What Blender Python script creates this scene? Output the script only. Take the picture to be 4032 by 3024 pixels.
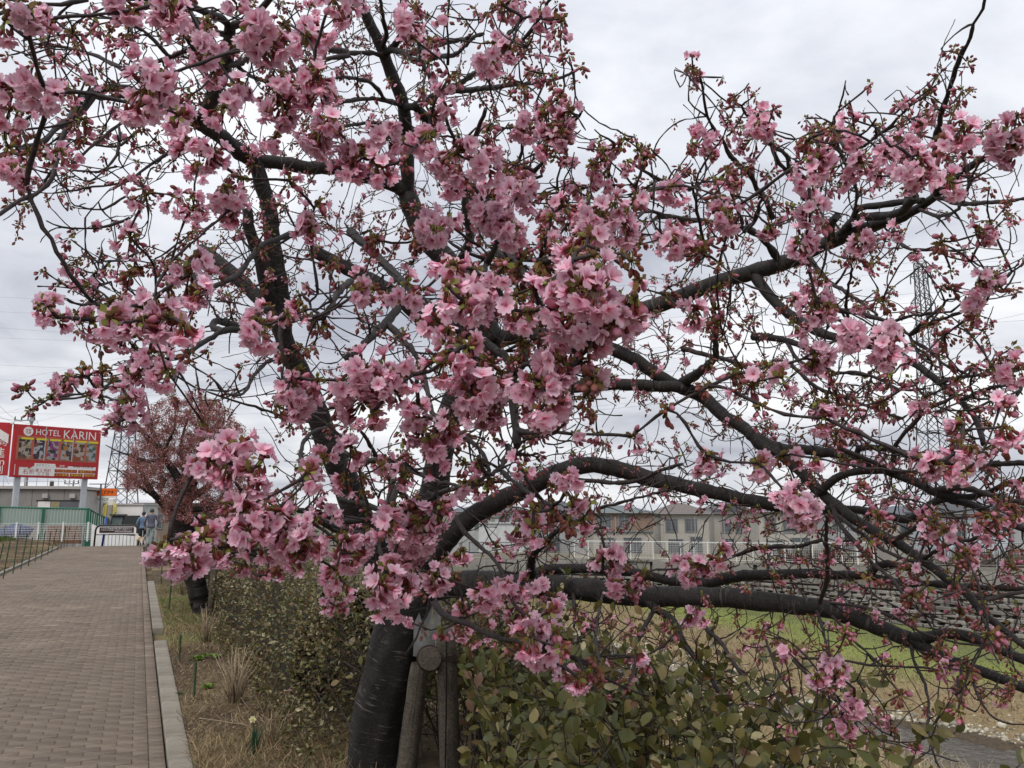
import bpy, bmesh, math, random
import numpy as np
from mathutils import Vector, Matrix

for o in list(bpy.data.objects):
    bpy.data.objects.remove(o, do_unlink=True)
SC = bpy.context.scene
COL = SC.collection
rng = np.random.default_rng(7)
random.seed(7)
R = math.radians

# ------------------------------------------------------------------ camera
FPX = 3226.0                       # focal length in photograph pixels (4032 wide)
PITCH = R(8.77)
EYE = np.array([0.0, 0.0, 1.65])
cam_d = bpy.data.cameras.new('camera')
cam = bpy.data.objects.new('camera', cam_d)
COL.objects.link(cam)
cam.location = EYE
cam.rotation_euler = (math.pi / 2 + PITCH, 0, 0)
cam_d.sensor_fit = 'HORIZONTAL'
cam_d.angle = 2 * math.atan(2016.0 / FPX)
cam_d.clip_start = 0.05
cam_d.clip_end = 6000
SC.camera = cam

# ------------------------------------------------------------------ sky, sun, exposure
SUN_EL, SUN_AZ = R(52), R(205)     # veiled sun, high and behind the camera's left shoulder
world = bpy.data.worlds.new('World')
SC.world = world
world.use_nodes = True
wn, wl = world.node_tree.nodes, world.node_tree.links
wn.clear()
w_out = wn.new('ShaderNodeOutputWorld')
w_bg = wn.new('ShaderNodeBackground')
w_bg.inputs['Strength'].default_value = 0.1
nis = wn.new('ShaderNodeTexSky')
nis.sky_type = 'NISHITA'
nis.sun_disc = False
nis.sun_elevation = SUN_EL
nis.sun_rotation = SUN_AZ
nis.dust_density = 4.0
tc = wn.new('ShaderNodeTexCoord')
sep = wn.new('ShaderNodeSeparateXYZ')
wl.new(tc.outputs['Generated'], sep.inputs[0])
def wmath(op, a, b=None, clamp=False):
    n = wn.new('ShaderNodeMath'); n.operation = op; n.use_clamp = clamp
    for i, x in enumerate((a, b)):
        if x is None: continue
        if isinstance(x, (int, float)): n.inputs[i].default_value = x
        else: wl.new(x, n.inputs[i])
    return n.outputs[0]
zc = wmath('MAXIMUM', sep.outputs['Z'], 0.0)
den = wmath('ADD', zc, 0.16)
cx = wmath('DIVIDE', sep.outputs['X'], den)
cy = wmath('DIVIDE', sep.outputs['Y'], den)
comb = wn.new('ShaderNodeCombineXYZ')
wl.new(cx, comb.inputs[0]); wl.new(cy, comb.inputs[1])
comb.inputs[2].default_value = 3.7
def wnoise(scale, detail, rough, dist=0.0):
    n = wn.new('ShaderNodeTexNoise')
    n.inputs['Scale'].default_value = scale
    n.inputs['Detail'].default_value = detail
    n.inputs['Roughness'].default_value = rough
    n.inputs['Distortion'].default_value = dist
    wl.new(comb.outputs[0], n.inputs['Vector'])
    return n.outputs['Fac']
n1 = wnoise(1.15, 9.0, 0.56, 0.35)
n2 = wnoise(0.42, 3.0, 0.5, 0.2)
cl = wmath('ADD', wmath('MULTIPLY', n1, 0.6), wmath('MULTIPLY', n2, 0.4))
ramp = wn.new('ShaderNodeValToRGB')
wl.new(cl, ramp.inputs[0])
e = ramp.color_ramp.elements
e[0].position = 0.385; e[0].color = (4.1, 4.3, 5.0, 1)
e[1].position = 0.61; e[1].color = (9.0, 9.1, 9.3, 1)
m1 = e.new(0.50); m1.color = (6.6, 6.8, 7.3, 1)
mix = wn.new('ShaderNodeMixRGB')
mix.inputs[0].default_value = 0.96
wl.new(nis.outputs[0], mix.inputs[1])
wl.new(ramp.outputs[0], mix.inputs[2])
vsc = wn.new('ShaderNodeVectorMath'); vsc.operation = 'SCALE'
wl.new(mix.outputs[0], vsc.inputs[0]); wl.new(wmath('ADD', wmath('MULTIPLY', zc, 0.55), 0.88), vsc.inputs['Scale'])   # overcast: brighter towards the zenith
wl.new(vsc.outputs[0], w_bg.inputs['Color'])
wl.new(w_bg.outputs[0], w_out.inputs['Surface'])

sun_d = bpy.data.lights.new('sun', 'SUN')
sun_d.energy = 1.5
sun_d.angle = R(25)
sun_d.color = (1.0, 0.96, 0.9)
sun = bpy.data.objects.new('sun', sun_d)
COL.objects.link(sun)
sdir = Vector((math.sin(SUN_AZ) * math.cos(SUN_EL), math.cos(SUN_AZ) * math.cos(SUN_EL), math.sin(SUN_EL)))
sun.rotation_euler = sdir.to_track_quat('Z', 'Y').to_euler()
sun.location = (0, 0, 30)
SC.view_settings.view_transform = 'Standard'
SC.view_settings.look = 'None'
SC.view_settings.exposure = 0.26
SC.view_settings.gamma = 1.0
SC.view_settings.use_curve_mapping = False
SC.cycles.use_denoising = True
SC.cycles.max_bounces = 6
SC.cycles.transparent_max_bounces = 8

# ------------------------------------------------------------------ picture geometry helpers
cp, sp = math.cos(PITCH), math.sin(PITCH)
def P(px, py, d):
    """photograph pixel at axis depth d metres -> world point"""
    xc = (px - 2016.0) / FPX; yc = (1512.0 - py) / FPX
    return np.array([xc * d, (cp - yc * sp) * d, EYE[2] + (sp + yc * cp) * d])
def GP(px, py, z=0.0):
    """photograph pixel on the level plane at height z"""
    xc = (px - 2016.0) / FPX; yc = (1512.0 - py) / FPX
    dz = sp + yc * cp
    d = (z - EYE[2]) / dz
    return P(px, py, d)
def proj(p):
    p = np.asarray(p, float) - EYE
    f = p[..., 1] * cp + p[..., 2] * sp
    u = -p[..., 1] * sp + p[..., 2] * cp
    return np.stack([2016 + FPX * p[..., 0] / f, 1512 - FPX * u / f, f], -1)
# path frame: u runs along the path away from the camera, v to the right of it
UA = np.array([-0.410, 0.912, 0.0]); VA = np.array([0.912, 0.410, 0.0])
def W(u, v, z=0.0):
    return UA * u + VA * v + np.array([0, 0, z])
def UVof(p):
    return float(np.dot(p, UA)), float(np.dot(p, VA))
PATH_ROT = math.atan2(VA[1], VA[0])

# ------------------------------------------------------------------ object helpers
def put(o, parent=None, **kw):
    COL.objects.link(o)
    if parent is not None: o.parent = parent
    for k, v in kw.items():
        if v is not None: o[k] = v
    return o
def thing(name, label, cat, loc=(0, 0, 0), rz=0.0, group=None):
    o = bpy.data.objects.new(name, None)
    o.empty_display_size = 0.1
    o.location = loc; o.rotation_euler = (0, 0, rz)
    return put(o, None, label=label, category=cat, group=group)

class MB:
    """collects vertices and faces for one mesh"""
    def __init__(s): s.V = []; s.F = []; s.C = []; s.B = []; s.n = 0
    def add(s, V, F, col=None, bark=None):
        V = np.asarray(V, float).reshape(-1, 3)
        s.V.append(V)
        if isinstance(F, np.ndarray): s.F.extend((F + s.n).tolist())
        else: s.F.extend([[int(i) + s.n for i in f] for f in F])
        if col is not None:
            c = np.asarray(col, float)
            if c.ndim == 1: c = np.tile(c[:3], (len(V), 1))
            s.C.append(c[:, :3])
        else: s.C.append(np.full((len(V), 3), 0.5))
        s.B.append(np.zeros((len(V), 3)) if bark is None else np.asarray(bark, float))
        s.n += len(V)
        return s
    def arrays(s):
        return np.concatenate(s.V), s.F, np.concatenate(s.C), np.concatenate(s.B)
    def box(s, c, size, rot=None, col=None, bev=0.0):
        hx, hy, hz = np.asarray(size, float) / 2
        if bev <= 0:
            V = np.array([[x, y, z] for x in (-hx, hx) for y in (-hy, hy) for z in (-hz, hz)])
            F = [(0, 1, 3, 2), (4, 6, 7, 5), (0, 4, 5, 1), (2, 3, 7, 6), (0, 2, 6, 4), (1, 5, 7, 3)]
        else:
            b = min(bev, hx * .9, hy * .9, hz * .9)
            V = []; idx = {}
            for i, x in enumerate((-1, 1)):
                for j, y in enumerate((-1, 1)):
                    for k, z in enumerate((-1, 1)):
                        idx[i, j, k] = len(V)
                        V += [[x * (hx - b), y * (hy - b), z * hz], [x * (hx - b), y * hy, z * (hz - b)], [x * hx, y * (hy - b), z * (hz - b)]]
            g = lambda i, j, k, a: idx[i, j, k] + a
            F = []
            for k in (0, 1): F.append([g(0, 0, k, 0), g(1, 0, k, 0), g(1, 1, k, 0), g(0, 1, k, 0)][::1 if k else -1])
            for j in (0, 1): F.append([g(0, j, 0, 1), g(1, j, 0, 1), g(1, j, 1, 1), g(0, j, 1, 1)][::-1 if j else 1])
            for i in (0, 1): F.append([g(i, 0, 0, 2), g(i, 1, 0, 2), g(i, 1, 1, 2), g(i, 0, 1, 2)][::1 if i else -1])
            for j in (0, 1):
                for k in (0, 1): F.append([g(0, j, k, 0), g(1, j, k, 0), g(1, j, k, 1), g(0, j, k, 1)][::1 if j != k else -1])
            for i in (0, 1):
                for k in (0, 1): F.append([g(i, 0, k, 0), g(i, 1, k, 0), g(i, 1, k, 2), g(i, 0, k, 2)][::-1 if i != k else 1])
            for i in (0, 1):
                for j in (0, 1): F.append([g(i, j, 0, 1), g(i, j, 1, 1), g(i, j, 1, 2), g(i, j, 0, 2)][::1 if i != j else -1])
            for i in (0, 1):
                for j in (0, 1):
                    for k in (0, 1): F.append([g(i, j, k, 0), g(i, j, k, 1), g(i, j, k, 2)][::1 if (i + j + k) % 2 else -1])
            V = np.array(V)
        if rot is not None: V = V @ np.asarray(rot, float).T
        return s.add(V + np.asarray(c, float), F, col)
    def tube(s, pts, rad, sides=8, col=None, caps=True):
        pts = np.asarray(pts, float); n = len(pts)
        rad = np.full(n, float(rad)) if np.ndim(rad) == 0 else np.asarray(rad, float)
        T = np.gradient(pts, axis=0); T /= np.maximum(np.linalg.norm(T, axis=1, keepdims=True), 1e-9)
        a = np.array([0, 0, 1.0]) if abs(T[0, 2]) < .9 else np.array([1.0, 0, 0])
        N = np.cross(T[0], a); N /= np.linalg.norm(N)
        th = np.linspace(0, 2 * math.pi, sides, endpoint=False)
        cs, sn = np.cos(th), np.sin(th)
        L = np.concatenate([[0], np.cumsum(np.linalg.norm(np.diff(pts, axis=0), axis=1))])
        V = np.empty((n, sides, 3)); B = np.empty((n, sides, 3))
        for i in range(n):
            N = N - T[i] * np.dot(N, T[i]); N /= max(np.linalg.norm(N), 1e-9)
            Bn = np.cross(T[i], N)
            V[i] = pts[i] + rad[i] * (cs[:, None] * N + sn[:, None] * Bn)
            B[i, :, 0] = cs * rad[i]; B[i, :, 1] = sn * rad[i]; B[i, :, 2] = L[i]
        i = np.arange(n - 1)[:, None] * sides; j = np.arange(sides)[None]
        k = (j + 1) % sides
        F = np.stack([i + j, i + k, i + sides + k, i + sides + j], -1).reshape(-1, 4).tolist()
        if caps:
            F.append(list(range(sides))[::-1]); F.append([(n - 1) * sides + q for q in range(sides)])
        return s.add(V.reshape(-1, 3), F, col, B.reshape(-1, 3))
    def bar(s, a, b, w, sides=4, col=None):
        return s.tube([a, b], w, sides, col)
    def lathe(s, c, prof, sides=16, col=None):
        V = []; n = len(prof)
        for r, z in prof:
            for q in range(sides):
                t = 2 * math.pi * q / sides
                V.append([c[0] + r * math.cos(t), c[1] + r * math.sin(t), c[2] + z])
        F = [[i * sides + q, i * sides + (q + 1) % sides, (i + 1) * sides + (q + 1) % sides, (i + 1) * sides + q] for i in range(n - 1) for q in range(sides)]
        F.append(list(range(sides))[::-1]); F.append([(n - 1) * sides + q for q in range(sides)])
        return s.add(V, F, col)
    def quad(s, a, b, c, d, col=None):
        return s.add([a, b, c, d], [(0, 1, 2, 3)], col)
    def prism(s, poly, axis_vec, col=None):
        """extrude a planar polygon along a vector"""
        p = np.asarray(poly, float); q = p + np.asarray(axis_vec, float); n = len(p)
        F = [list(range(n))[::-1], [n + i for i in range(n)]] + [[i, (i + 1) % n, n + (i + 1) % n, n + i] for i in range(n)]
        return s.add(np.vstack([p, q]), F, col)
    def mesh(s, name, mat=None, smooth=False):
        V, F, C, B = s.arrays()
        return mesh_from(name, V, F, mat, C, B, smooth)
    def build(s, name, mat, parent=None, smooth=False, **kw):
        return put(bpy.data.objects.new(name, s.mesh(name, mat, smooth)), parent, **kw)

def mesh_from(name, V, F, mat=None, C=None, B=None, smooth=False):
    me = bpy.data.meshes.new(name)
    if isinstance(F, np.ndarray):
        k = F.shape[1]
        me.vertices.add(len(V)); me.vertices.foreach_set('co', np.asarray(V, np.float32).ravel())
        me.loops.add(F.size); me.loops.foreach_set('vertex_index', F.astype(np.int32).ravel())
        me.polygons.add(len(F))
        me.polygons.foreach_set('loop_start', np.arange(0, F.size, k, dtype=np.int32))
        me.update(calc_edges=True)
    else:
        me.from_pydata(np.asarray(V).tolist(), [], F)
    if C is not None:
        at = me.attributes.new('Col', 'FLOAT_COLOR', 'POINT')
        c4 = np.ones((len(V), 4), np.float32); c4[:, :3] = C
        at.data.foreach_set('color', c4.ravel())
    if B is not None:
        at = me.attributes.new('bark', 'FLOAT_VECTOR', 'POINT')
        at.data.foreach_set('vector', np.asarray(B, np.float32).ravel())
    if smooth:
        lt = np.empty(len(me.polygons), np.int32); me.polygons.foreach_get('loop_total', lt); me.polygons.foreach_set('use_smooth', lt <= 4)
    if mat is not None: me.materials.append(mat)
    me.validate(clean_customdata=False) if not isinstance(F, np.ndarray) else None
    me.update()
    return me
def xf(V, loc, rz=0.0, s=1.0):
    c, n = math.cos(rz), math.sin(rz)
    M = np.array([[c, -n, 0], [n, c, 0], [0, 0, 1]])
    return (np.asarray(V) * s) @ M.T + np.asarray(loc)
def euler_m(x, y, z):
    return np.array(Matrix.Rotation(z, 3, 'Z') @ Matrix.Rotation(y, 3, 'Y') @ Matrix.Rotation(x, 3, 'X'))
def setrel(o, root):
    """geometry was built in world space; keep it there under a root that has its own location"""
    o.matrix_parent_inverse = Matrix.Translation(root.location).inverted() if root.rotation_euler.z == 0 else (Matrix.Translation(root.location) @ Matrix.Rotation(root.rotation_euler.z, 4, 'Z')).inverted()
    return o

# ------------------------------------------------------------------ materials
def new_mat(name):
    m = bpy.data.materials.new(name); m.use_nodes = True
    nt = m.node_tree; nt.nodes.clear()
    out = nt.nodes.new('ShaderNodeOutputMaterial')
    b = nt.nodes.new('ShaderNodeBsdfPrincipled')
    nt.links.new(b.outputs[0], out.inputs['Surface'])
    return m, nt, b, out
def nnode(nt, kind, **kw):
    n = nt.nodes.new(kind)
    for k, v in kw.items():
        if k in n.inputs: n.inputs[k].default_value = v
        else: setattr(n, k, v)
    return n
def lin(r, g, b):
    f = lambda c: (c / 255 / 12.92) if c / 255 <= 0.04045 else ((c / 255 + 0.055) / 1.055) ** 2.4
    return (f(r), f(g), f(b), 1)
def pmat(name, col, rough=0.7, var=0.25, scale=6.0, bump=0.0, bscale=None, metal=0.0, attr=False, detail=5.0, coords='Object', stretch=None, col2=None, spec=0.4, alpha=1.0, rand=0.0):
    """procedural surface: base colour broken up by two noises, optional relief"""
    m, nt, b, out = new_mat(name)
    L = nt.links
    tcn = nnode(nt, 'ShaderNodeTexCoord')
    vec = tcn.outputs[coords]
    if stretch:
        mp = nnode(nt, 'ShaderNodeMapping'); mp.inputs['Scale'].default_value = stretch
        L.new(vec, mp.inputs[0]); vec = mp.outputs[0]
    nz = nnode(nt, 'ShaderNodeTexNoise', Scale=scale, Detail=detail, Roughness=0.6)
    L.new(vec, nz.inputs['Vector'])
    rp = nnode(nt, 'ShaderNodeMapRange'); rp.inputs[1].default_value = 0.25; rp.inputs[2].default_value = 0.75
    rp.inputs[3].default_value = 1 - var; rp.inputs[4].default_value = 1 + var
    L.new(nz.outputs['Fac'], rp.inputs[0])
    if attr:
        a = nnode(nt, 'ShaderNodeAttribute', attribute_name='Col'); src = a.outputs['Color']
    else:
        c = nnode(nt, 'ShaderNodeRGB'); c.outputs[0].default_value = (*col[:3], 1); src = c.outputs[0]
    if col2 is not None:
        nz2 = nnode(nt, 'ShaderNodeTexNoise', Scale=scale * 0.37, Detail=4.0, Roughness=0.65)
        L.new(vec, nz2.inputs['Vector'])
        r2 = nnode(nt, 'ShaderNodeMapRange'); r2.inputs[1].default_value = 0.42; r2.inputs[2].default_value = 0.62
        L.new(nz2.outputs['Fac'], r2.inputs[0])
        mx = nnode(nt, 'ShaderNodeMixRGB'); mx.inputs[2].default_value = (*col2[:3], 1)
        L.new(r2.outputs[0], mx.inputs[0]); L.new(src, mx.inputs[1]); src = mx.outputs[0]
    vm = nnode(nt, 'ShaderNodeVectorMath', operation='SCALE')
    L.new(src, vm.inputs[0]); L.new(rp.outputs[0], vm.inputs['Scale'])
    fin = vm.outputs[0]
    if rand:
        oi = nnode(nt, 'ShaderNodeObjectInfo')
        r3 = nnode(nt, 'ShaderNodeMapRange'); r3.inputs[3].default_value = 1 - rand; r3.inputs[4].default_value = 1 + rand
        L.new(oi.outputs['Random'], r3.inputs[0])
        v3 = nnode(nt, 'ShaderNodeVectorMath', operation='SCALE')
        L.new(fin, v3.inputs[0]); L.new(r3.outputs[0], v3.inputs['Scale']); fin = v3.outputs[0]
    L.new(fin, b.inputs['Base Color'])
    b.inputs['Roughness'].default_value = rough
    b.inputs['Metallic'].default_value = metal
    b.inputs['Specular IOR Level'].default_value = spec
    b.inputs['Alpha'].default_value = alpha
    if bump:
        nb = nnode(nt, 'ShaderNodeTexNoise', Scale=bscale or scale * 4, Detail=6.0, Roughness=0.65)
        L.new(vec, nb.inputs['Vector'])
        bp = nnode(nt, 'ShaderNodeBump', Strength=bump, Distance=0.02)
        L.new(nb.outputs['Fac'], bp.inputs['Height']); L.new(bp.outputs[0], b.inputs['Normal'])
    return m
def leafmat(name, trans=0.35, rough=0.5, var=0.15, scale=40.0, spec=0.3, rand=0.0):
    """thin translucent sheet coloured by the mesh's own colour attribute"""
    m, nt, b, out = new_mat(name); L = nt.links
    a = nnode(nt, 'ShaderNodeAttribute', attribute_name='Col')
    tcn = nnode(nt, 'ShaderNodeTexCoord')
    nz = nnode(nt, 'ShaderNodeTexNoise', Scale=scale, Detail=3.0)
    L.new(tcn.outputs['Object'], nz.inputs['Vector'])
    rp = nnode(nt, 'ShaderNodeMapRange'); rp.inputs[1].default_value = .3; rp.inputs[2].default_value = .7
    rp.inputs[3].default_value = 1 - var; rp.inputs[4].default_value = 1 + var
    L.new(nz.outputs['Fac'], rp.inputs[0])
    vm = nnode(nt, 'ShaderNodeVectorMath', operation='SCALE')
    L.new(a.outputs['Color'], vm.inputs[0]); L.new(rp.outputs[0], vm.inputs['Scale'])
    fin = vm.outputs[0]
    if rand:
        oi = nnode(nt, 'ShaderNodeObjectInfo')
        hs = nnode(nt, 'ShaderNodeHueSaturation')
        r3 = nnode(nt, 'ShaderNodeMapRange'); r3.inputs[3].default_value = 1 - rand; r3.inputs[4].default_value = 1 + rand
        L.new(oi.outputs['Random'], r3.inputs[0]); L.new(r3.outputs[0], hs.inputs['Value'])
        L.new(fin, hs.inputs['Color']); fin = hs.outputs[0]
    L.new(fin, b.inputs['Base Color'])
    b.inputs['Roughness'].default_value = rough
    b.inputs['Specular IOR Level'].default_value = spec
    t = nnode(nt, 'ShaderNodeBsdfTranslucent'); L.new(fin, t.inputs['Color'])
    ms = nnode(nt, 'ShaderNodeMixShader'); ms.inputs[0].default_value = trans
    L.new(b.outputs[0], ms.inputs[1]); L.new(t.outputs[0], ms.inputs[2]); L.new(ms.outputs[0], out.inputs['Surface'])
    return m
def barkmat(name, dark, light, ring=55.0, bump=0.7, lines=1.0, around=7.0):
    """cherry bark: rough dark skin broken by thin pale lenticel lines that run round the limb"""
    m, nt, b, out = new_mat(name); L = nt.links
    a = nnode(nt, 'ShaderNodeAttribute', attribute_name='bark')
    def noise(sc, scale, detail, rough):
        mp = nnode(nt, 'ShaderNodeMapping'); mp.inputs['Scale'].default_value = sc; L.new(a.outputs['Vector'], mp.inputs[0])
        n = nnode(nt, 'ShaderNodeTexNoise', Scale=scale, Detail=detail, Roughness=rough); L.new(mp.outputs[0], n.inputs['Vector']); return n.outputs['Fac']
    def mr(x, lo, hi, o0=0.0, o1=1.0):
        r = nnode(nt, 'ShaderNodeMapRange'); r.inputs[1].default_value = lo; r.inputs[2].default_value = hi; r.inputs[3].default_value = o0; r.inputs[4].default_value = o1; L.new(x, r.inputs[0]); return r.outputs[0]
    def mth(op, x, y):
        n = nnode(nt, 'ShaderNodeMath', operation=op)
        for i, q in enumerate((x, y)):
            if isinstance(q, (int, float)): n.inputs[i].default_value = q
            else: L.new(q, n.inputs[i])
        return n.outputs[0]
    ln_ = mr(noise((around, around, ring), 1.0, 2.5, .55), .56, .66)
    mask = mr(noise((14, 14, 9), 1.0, 3.0, .6), .40, .58)
    fine = noise((60, 60, 90), 1.0, 8.0, .72)
    broad = noise((10, 10, 5), 1.0, 4.0, .6)
    lm = mth('MULTIPLY', mth('MULTIPLY', ln_, mask), lines)
    tone = mth('MULTIPLY', mr(fine, .3, .72, .35, 2.1), mr(broad, .3, .7, .65, 1.5))
    vm = nnode(nt, 'ShaderNodeVectorMath', operation='SCALE'); vm.inputs[0].default_value = dark; L.new(tone, vm.inputs['Scale'])
    mx = nnode(nt, 'ShaderNodeMixRGB'); mx.inputs[2].default_value = (*light, 1); L.new(mth('MULTIPLY', lm, .75), mx.inputs[0]); L.new(vm.outputs[0], mx.inputs[1])
    L.new(mx.outputs[0], b.inputs['Base Color'])
    b.inputs['Roughness'].default_value = 0.7
    b.inputs['Specular IOR Level'].default_value = 0.35
    h = mth('ADD', mth('MULTIPLY', fine, .9), mth('MULTIPLY', lm, .35))
    bp = nnode(nt, 'ShaderNodeBump', Strength=bump, Distance=0.008)
    L.new(h, bp.inputs['Height']); L.new(bp.outputs[0], b.inputs['Normal'])
    return m

def text_mesh(body, size, mat, depth=0.004, align='CENTER'):
    """flat lettering as a mesh in the XZ plane, facing -Y"""
    cu = bpy.data.curves.new('txt', 'FONT'); cu.body = body; cu.size = size
    cu.align_x = align; cu.align_y = 'CENTER'; cu.extrude = depth; cu.resolution_u = 2
    ob = bpy.data.objects.new('txt', cu); COL.objects.link(ob)
    dg = bpy.context.evaluated_depsgraph_get()
    me = bpy.data.meshes.new_from_object(ob.evaluated_get(dg))
    COL.objects.unlink(ob); bpy.data.objects.remove(ob); bpy.data.curves.remove(cu)
    me.transform(Matrix.Rotation(math.pi / 2, 4, 'X'))
    me.materials.clear(); me.materials.append(mat)
    return me
def fit_text(body, w, h, mat, depth=0.006):
    me = text_mesh(body, 1.0, mat, 0.0)
    if len(me.vertices) == 0: return me
    co = np.empty(len(me.vertices) * 3, np.float32); me.vertices.foreach_get('co', co); co = co.reshape(-1, 3)
    lo, hi = co.min(0), co.max(0)
    co = (co - (lo + hi) / 2) * np.array([w / max(hi[0] - lo[0], 1e-6), 1, h / max(hi[2] - lo[2], 1e-6)], np.float32)
    me.vertices.foreach_set('co', co.ravel()); me.update()
    return me
# ================================================================== THE SETTING
def smooth(a, b, x):
    t = np.clip((np.asarray(x, float) - a) / (b - a), 0, 1); return t * t * (3 - 2 * t)
def noise2(x, y, s=1.0, seed=0):
    """cheap smooth value noise"""
    x = np.asarray(x, float) * s; y = np.asarray(y, float) * s
    def h(i, j): 
        q = np.sin(i * 127.1 + j * 311.7 + seed * 74.7) * 43758.5453
        return q - np.floor(q)
    i, j = np.floor(x), np.floor(y); fx, fy = x - i, y - j
    fx = fx * fx * (3 - 2 * fx); fy = fy * fy * (3 - 2 * fy)
    return (h(i, j) * (1 - fx) + h(i + 1, j) * fx) * (1 - fy) + (h(i, j + 1) * (1 - fx) + h(i + 1, j + 1) * fx) * fy
def river_c(u): return 21.4 - 1.8 * smooth(18, 26, u) + 1.3 * smooth(27, 38, u)
def river_h(u): return 2.5 - 1.3 * smooth(17, 26, u)
Z_WATER, Z_FLAT = -5.2, -4.6
def ground_z(u, v):
    u = np.asarray(u, float); v = np.asarray(v, float)
    vc, hw = river_c(u), river_h(u)
    z = np.zeros(np.broadcast(u, v).shape)
    inpath = (v > -3.32) & (v < 0.42)
    z = np.where(inpath, -0.07, 0.025 + 0.05 * (noise2(u, v, 1.7) - .5))
    z = np.where(v < -3.32, z + 0.22 * smooth(-3.4, -7, v) , z)
    e0, e1 = 2.7, vc - hw - 0.4
    t = np.clip((v - e0) / (e1 - e0), 0, 1)
    bank = 0.03 - 5.05 * (t ** 0.9) + 0.22 * (noise2(u, v, .6, 3) - .5) * (t > 0.02)
    z = np.where(v > e0, bank, z)
    r = v - vc
    bed = -5.02 - 0.55 * (1 - smooth(hw * .3, hw + .5, np.abs(r)))
    z = np.where(v > e1, bed, z)
    far = -5.1 + 0.5 * smooth(hw + .2, hw + 4.5, r) + 0.16 * (noise2(u, v, .8, 5) - .5)
    z = np.where(r > hw * .8, far, z)
    st = np.where(v > -3.6, 43.6, 50.0)
    drop = -1.3 * smooth(0, 7, u - st)
    z = np.where(v < 3.0, z + drop, z)
    return z
us = np.concatenate([[-2500, -800, -300, -120, -50, -25], np.arange(-12, 62, .4), np.arange(62, 100, 2.0), [110, 140, 200, 320, 520, 900, 2500]])
vs = np.unique(np.concatenate([[-2500, -900, -400, -200, -110, -70, -45, -30, -20, -14], np.arange(-10, -3.4, .5), [-3.4, -3.325, -3.315, 0.415, 0.425], np.arange(-3, .4, .6), np.arange(.5, 3.2, .2), np.arange(3.4, 42, .4), [44, 48, 55, 70, 100, 160, 300, 600, 1200, 2500]]))
Ug, Vg = np.meshgrid(us, vs, indexing='ij')
Zg = ground_z(Ug, Vg)
Xw = UA[0] * Ug + VA[0] * Vg; Yw = UA[1] * Ug + VA[1] * Vg
GV = np.stack([Xw, Yw, Zg], -1).reshape(-1, 3)
nu, nv = len(us), len(vs)
ii = (np.arange(nu - 1)[:, None] * nv + np.arange(nv - 1)[None]).ravel()
GF = np.stack([ii, ii + nv, ii + nv + 1, ii + 1], -1)
def ground_col(u, v):
    vc, hw = river_c(u), river_h(u)
    r = v - vc
    n = noise2(u, v, .35, 9); n2 = noise2(u, v, 1.3, 2)
    def mixc(a, b, t): return np.asarray(a) * (1 - t[..., None]) + np.asarray(b) * t[..., None]
    straw = np.array([0.27, 0.205, 0.115]); soil = np.array([0.085, 0.062, 0.042]); green = np.array([0.15, 0.16, 0.062]); olive = np.array([0.2, 0.19, 0.075])
    o = np.ones_like(u)
    c = mixc(straw * .7, soil, smooth(.25, .6, n2))                                   # verges
    c = np.where(((v > .4) & (v < 1.0) & (u > 11.5) & (u < 18))[..., None], mixc(green, straw * .7, smooth(.4, .8, n2)), c)
    bank = mixc(straw, olive, smooth(.35, .75, n))
    c = np.where((v > 2.7)[..., None], bank, c)
    c = np.where((np.abs(r) < hw + .3)[..., None], np.array([0.085, 0.066, 0.045]), c)
    dry = mixc(straw, straw * .75, n2)
    g = smooth(hw + 4.0, hw + 10.0, r + 3.5 * (n - .5))
    farc = mixc(dry, np.array([0.19, 0.215, 0.06]), g)
    farc = farc * (1 - smooth(hw + 9, hw + 14, r)[..., None]) + green * smooth(hw + 9, hw + 14, r)[..., None]
    c = np.where((r > hw + .3)[..., None], farc, c)
    c = np.where((v > 42)[..., None] | (u > 66)[..., None], np.array([0.13, 0.13, 0.09]), c)
    return c
ground_m = pmat('ground_cover', (0, 0, 0), rough=0.95, var=0.45, scale=9.0, bump=0.8, bscale=30.0, attr=True, spec=0.1, detail=8.0)
gme = mesh_from('ground', GV, GF, ground_m, ground_col(Ug.ravel(), Vg.ravel()), None, True)
ground = put(bpy.data.objects.new('ground', gme), None, kind='structure')

# ---- path bed, bricks, kerbs
mortar_m = pmat('path_joint_sand', (0.075, 0.062, 0.05), rough=0.95, var=0.4, scale=40, spec=0.1)
PL, PR = -3.17, 0.262
def path_z(u): return -1.3 * smooth(0, 7, np.asarray(u, float) - 43.6)
mb = MB()
uu = np.concatenate([np.arange(-12, 43, 2.5), np.arange(43, 53, 1.0)])
V = []; F = []
for k, u in enumerate(uu):
    z = float(path_z(u)) - 0.006
    V += [W(u, PL, z), W(u, PR, z)]
    if k: F.append((2 * k - 2, 2 * k - 1, 2 * k + 1, 2 * k))
mb.add(V, F)
path = mb.build('path', mortar_m, None, kind='structure')
brick_m = pmat('path_brick', (0, 0, 0), rough=0.85, var=0.3, scale=14, bump=0.35, bscale=160, attr=True, spec=0.25, rand=0.14)
BL, BW, J = 0.2, 0.1, 0.0035
def brick_template(l, w, h=0.05, b=0.0025):
    hx, hy = l / 2, w / 2
    V = [[-hx, -hy, -h], [hx, -hy, -h], [hx, hy, -h], [-hx, hy, -h],
         [-hx, -hy, -b], [hx, -hy, -b], [hx, hy, -b], [-hx, hy, -b],
         [-hx + b, -hy + b, 0], [hx - b, -hy + b, 0], [hx - b, hy - b, 0], [-hx + b, hy - b, 0]]
    F = [[8, 9, 10, 11]] + [[4 + i, 4 + (i + 1) % 4, 8 + (i + 1) % 4, 8 + i] for i in range(4)] + [[i, (i + 1) % 4, 4 + (i + 1) % 4, 4 + i] for i in range(4)]
    return np.array(V), np.array(F)
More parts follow.
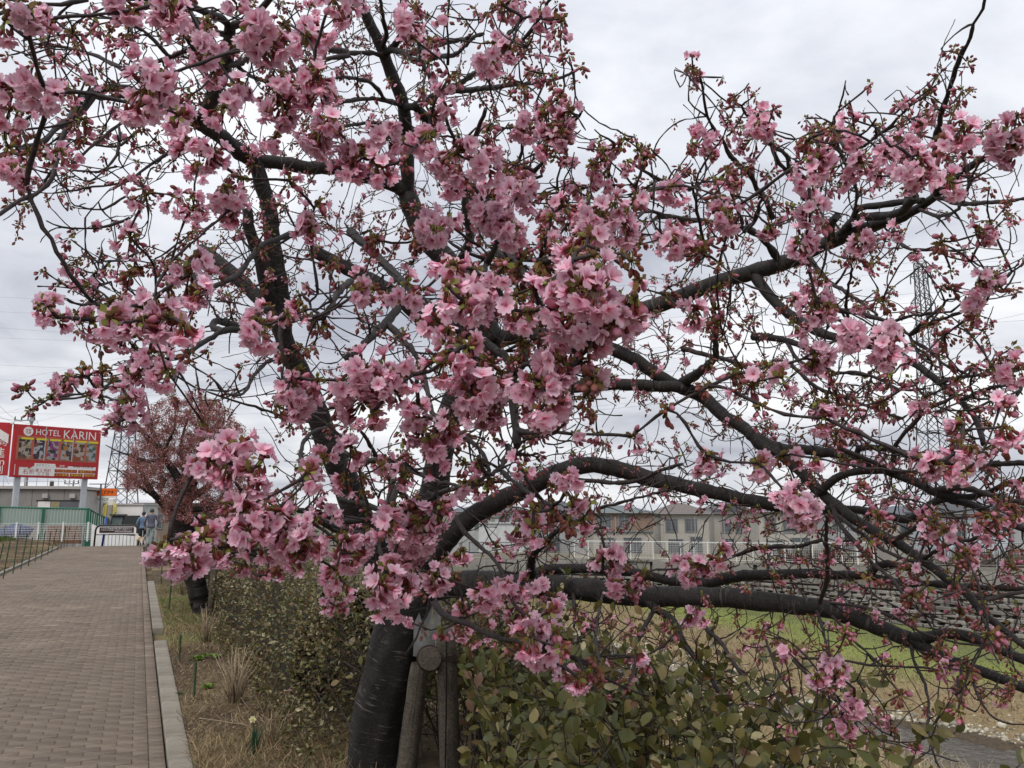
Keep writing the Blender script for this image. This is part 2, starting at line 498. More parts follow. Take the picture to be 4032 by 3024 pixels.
TB, TF = brick_template(BL, BW); TB2, TF2 = brick_template(0.097, BW)
slots = []
nrow = int((43.5 - 2.0) / (BW + J))
for r in range(nrow):
    u = 2.0 + (r + .5) * (BW + J)
    x = 0.262 - 0.1 - J
    slots.append((u, 0.262 - 0.049, 1))
    k = 0
    off = 0.5 * (BL + J) * (r % 2)
    v = x - BL / 2 + off
    while v - BL / 2 > PL:
        if v + BL / 2 <= x + 0.001: slots.append((u, v, 0))
        elif off: slots.append((u, x - 0.0485, 1))
        v -= BL + J
slots = np.array(slots)
pc = proj(UA[None] * slots[:, :1] + VA[None] * slots[:, 1:2])
vis = (pc[:, 0] > 15) & (pc[:, 0] < 4000) & (pc[:, 1] < 3020) & (pc[:, 1] > 0) & (pc[:, 2] > 0)
order = np.argsort(np.where(vis, pc[:, 2], 1e9))
single = set(order[:300].tolist())
mA = mesh_from('brick', TB, TF, brick_m, np.tile([0.162, 0.126, 0.096], (12, 1)))
mB_ = mesh_from('brick_half', TB2, TF2, brick_m, np.tile([0.162, 0.126, 0.096], (12, 1)))
rot = np.array([[VA[0], UA[0], 0], [VA[1], UA[1], 0], [0, 0, 1]])
bulkV = []; bulkF = []; bulkC = []; nb = 0
jz = rng.normal(0, 0.0014, len(slots)); jt = rng.normal(0, 0.003, (len(slots), 2)); jc = rng.normal(1, 0.09, len(slots)); jr = rng.random(len(slots))
wide = .6 * noise2(slots[:, 0], slots[:, 1], .9, 4) + .4 * noise2(slots[:, 0], slots[:, 1], 3.1, 14)
for i, (u, v, half) in enumerate(slots):
    z = float(path_z(u)) + jz[i]
    if i in single:
        o = bpy.data.objects.new('brick', mB_ if half else mA)
        o.location = W(u, v, z); o.rotation_euler = (jt[i, 0], jt[i, 1], PATH_ROT)
        put(o, path)
    else:
        T = TB2 if half else TB
        Vl = T.copy(); Vl[:, 2] += Vl[:, 0] * jt[i, 1] + Vl[:, 1] * jt[i, 0]
        Vl = Vl @ rot.T + W(u, v, z)
        bulkV.append(Vl); bulkF.append(TF + nb); nb += 12
        c = np.array([0.162, 0.126, 0.096]) * jc[i] * (0.78 + .45 * wide[i])
        if jr[i] > .97: c = c * 1.25 + 0.01
        bulkC.append(np.tile(c, (12, 1)))
put(bpy.data.objects.new('bricks', mesh_from('bricks', np.vstack(bulkV), np.vstack(bulkF), brick_m, np.vstack(bulkC))), path, kind='stuff')

kerb_m = pmat('kerb_concrete', (0.25, 0.222, 0.178), rough=0.9, var=0.3, scale=7, bump=0.4, bscale=90, col2=(0.2, 0.175, 0.14), rand=0.08)
kerb = thing('kerb', 'grey concrete kerb between brick path and right verge', 'kerb'); kerb['kind'] = 'structure'
del kerb['label'], kerb['category']
for k in range(34):
    u = 1.0 + k * 0.605
    if 11.6 < u < 12.6: continue
    m = MB(); m.box((0, 0, -0.06), (0.145, 0.598, 0.16), bev=0.008)
    o = m.build('kerb_stone', kerb_m, kerb)
    o.location = W(u, 0.262 + 0.012 + 0.0725, 0.012 + rng.normal(0, .003)); o.rotation_euler = (rng.normal(0, .004), 0, PATH_ROT + rng.normal(0, .004))
kerb2 = thing('edging', '', ''); del kerb2['label'], kerb2['category']; kerb2['kind'] = 'structure'
for k in range(44):
    u = 8 + k * 0.805
    m = MB(); m.box((0, 0, -0.06), (0.11, 0.8, 0.16), bev=0.008)
    o = m.build('kerb_stone', kerb_m, kerb2)
    o.location = W(u, PL - 0.07, 0.015 + rng.normal(0, .004)); o.rotation_euler = (rng.normal(0, .006), 0, PATH_ROT)

# ---- river
water_m, nt, b, out = new_mat('river_water')
b.inputs['Base Color'].default_value = (0.05, 0.038, 0.024, 1); b.inputs['Roughness'].default_value = 0.06
b.inputs['IOR'].default_value = 1.33
tcn = nnode(nt, 'ShaderNodeTexCoord'); nz = nnode(nt, 'ShaderNodeTexNoise', Scale=3.2, Detail=4.0, Roughness=.6, Distortion=.6)
nt.links.new(tcn.outputs['Object'], nz.inputs['Vector'])
bp = nnode(nt, 'ShaderNodeBump', Strength=0.9, Distance=0.08); nt.links.new(nz.outputs['Fac'], bp.inputs['Height']); nt.links.new(bp.outputs[0], b.inputs['Normal'])
mb = MB(); V = []; F = []
for k, u in enumerate(np.arange(-15, 64, 1.0)):
    c, h = float(river_c(u)), float(river_h(u)) + 1.2
    V += [W(u, c - h, Z_WATER), W(u, c + h, Z_WATER)]
    if k: F.append((2 * k - 2, 2 * k - 1, 2 * k + 1, 2 * k))
mb.add(V, F); mb.build('river', water_m, None, kind='structure')

# ---- river stones
def rock(rs, flat=.6):
    V = []; 
    for th, ph in [(0, 0)] + [(1, k) for k in range(6)] + [(2, k) for k in range(6)] + [(3, 0)]:
        if th == 0: d = np.array([0, 0, 1.0])
        elif th == 3: d = np.array([0, 0, -1.0])
        else:
            a = 2 * math.pi * (ph + .5 * (th == 2)) / 6; z = .45 if th == 1 else -.45
            d = np.array([math.cos(a) * .9, math.sin(a) * .9, z])
        V.append(d * (1 + rs.normal(0, .12)) * np.array([1, .75, flat]))
    F = [(0, 1 + k, 1 + (k + 1) % 6) for k in range(6)] + [(1 + k, 7 + k, 1 + (k + 1) % 6) for k in range(6)] + [(7 + k, 7 + (k + 1) % 6, 1 + (k + 1) % 6) for k in range(6)] + [(13, 7 + (k + 1) % 6, 7 + k) for k in range(6)]
    return np.array(V), np.array(F)
stone_m = pmat('river_stone', (0.4, 0.37, 0.3), rough=0.8, var=0.3, scale=5, bump=.3, attr=True, rand=.2)
rocks = [rock(rng) for _ in range(6)]
bulkV = []; bulkF = []; bulkC = []; nb = 0; big = []
for k in range(2600):
    u = rng.uniform(10, 44); side = rng.random()
    c, h = float(river_c(u)), float(river_h(u))
    v = c + h + abs(rng.normal(0, .9)) - .1 if side < .8 else c + rng.uniform(-h, h) * 1.05
    if u > 25 and rng.random() < .4: v = c - h + rng.uniform(-.6, .4)
    s = min(.19, .035 + rng.exponential(.032))
    z = max(float(ground_z(u, v)), -5.28) + s * .25
    T, Fr = rocks[k % 6]
    col = np.array([0.42, 0.385, 0.3]) * rng.uniform(.35, 1.15)
    Vl = xf(T, W(u, v, z), rng.uniform(0, 6.28), s)
    pp = proj(W(u, v, z))
    if s > .1 and 0 < pp[0] < 4032 and pp[1] < 3024 and len(big) < 60: big.append((Vl, Fr, col)); continue
    bulkV.append(Vl); bulkF.append(Fr + nb); nb += 14; bulkC.append(np.tile(col, (14, 1)))
put(bpy.data.objects.new('river_gravel', mesh_from('river_gravel', np.vstack(bulkV), np.vstack(bulkF), stone_m, np.vstack(bulkC), None, True)), None, kind='stuff', label='pale river gravel and cobbles along the water edge', category='gravel')
for Vl, Fr, col in big:
    c0 = Vl.mean(0)
    o = bpy.data.objects.new('river_stone', mesh_from('river_stone', Vl - c0, Fr, stone_m, np.tile(col, (14, 1)), None, True)); o.location = c0
    put(o, None, label='large pale cobble lying at the stream edge', category='stone', group='large cobbles along the stream')

# ---- retaining wall of the far bank: blocks below, concrete panels above
WALL = np.array([(30, 18), (28, 29), (25.3, 40.5), (18.5, 50.4), (15.4, 55), (9, 60), (0, 62), (-4, 62.5)], float)
WTOP = np.array([-0.8, -1.0, -1.24, -1.66, -1.86, -1.95, -1.95, -1.95])
wl_s = np.concatenate([[0], np.cumsum(np.linalg.norm(np.diff(WALL, axis=0), axis=1))])
def wall_at(s):
    x = np.interp(s, wl_s, WALL[:, 0]); y = np.interp(s, wl_s, WALL[:, 1]); zt = np.interp(s, wl_s, WTOP)
    x2 = np.interp(s + .6, wl_s, WALL[:, 0]); y2 = np.interp(s + .6, wl_s, WALL[:, 1]); x1 = np.interp(s - .6, wl_s, WALL[:, 0]); y1 = np.interp(s - .6, wl_s, WALL[:, 1])
    t = np.array([x2 - x1, y2 - y1]); t /= np.linalg.norm(t)
    nrm = np.array([t[1], -t[0]])          # away from the river
    if np.dot(nrm, np.array([x, y])) < 0: nrm = -nrm
    return np.array([x, y]), t, nrm, zt
SL = wl_s[-1]
block_m = pmat('wall_block', (0.215, 0.2, 0.18), rough=0.9, var=0.4, scale=2.5, bump=.5, bscale=60, rand=.3)
panel_m = pmat('wall_concrete', (0.235, 0.225, 0.205), rough=0.9, var=0.4, scale=1.2, bump=.3, bscale=40, col2=(0.13, 0.125, 0.11), rand=.1)
core_m = pmat('wall_core', (0.05, 0.048, 0.045), rough=.95, var=.3)
wall = thing('retaining_wall', 'grey retaining wall of stacked concrete blocks across the stream', 'wall', tuple(W(0, 0, 0)))
mb = MB(); V = []; F = []
for k, s in enumerate(np.arange(0, SL, 1.0)):
    p, t, n, zt = wall_at(s)
    a = p + n * .25; bq = p + n * 1.35
    V += [[a[0], a[1], Z_FLAT - .4], [bq[0], bq[1], zt - .03], [bq[0] + n[0] * .4, bq[1] + n[1] * .4, zt - .03]]
    if k:
        q = 3 * k
        F += [(q - 3, q, q + 1, q - 2), (q - 2, q + 1, q + 2, q - 1)]
mb.add(V, F); mb.build('wall_core', core_m, wall)
bm_ = MB(); bm_.box((0, 0, .215), (.8, .34, .19), bev=.03); bm_.box((-.3, .01, .06), (.17, .28, .14)); bm_.box((.3, .01, .06), (.17, .28, .14))
block_me = bm_.mesh('block', block_m)
cand = []
for s in np.arange(.45, SL - .45, .9):
    p, t, n, zt = wall_at(s)
    H = (zt - Z_FLAT); rows = 6
    for r in range(rows):
        s2 = s + (.45 if r % 2 else 0)
        if s2 > SL - .5: continue
        p2, t2, n2, zt2 = wall_at(s2)
        hb = (zt2 - Z_FLAT) * .58 / rows
        z = Z_FLAT + r * hb - .02
        q = p2 + n2 * (0.08 + .18 * r * hb / .33)
        cand.append((q[0], q[1], z, math.atan2(t2[1], t2[0]) + (0 if np.dot(n2, [-t2[1], t2[0]]) > 0 else math.pi), hb / .33))
cand = np.array(cand); pc = proj(cand[:, :3])
vis = (pc[:, 0] > 1700) & (pc[:, 0] < 4040)
order = np.argsort(np.where(vis, pc[:, 2], 1e9)); single = set(order[:300].tolist())
V0, F0, C0, B0 = bm_.arrays(); rest = MB()
for i, (x, y, z, a, sz) in enumerate(cand):
    a += rng.normal(0, .01)
    if i in single:
        o = bpy.data.objects.new('block', block_me); o.location = (x, y, z); o.rotation_euler = (0, 0, a); o.scale = (1, 1, sz); put(o, wall)
    else: rest.add(xf(V0 * np.array([1, 1, sz]), (x, y, z), a), F0)
rest.build('blocks', block_m, wall, kind='stuff')
for s in np.arange(.75, SL - .7, 1.5):
    p, t, n, zt = wall_at(s)
    z0 = Z_FLAT + (zt - Z_FLAT) * .58; h = zt - z0
    q = p + n * .98
    m = MB(); m.box((0, 0, 0), (1.485, .16, h - .1), bev=.012)
    o = m.build('panel', panel_m, wall); o.location = (q[0], q[1], z0 + h / 2 + .02); o.rotation_euler = (-.18, 0, math.atan2(t[1], t[0]) + (0 if np.dot(n, [-t[1], t[0]]) > 0 else math.pi))
mb = MB(); V = []; F = []
for k, s in enumerate(np.arange(0, SL, 1.5)):
    p, t, n, zt = wall_at(s)
    for dd, dz in ((1.0, -.07), (1.0, .05), (1.5, .05), (1.5, -.07)):
        q = p + n * dd; V.append([q[0], q[1], zt + dz])
    if k:
        q = 4 * k
        F += [(q - 4 + j, q + j, q + (j + 1) % 4, q - 4 + (j + 1) % 4) for j in range(4)]
mb.add(V, F); mb.build('coping', panel_m, wall)
# terrace behind the wall
terr_m = pmat('terrace_ground', (0.17, 0.15, 0.1), rough=.95, var=.4, scale=2)
mb = MB(); V = []; F = []
for k, s in enumerate(np.arange(0, SL, 1.5)):
    p, t, n, zt = wall_at(s)
    for dd, z in ((1.45, zt + .01), (11, zt - .02), (15, Z_FLAT - .3)):
        q = p + n * dd; V.append([q[0], q[1], z])
    if k:
        q = 3 * k
        F += [(q - 3, q, q + 1, q - 2), (q - 2, q + 1, q + 2, q - 1)]
mb.add(V, F); mb.build('terrace', terr_m, None, kind='structure')

# ---- fences on the terrace
white_m = pmat('white_paint', (0.72, 0.72, 0.7), rough=.5, var=.12, scale=3)
galv_m = pmat('galvanised', (0.36, 0.37, 0.38), rough=.45, var=.15, scale=8, metal=.6)
black_m = pmat('black_metal', (0.02, 0.02, 0.022), rough=.45, var=.2, scale=8)
def rail_fence(name, label, s0, s1, mat, off, H, post_step, bar_step, bar_r, group=None, top_r=.03):
    p, t, n, zt = wall_at((s0 + s1) / 2); q = p + n * off
    root = thing(name, label, 'fence', (q[0], q[1], zt + .05), group=group)
    def at(s, z):
        p, t, n, zt = wall_at(s); q = p + n * off; return np.array([q[0], q[1], zt + .03 + z])
    ss = np.linspace(s0, s1, int((s1 - s0) / post_step) + 1)
    for s in ss:
        m = MB(); m.tube([at(s, 0), at(s, H + .02)], .032, 6); setrel(m.build('post', mat, root), root)
    for z in (H, .12):
        m = MB(); m.tube([at(s, z) for s in ss], top_r if z == H else .015, 6); setrel(m.build('rail', mat, root), root)
    m = MB()
    for s in np.arange(s0, s1, bar_step): m.tube([at(s, .1), at(s, H - .02)], bar_r, 3, caps=False)
    for z in np.arange(.25, H - .05, .16): m.tube([at(s, z) for s in ss], bar_r, 3, caps=False)
    setrel(m.build('wire_mesh', mat, root, kind='stuff'), root)
    return root
sF = [float(np.interp(x, [0, 1], [0, SL])) for x in (0, 1)]
def s_of_px(px):
    ss = np.linspace(0, SL, 800); best = [abs(proj(np.array([*wall_at(s)[0], -2.0]))[0] - px) for s in ss]; return float(ss[int(np.argmin(best))])
rail_fence('white_fence', 'white rail fence with wire mesh above the block wall', s_of_px(3380), s_of_px(2250), white_m, 1.7, 1.3, 1.05, .14, .005)
rail_fence('mesh_fence', 'pale grey mesh fence on the wall beside the pale blue house', s_of_px(4020) - 8, s_of_px(3400), galv_m, 1.7, 1.25, 1.6, .1, .006)
rail_fence('dark_fence', 'thin black rail fence in front of the long white wall', s_of_px(2230), SL - .5, black_m, 1.75, 1.15, 1.0, .12, .005)
# tall net fence behind
p, t, n, zt = wall_at(s_of_px(2550))
nf = thing('net_fence', 'tall net fence of slender pale posts before the brown house', 'fence', (p[0] + n[0] * 4, p[1] + n[1] * 4, zt))
ssn = np.linspace(s_of_px(3250), s_of_px(2280), 9)
for s in ssn:
    p, t, n, zt = wall_at(s); q = p + n * 4
    m = MB(); m.tube([[q[0], q[1], zt - .02], [q[0], q[1], zt + 3.1]], .035, 6); setrel(m.build('post', galv_m, nf), nf)
m = MB()
for z in np.arange(.3, 3.1, .22):
    m.tube([[wall_at(s)[0][0] + wall_at(s)[2][0] * 4, wall_at(s)[0][1] + wall_at(s)[2][1] * 4, wall_at(s)[3] + z] for s in ssn], .005, 3, caps=False)
for s in np.arange(ssn[0], ssn[-1], .22):
    p, t, n, zt = wall_at(s); q = p + n * 4; m.tube([[q[0], q[1], zt + .2], [q[0], q[1], zt + 3.05]], .005, 3, caps=False)
setrel(m.build('net', galv_m, nf, kind='stuff'), nf)
# dry reed screens / withered climbers behind the fence
reed_m = leafmat('dry_reed', trans=.15, rough=.9, var=.3)
def reed_screen(label, pxa, pxb, off, H):
    s0, s1 = s_of_px(pxa), s_of_px(pxb)
    p, t, n, zt = wall_at((s0 + s1) / 2); q = p + n * off
    m = MB()
    for k in range(int(abs(s1 - s0) * 70)):
        s = rng.uniform(min(s0, s1), max(s0, s1)); p, t, n, zt = wall_at(s); w = p + n * (off + rng.normal(0, .12)) ; h = H * rng.uniform(.6, 1.05); dx = rng.normal(0, .05)
        c = np.array([.13, .095, .06]) * rng.uniform(.5, 1.5)
        tt = t * rng.uniform(.02, .05)
        m.add([[w[0] - tt[0], w[1] - tt[1], zt], [w[0] + tt[0], w[1] + tt[1], zt], [w[0] + t[0] * dx, w[1] + t[1] * dx, zt + h]], [(0, 1, 2)], c)
    m.build('reed_screen', reed_m, None, label=label, category='reed screen')
reed_screen('dry brown withered screen behind the white rail fence', 3290, 3000, 2.1, 1.2)
reed_screen('dry brown withered screen behind the pale grey mesh fence', 4080, 3520, 2.2, 1.1)
# ================================================================== HOUSES ACROSS THE STREAM
glass_m = pmat('window_glass', (0.1, 0.11, 0.12), rough=.12, var=.3, scale=1, spec=.6)
frame_m = pmat('window_frame', (0.26, 0.26, 0.26), rough=.5, var=.1)
def wallm(name, c): return pmat('wall_' + name, c, rough=.9, var=.14, scale=2.5, bump=.15, bscale=50)
def roofm(name, c): return pmat('roof_' + name, c, rough=.8, var=.25, scale=3, bump=.3, bscale=25, stretch=(1, 8, 1))
def house(label, px0, px1, y_eave, y_ridge, d, wm, rm, z0=Z_FLAT, depth=7.0, hip=True, wins=(), wm2=None, split=.5, roof_over=.45, side_gable=False):
    """front wall spans photograph columns px0..px1 at axis depth d; windows in fractions of the facade"""
    a = P(px0, y_eave, d); b = P(px1, y_eave, d)
    zE = a[2]; zR = P((px0 + px1) / 2, y_ridge, d + depth / 2)[2]
    w = b[0] - a[0]; cx = (a[0] + b[0]) / 2; cy = a[1] + depth / 2
    root = thing('house', label, 'house', (cx, cy, z0))
    H = zE - z0
    m = MB()
    if wm2 is None: m.box((0, 0, H / 2 - .2), (w, depth, H + .4)); m.build('wall', wm, root)
    else:
        zs = H * split
        m.box((0, 0, zs / 2 - .2), (w, depth, zs + .4)); m.build('wall', wm2, root)
        m = MB(); m.box((0, 0, (H + zs) / 2 + .002), (w + .06, depth + .06, H - zs)); m.build('upper_wall', wm, root)
        m = MB(); m.box((0, -depth / 2 - .1, zs), (w + .1, .24, .16)); m.build('band', rm, root)
    o = roof_over; hr = zR - zE
    x0, x1, y0, y1 = -w / 2 - o, w / 2 + o, -depth / 2 - o, depth / 2 + o
    m = MB(); th = .16
    if side_gable:
        m.prism([[0 + x0, y0, H], [x1, y0, H], [(x0 + x1) / 2, y0, H + hr]], (0, y1 - y0, 0))
    else:
        ins = min(depth / 2 + o, w / 2) * (.95 if hip else 0)
        V = [[x0, y0, H], [x1, y0, H], [x1, y1, H], [x0, y1, H], [x0 + ins, 0, H + hr], [x1 - ins, 0, H + hr],
             [x0, y0, H - th], [x1, y0, H - th], [x1, y1, H - th], [x0, y1, H - th]]
        m.add(V, [(0, 1, 5, 4), (1, 2, 5), (2, 3, 4, 5), (3, 0, 4), (6, 9, 8, 7), (0, 6, 7, 1), (1, 7, 8, 2), (2, 8, 9, 3), (3, 9, 6, 0)])
    rf = m.build('roof', rm, root)
    m = MB(); m.tube([[x0, y0 - .05, H - .1], [x1, y0 - .05, H - .1]], .07, 6); m.build('gutter', frame_m, rf)
    for (fx0, fx1, fz0, fz1) in wins:
        ww, hh = (fx1 - fx0) * w, (fz1 - fz0) * H; xc = -w / 2 + (fx0 + fx1) / 2 * w; zc_ = (fz0 + fz1) / 2 * H
        m = MB(); yf = -depth / 2 - .06
        for sx in (-1, 1): m.box((xc + sx * ww / 2, yf, zc_), (.07, .1, hh + .07))
        for sz in (-1, 1): m.box((xc, yf, zc_ + sz * hh / 2), (ww + .07, .104, .07))
        m.box((xc, yf, zc_), (.05, .08, hh))
        f = m.build('window', frame_m, root)
        m = MB(); m.box((xc, yf + .015, zc_), (ww, .05, hh)); m.build('pane', glass_m, f)
    return root
r_dark = roofm('dark', (0.09, 0.093, 0.1)); r_teal = roofm('teal', (0.15, 0.175, 0.175)); r_brn = roofm('brown', (0.16, 0.135, 0.125)); r_blue = roofm('slate', (0.12, 0.13, 0.15))
w_white = wallm('white', (0.52, 0.53, 0.53)); w_grey = wallm('grey', (0.38, 0.385, 0.39)); w_brown = wallm('brown', (0.24, 0.16, 0.12)); w_beige = wallm('beige', (0.42, 0.39, 0.34)); w_pale = wallm('pale_blue', (0.48, 0.53, 0.58)); w_tan = wallm('tan', (0.38, 0.345, 0.3))
house('white house with low dark roof above the long white wall', 1950, 2090, 2018, 1994, 100, w_white, r_dark, wins=((.1, .4, .62, .9), (.55, .9, .62, .9), (.1, .35, .15, .45)), depth=9)
house('grey house with dark slate roof left of the white house', 1770, 1935, 2012, 1996, 112, w_grey, r_blue, wins=((.2, .45, .6, .85), (.6, .85, .6, .85)))
house('dark grey house with steep slate roof behind the white house', 2105, 2300, 2014, 1972, 108, w_grey, r_dark, wins=((.15, .4, .6, .85), (.6, .9, .6, .85), (.2, .5, .15, .45)))
house('two-storey house with brown upper floor and teal roof', 2335, 2570, 2016, 1990, 98, w_brown, r_teal, wm2=w_tan, split=.62, wins=((.08, .3, .68, .95), (.42, .62, .68, .95), (.1, .35, .15, .5), (.5, .8, .15, .5)), depth=8)
house('beige house with brown hipped roof next to the brown-upper house', 2600, 2790, 2020, 1980, 104, w_beige, r_brn, wins=((.1, .35, .6, .88), (.5, .75, .6, .88), (.15, .45, .15, .45), (.6, .85, .15, .5)))
house('tan house with dark gable facing the stream', 2810, 2960, 2018, 1976, 110, w_tan, r_dark, side_gable=True, wins=((.2, .45, .55, .85), (.55, .8, .55, .85), (.2, .5, .12, .42)))
house('cream two-storey house with grey roof behind the withered screen', 2985, 3210, 2012, 1984, 96, w_beige, r_blue, wins=((.1, .3, .6, .88), (.42, .68, .6, .88), (.75, .92, .6, .88), (.12, .4, .12, .45), (.55, .88, .12, .5)))
house('grey house with flat dark roof beside the cream house', 3250, 3480, 2004, 1990, 105, w_grey, r_dark, wins=((.1, .3, .6, .85), (.4, .6, .6, .85), (.7, .9, .6, .85), (.15, .45, .15, .45)))
house('pale blue house with small gabled dark roof', 3720, 3960, 2018, 1972, 84, w_pale, r_dark, wins=((.15, .32, .6, .86), (.63, .79, .62, .86), (.1, .4, .12, .42)), depth=8)
house('tan house with grey roof half hidden behind the pale blue house', 3500, 3690, 2022, 1992, 92, w_tan, r_blue, wins=((.2, .45, .55, .85), (.6, .85, .55, .85)))
house('grey gabled house to the far side of the pale blue house', 3985, 4200, 2020, 1968, 88, w_grey, r_dark, side_gable=True, wins=((.15, .4, .55, .85),))
# long white wall / shed in front of the white house
a = P(1885, 2062, 88); b_ = P(2065, 2066, 88)
sh = thing('white_shed', 'long plain white wall panel building behind black fence', 'shed', ((a[0] + b_[0]) / 2, a[1] + 1.5, Z_FLAT))
Hs = a[2] - Z_FLAT
for k in range(5):
    m = MB(); w5 = (b_[0] - a[0]) / 5; m.box((-(b_[0] - a[0]) / 2 + (k + .5) * w5, 0, Hs / 2 - .1), (w5 - .02, 3, Hs + .2)); m.build('panel', w_white, sh)
m = MB(); m.box((0, 0, Hs + .05), (b_[0] - a[0] + .3, 3.3, .12)); m.build('roof', w_grey, sh)

# ================================================================== PYLONS AND POWER LINES
steel_m = pmat('pylon_steel', (0.07, 0.076, 0.085), rough=.6, var=.2, scale=1)
def pylon(label, px_top, y_top, px_base, d, wt, wb, levels, arms, r):
    top = P(px_top, y_top, d); base = P(px_base, 2030, d); z0 = -4.7
    H = top[2] - z0
    root = thing('pylon', label, 'pylon', (base[0], base[1], z0))
    zl = [H * (1 - (1 - k / levels) ** 1.25) for k in range(levels + 1)]
    wd = lambda z: wb + (wt - wb) * (1 - (1 - min(1, z / H)) ** 1.5)
    for sx, sy in ((-1, -1), (1, -1), (1, 1), (-1, 1)):
        m = MB(); m.tube([[sx * wd(z) / 2, sy * wd(z) / 2, z] for z in zl], r * 1.5, 4); m.build('leg', steel_m, root)
    m = MB()
    for k in range(levels):
        za, zb = zl[k], zl[k + 1]; a, b = wd(za) / 2, wd(zb) / 2
        for q in range(4):
            c = [(-1, -1), (1, -1), (1, 1), (-1, 1)]
            p0, p1 = c[q], c[(q + 1) % 4]
            m.bar([p0[0] * a, p0[1] * a, za], [p1[0] * b, p1[1] * b, zb], r * .75)
            m.bar([p1[0] * a, p1[1] * a, za], [p0[0] * b, p0[1] * b, zb], r * .75)
            m.bar([p0[0] * b, p0[1] * b, zb], [p1[0] * b, p1[1] * b, zb], r * .75)
    m.build('lattice', steel_m, root)
    for (f, l) in arms:
        z = H * f
        for s in (-1, 1):
            m = MB(); w0 = wd(z) / 2
            for sy in (-1, 1):
                m.bar([s * w0, sy * w0, z], [s * l, 0, z + .4], r * .9); m.bar([s * w0, sy * w0, z + 2.2], [s * l, 0, z + .4], r * .9)
            m.bar([s * (w0 + (l - w0) * .5), 0, z + .2], [s * (w0 + (l - w0) * .5), 0, z + 1.5], r * .6)
            ar = m.build('crossarm', steel_m, root)
            m = MB(); m.tube([[s * l, 0, z + .4], [s * l, 0, z - 1.6]], r * 1.2, 5); m.build('insulator', steel_m, ar)
    return root, H, z0
pyA, HA, zA = pylon('steel lattice pylon rising behind the hotel billboard', 515, 1405, 470, 330, 3.4, 11.5, 11, [(.97, 7.5), (.86, 8.5), (.75, 8.0)], .17)
pyB, HB, zB = pylon('tall steel lattice pylon beyond the houses across the stream', 3628, 985, 3700, 190, 2.0, 8.5, 16, [(.94, 2.6), (.84, 2.9), (.74, 2.8)], .115)
wire_m = pmat('power_wire', (0.16, 0.17, 0.19), rough=.6, var=.1)
def wire(label, a, b, sag, r, group):
    t = np.linspace(0, 1, 26)[:, None]; pts = a + (b - a) * t; pts[:, 2] -= (4 * t * (1 - t) * sag)[:, 0]
    m = MB(); m.tube(pts - a, r, 3, caps=False); o = m.build('power_line', wire_m, None, label=label, category='power line', group=group); o.location = a
pb = np.array(pyB.location)
# lines running from the right-hand pylon towards and past the left-hand one
for k, (ya, yb, d2) in enumerate([(1030, 1140, 330), (1062, 1190, 332), (1150, 1240, 330), (1190, 1300, 334), (1265, 1400, 330), (1300, 1450, 336), (1370, 1520, 330), (1410, 1590, 338), (1440, 1640, 331), (1480, 1700, 335)]):
    a = P(3640 - 25 * (k % 2), ya, 190); b = P(-450, yb, d2)
    wire('thin overhead power line spanning the sky between the pylons', a, b, 7 + 1.5 * (k % 3), .03, 'power lines across the sky')
for k, (ya, yb) in enumerate([(1030, 990), (1062, 850), (1150, 1150), (1190, 960), (1265, 1240), (1300, 1120), (1370, 1330), (1440, 1460)]):
    a = P(3650, ya, 190); b = P(4600, yb - 60, 120)
    wire('thin overhead power line leaving the tall pylon away from the billboard', a, b, 1.5, .022, 'power lines beyond the tall pylon')
for k, (y0, y1, x1) in enumerate([(1500, 1395, 1100), (1560, 1440, 1100), (1640, 1470, 1000), (1700, 1560, 980)]):
    wire('thin sloping wire high over the hotel billboard', P(-200, y0 + 40, 200), P(x1, y1 - 130, 260), 1.0, .018, 'sloping wires over the billboard')

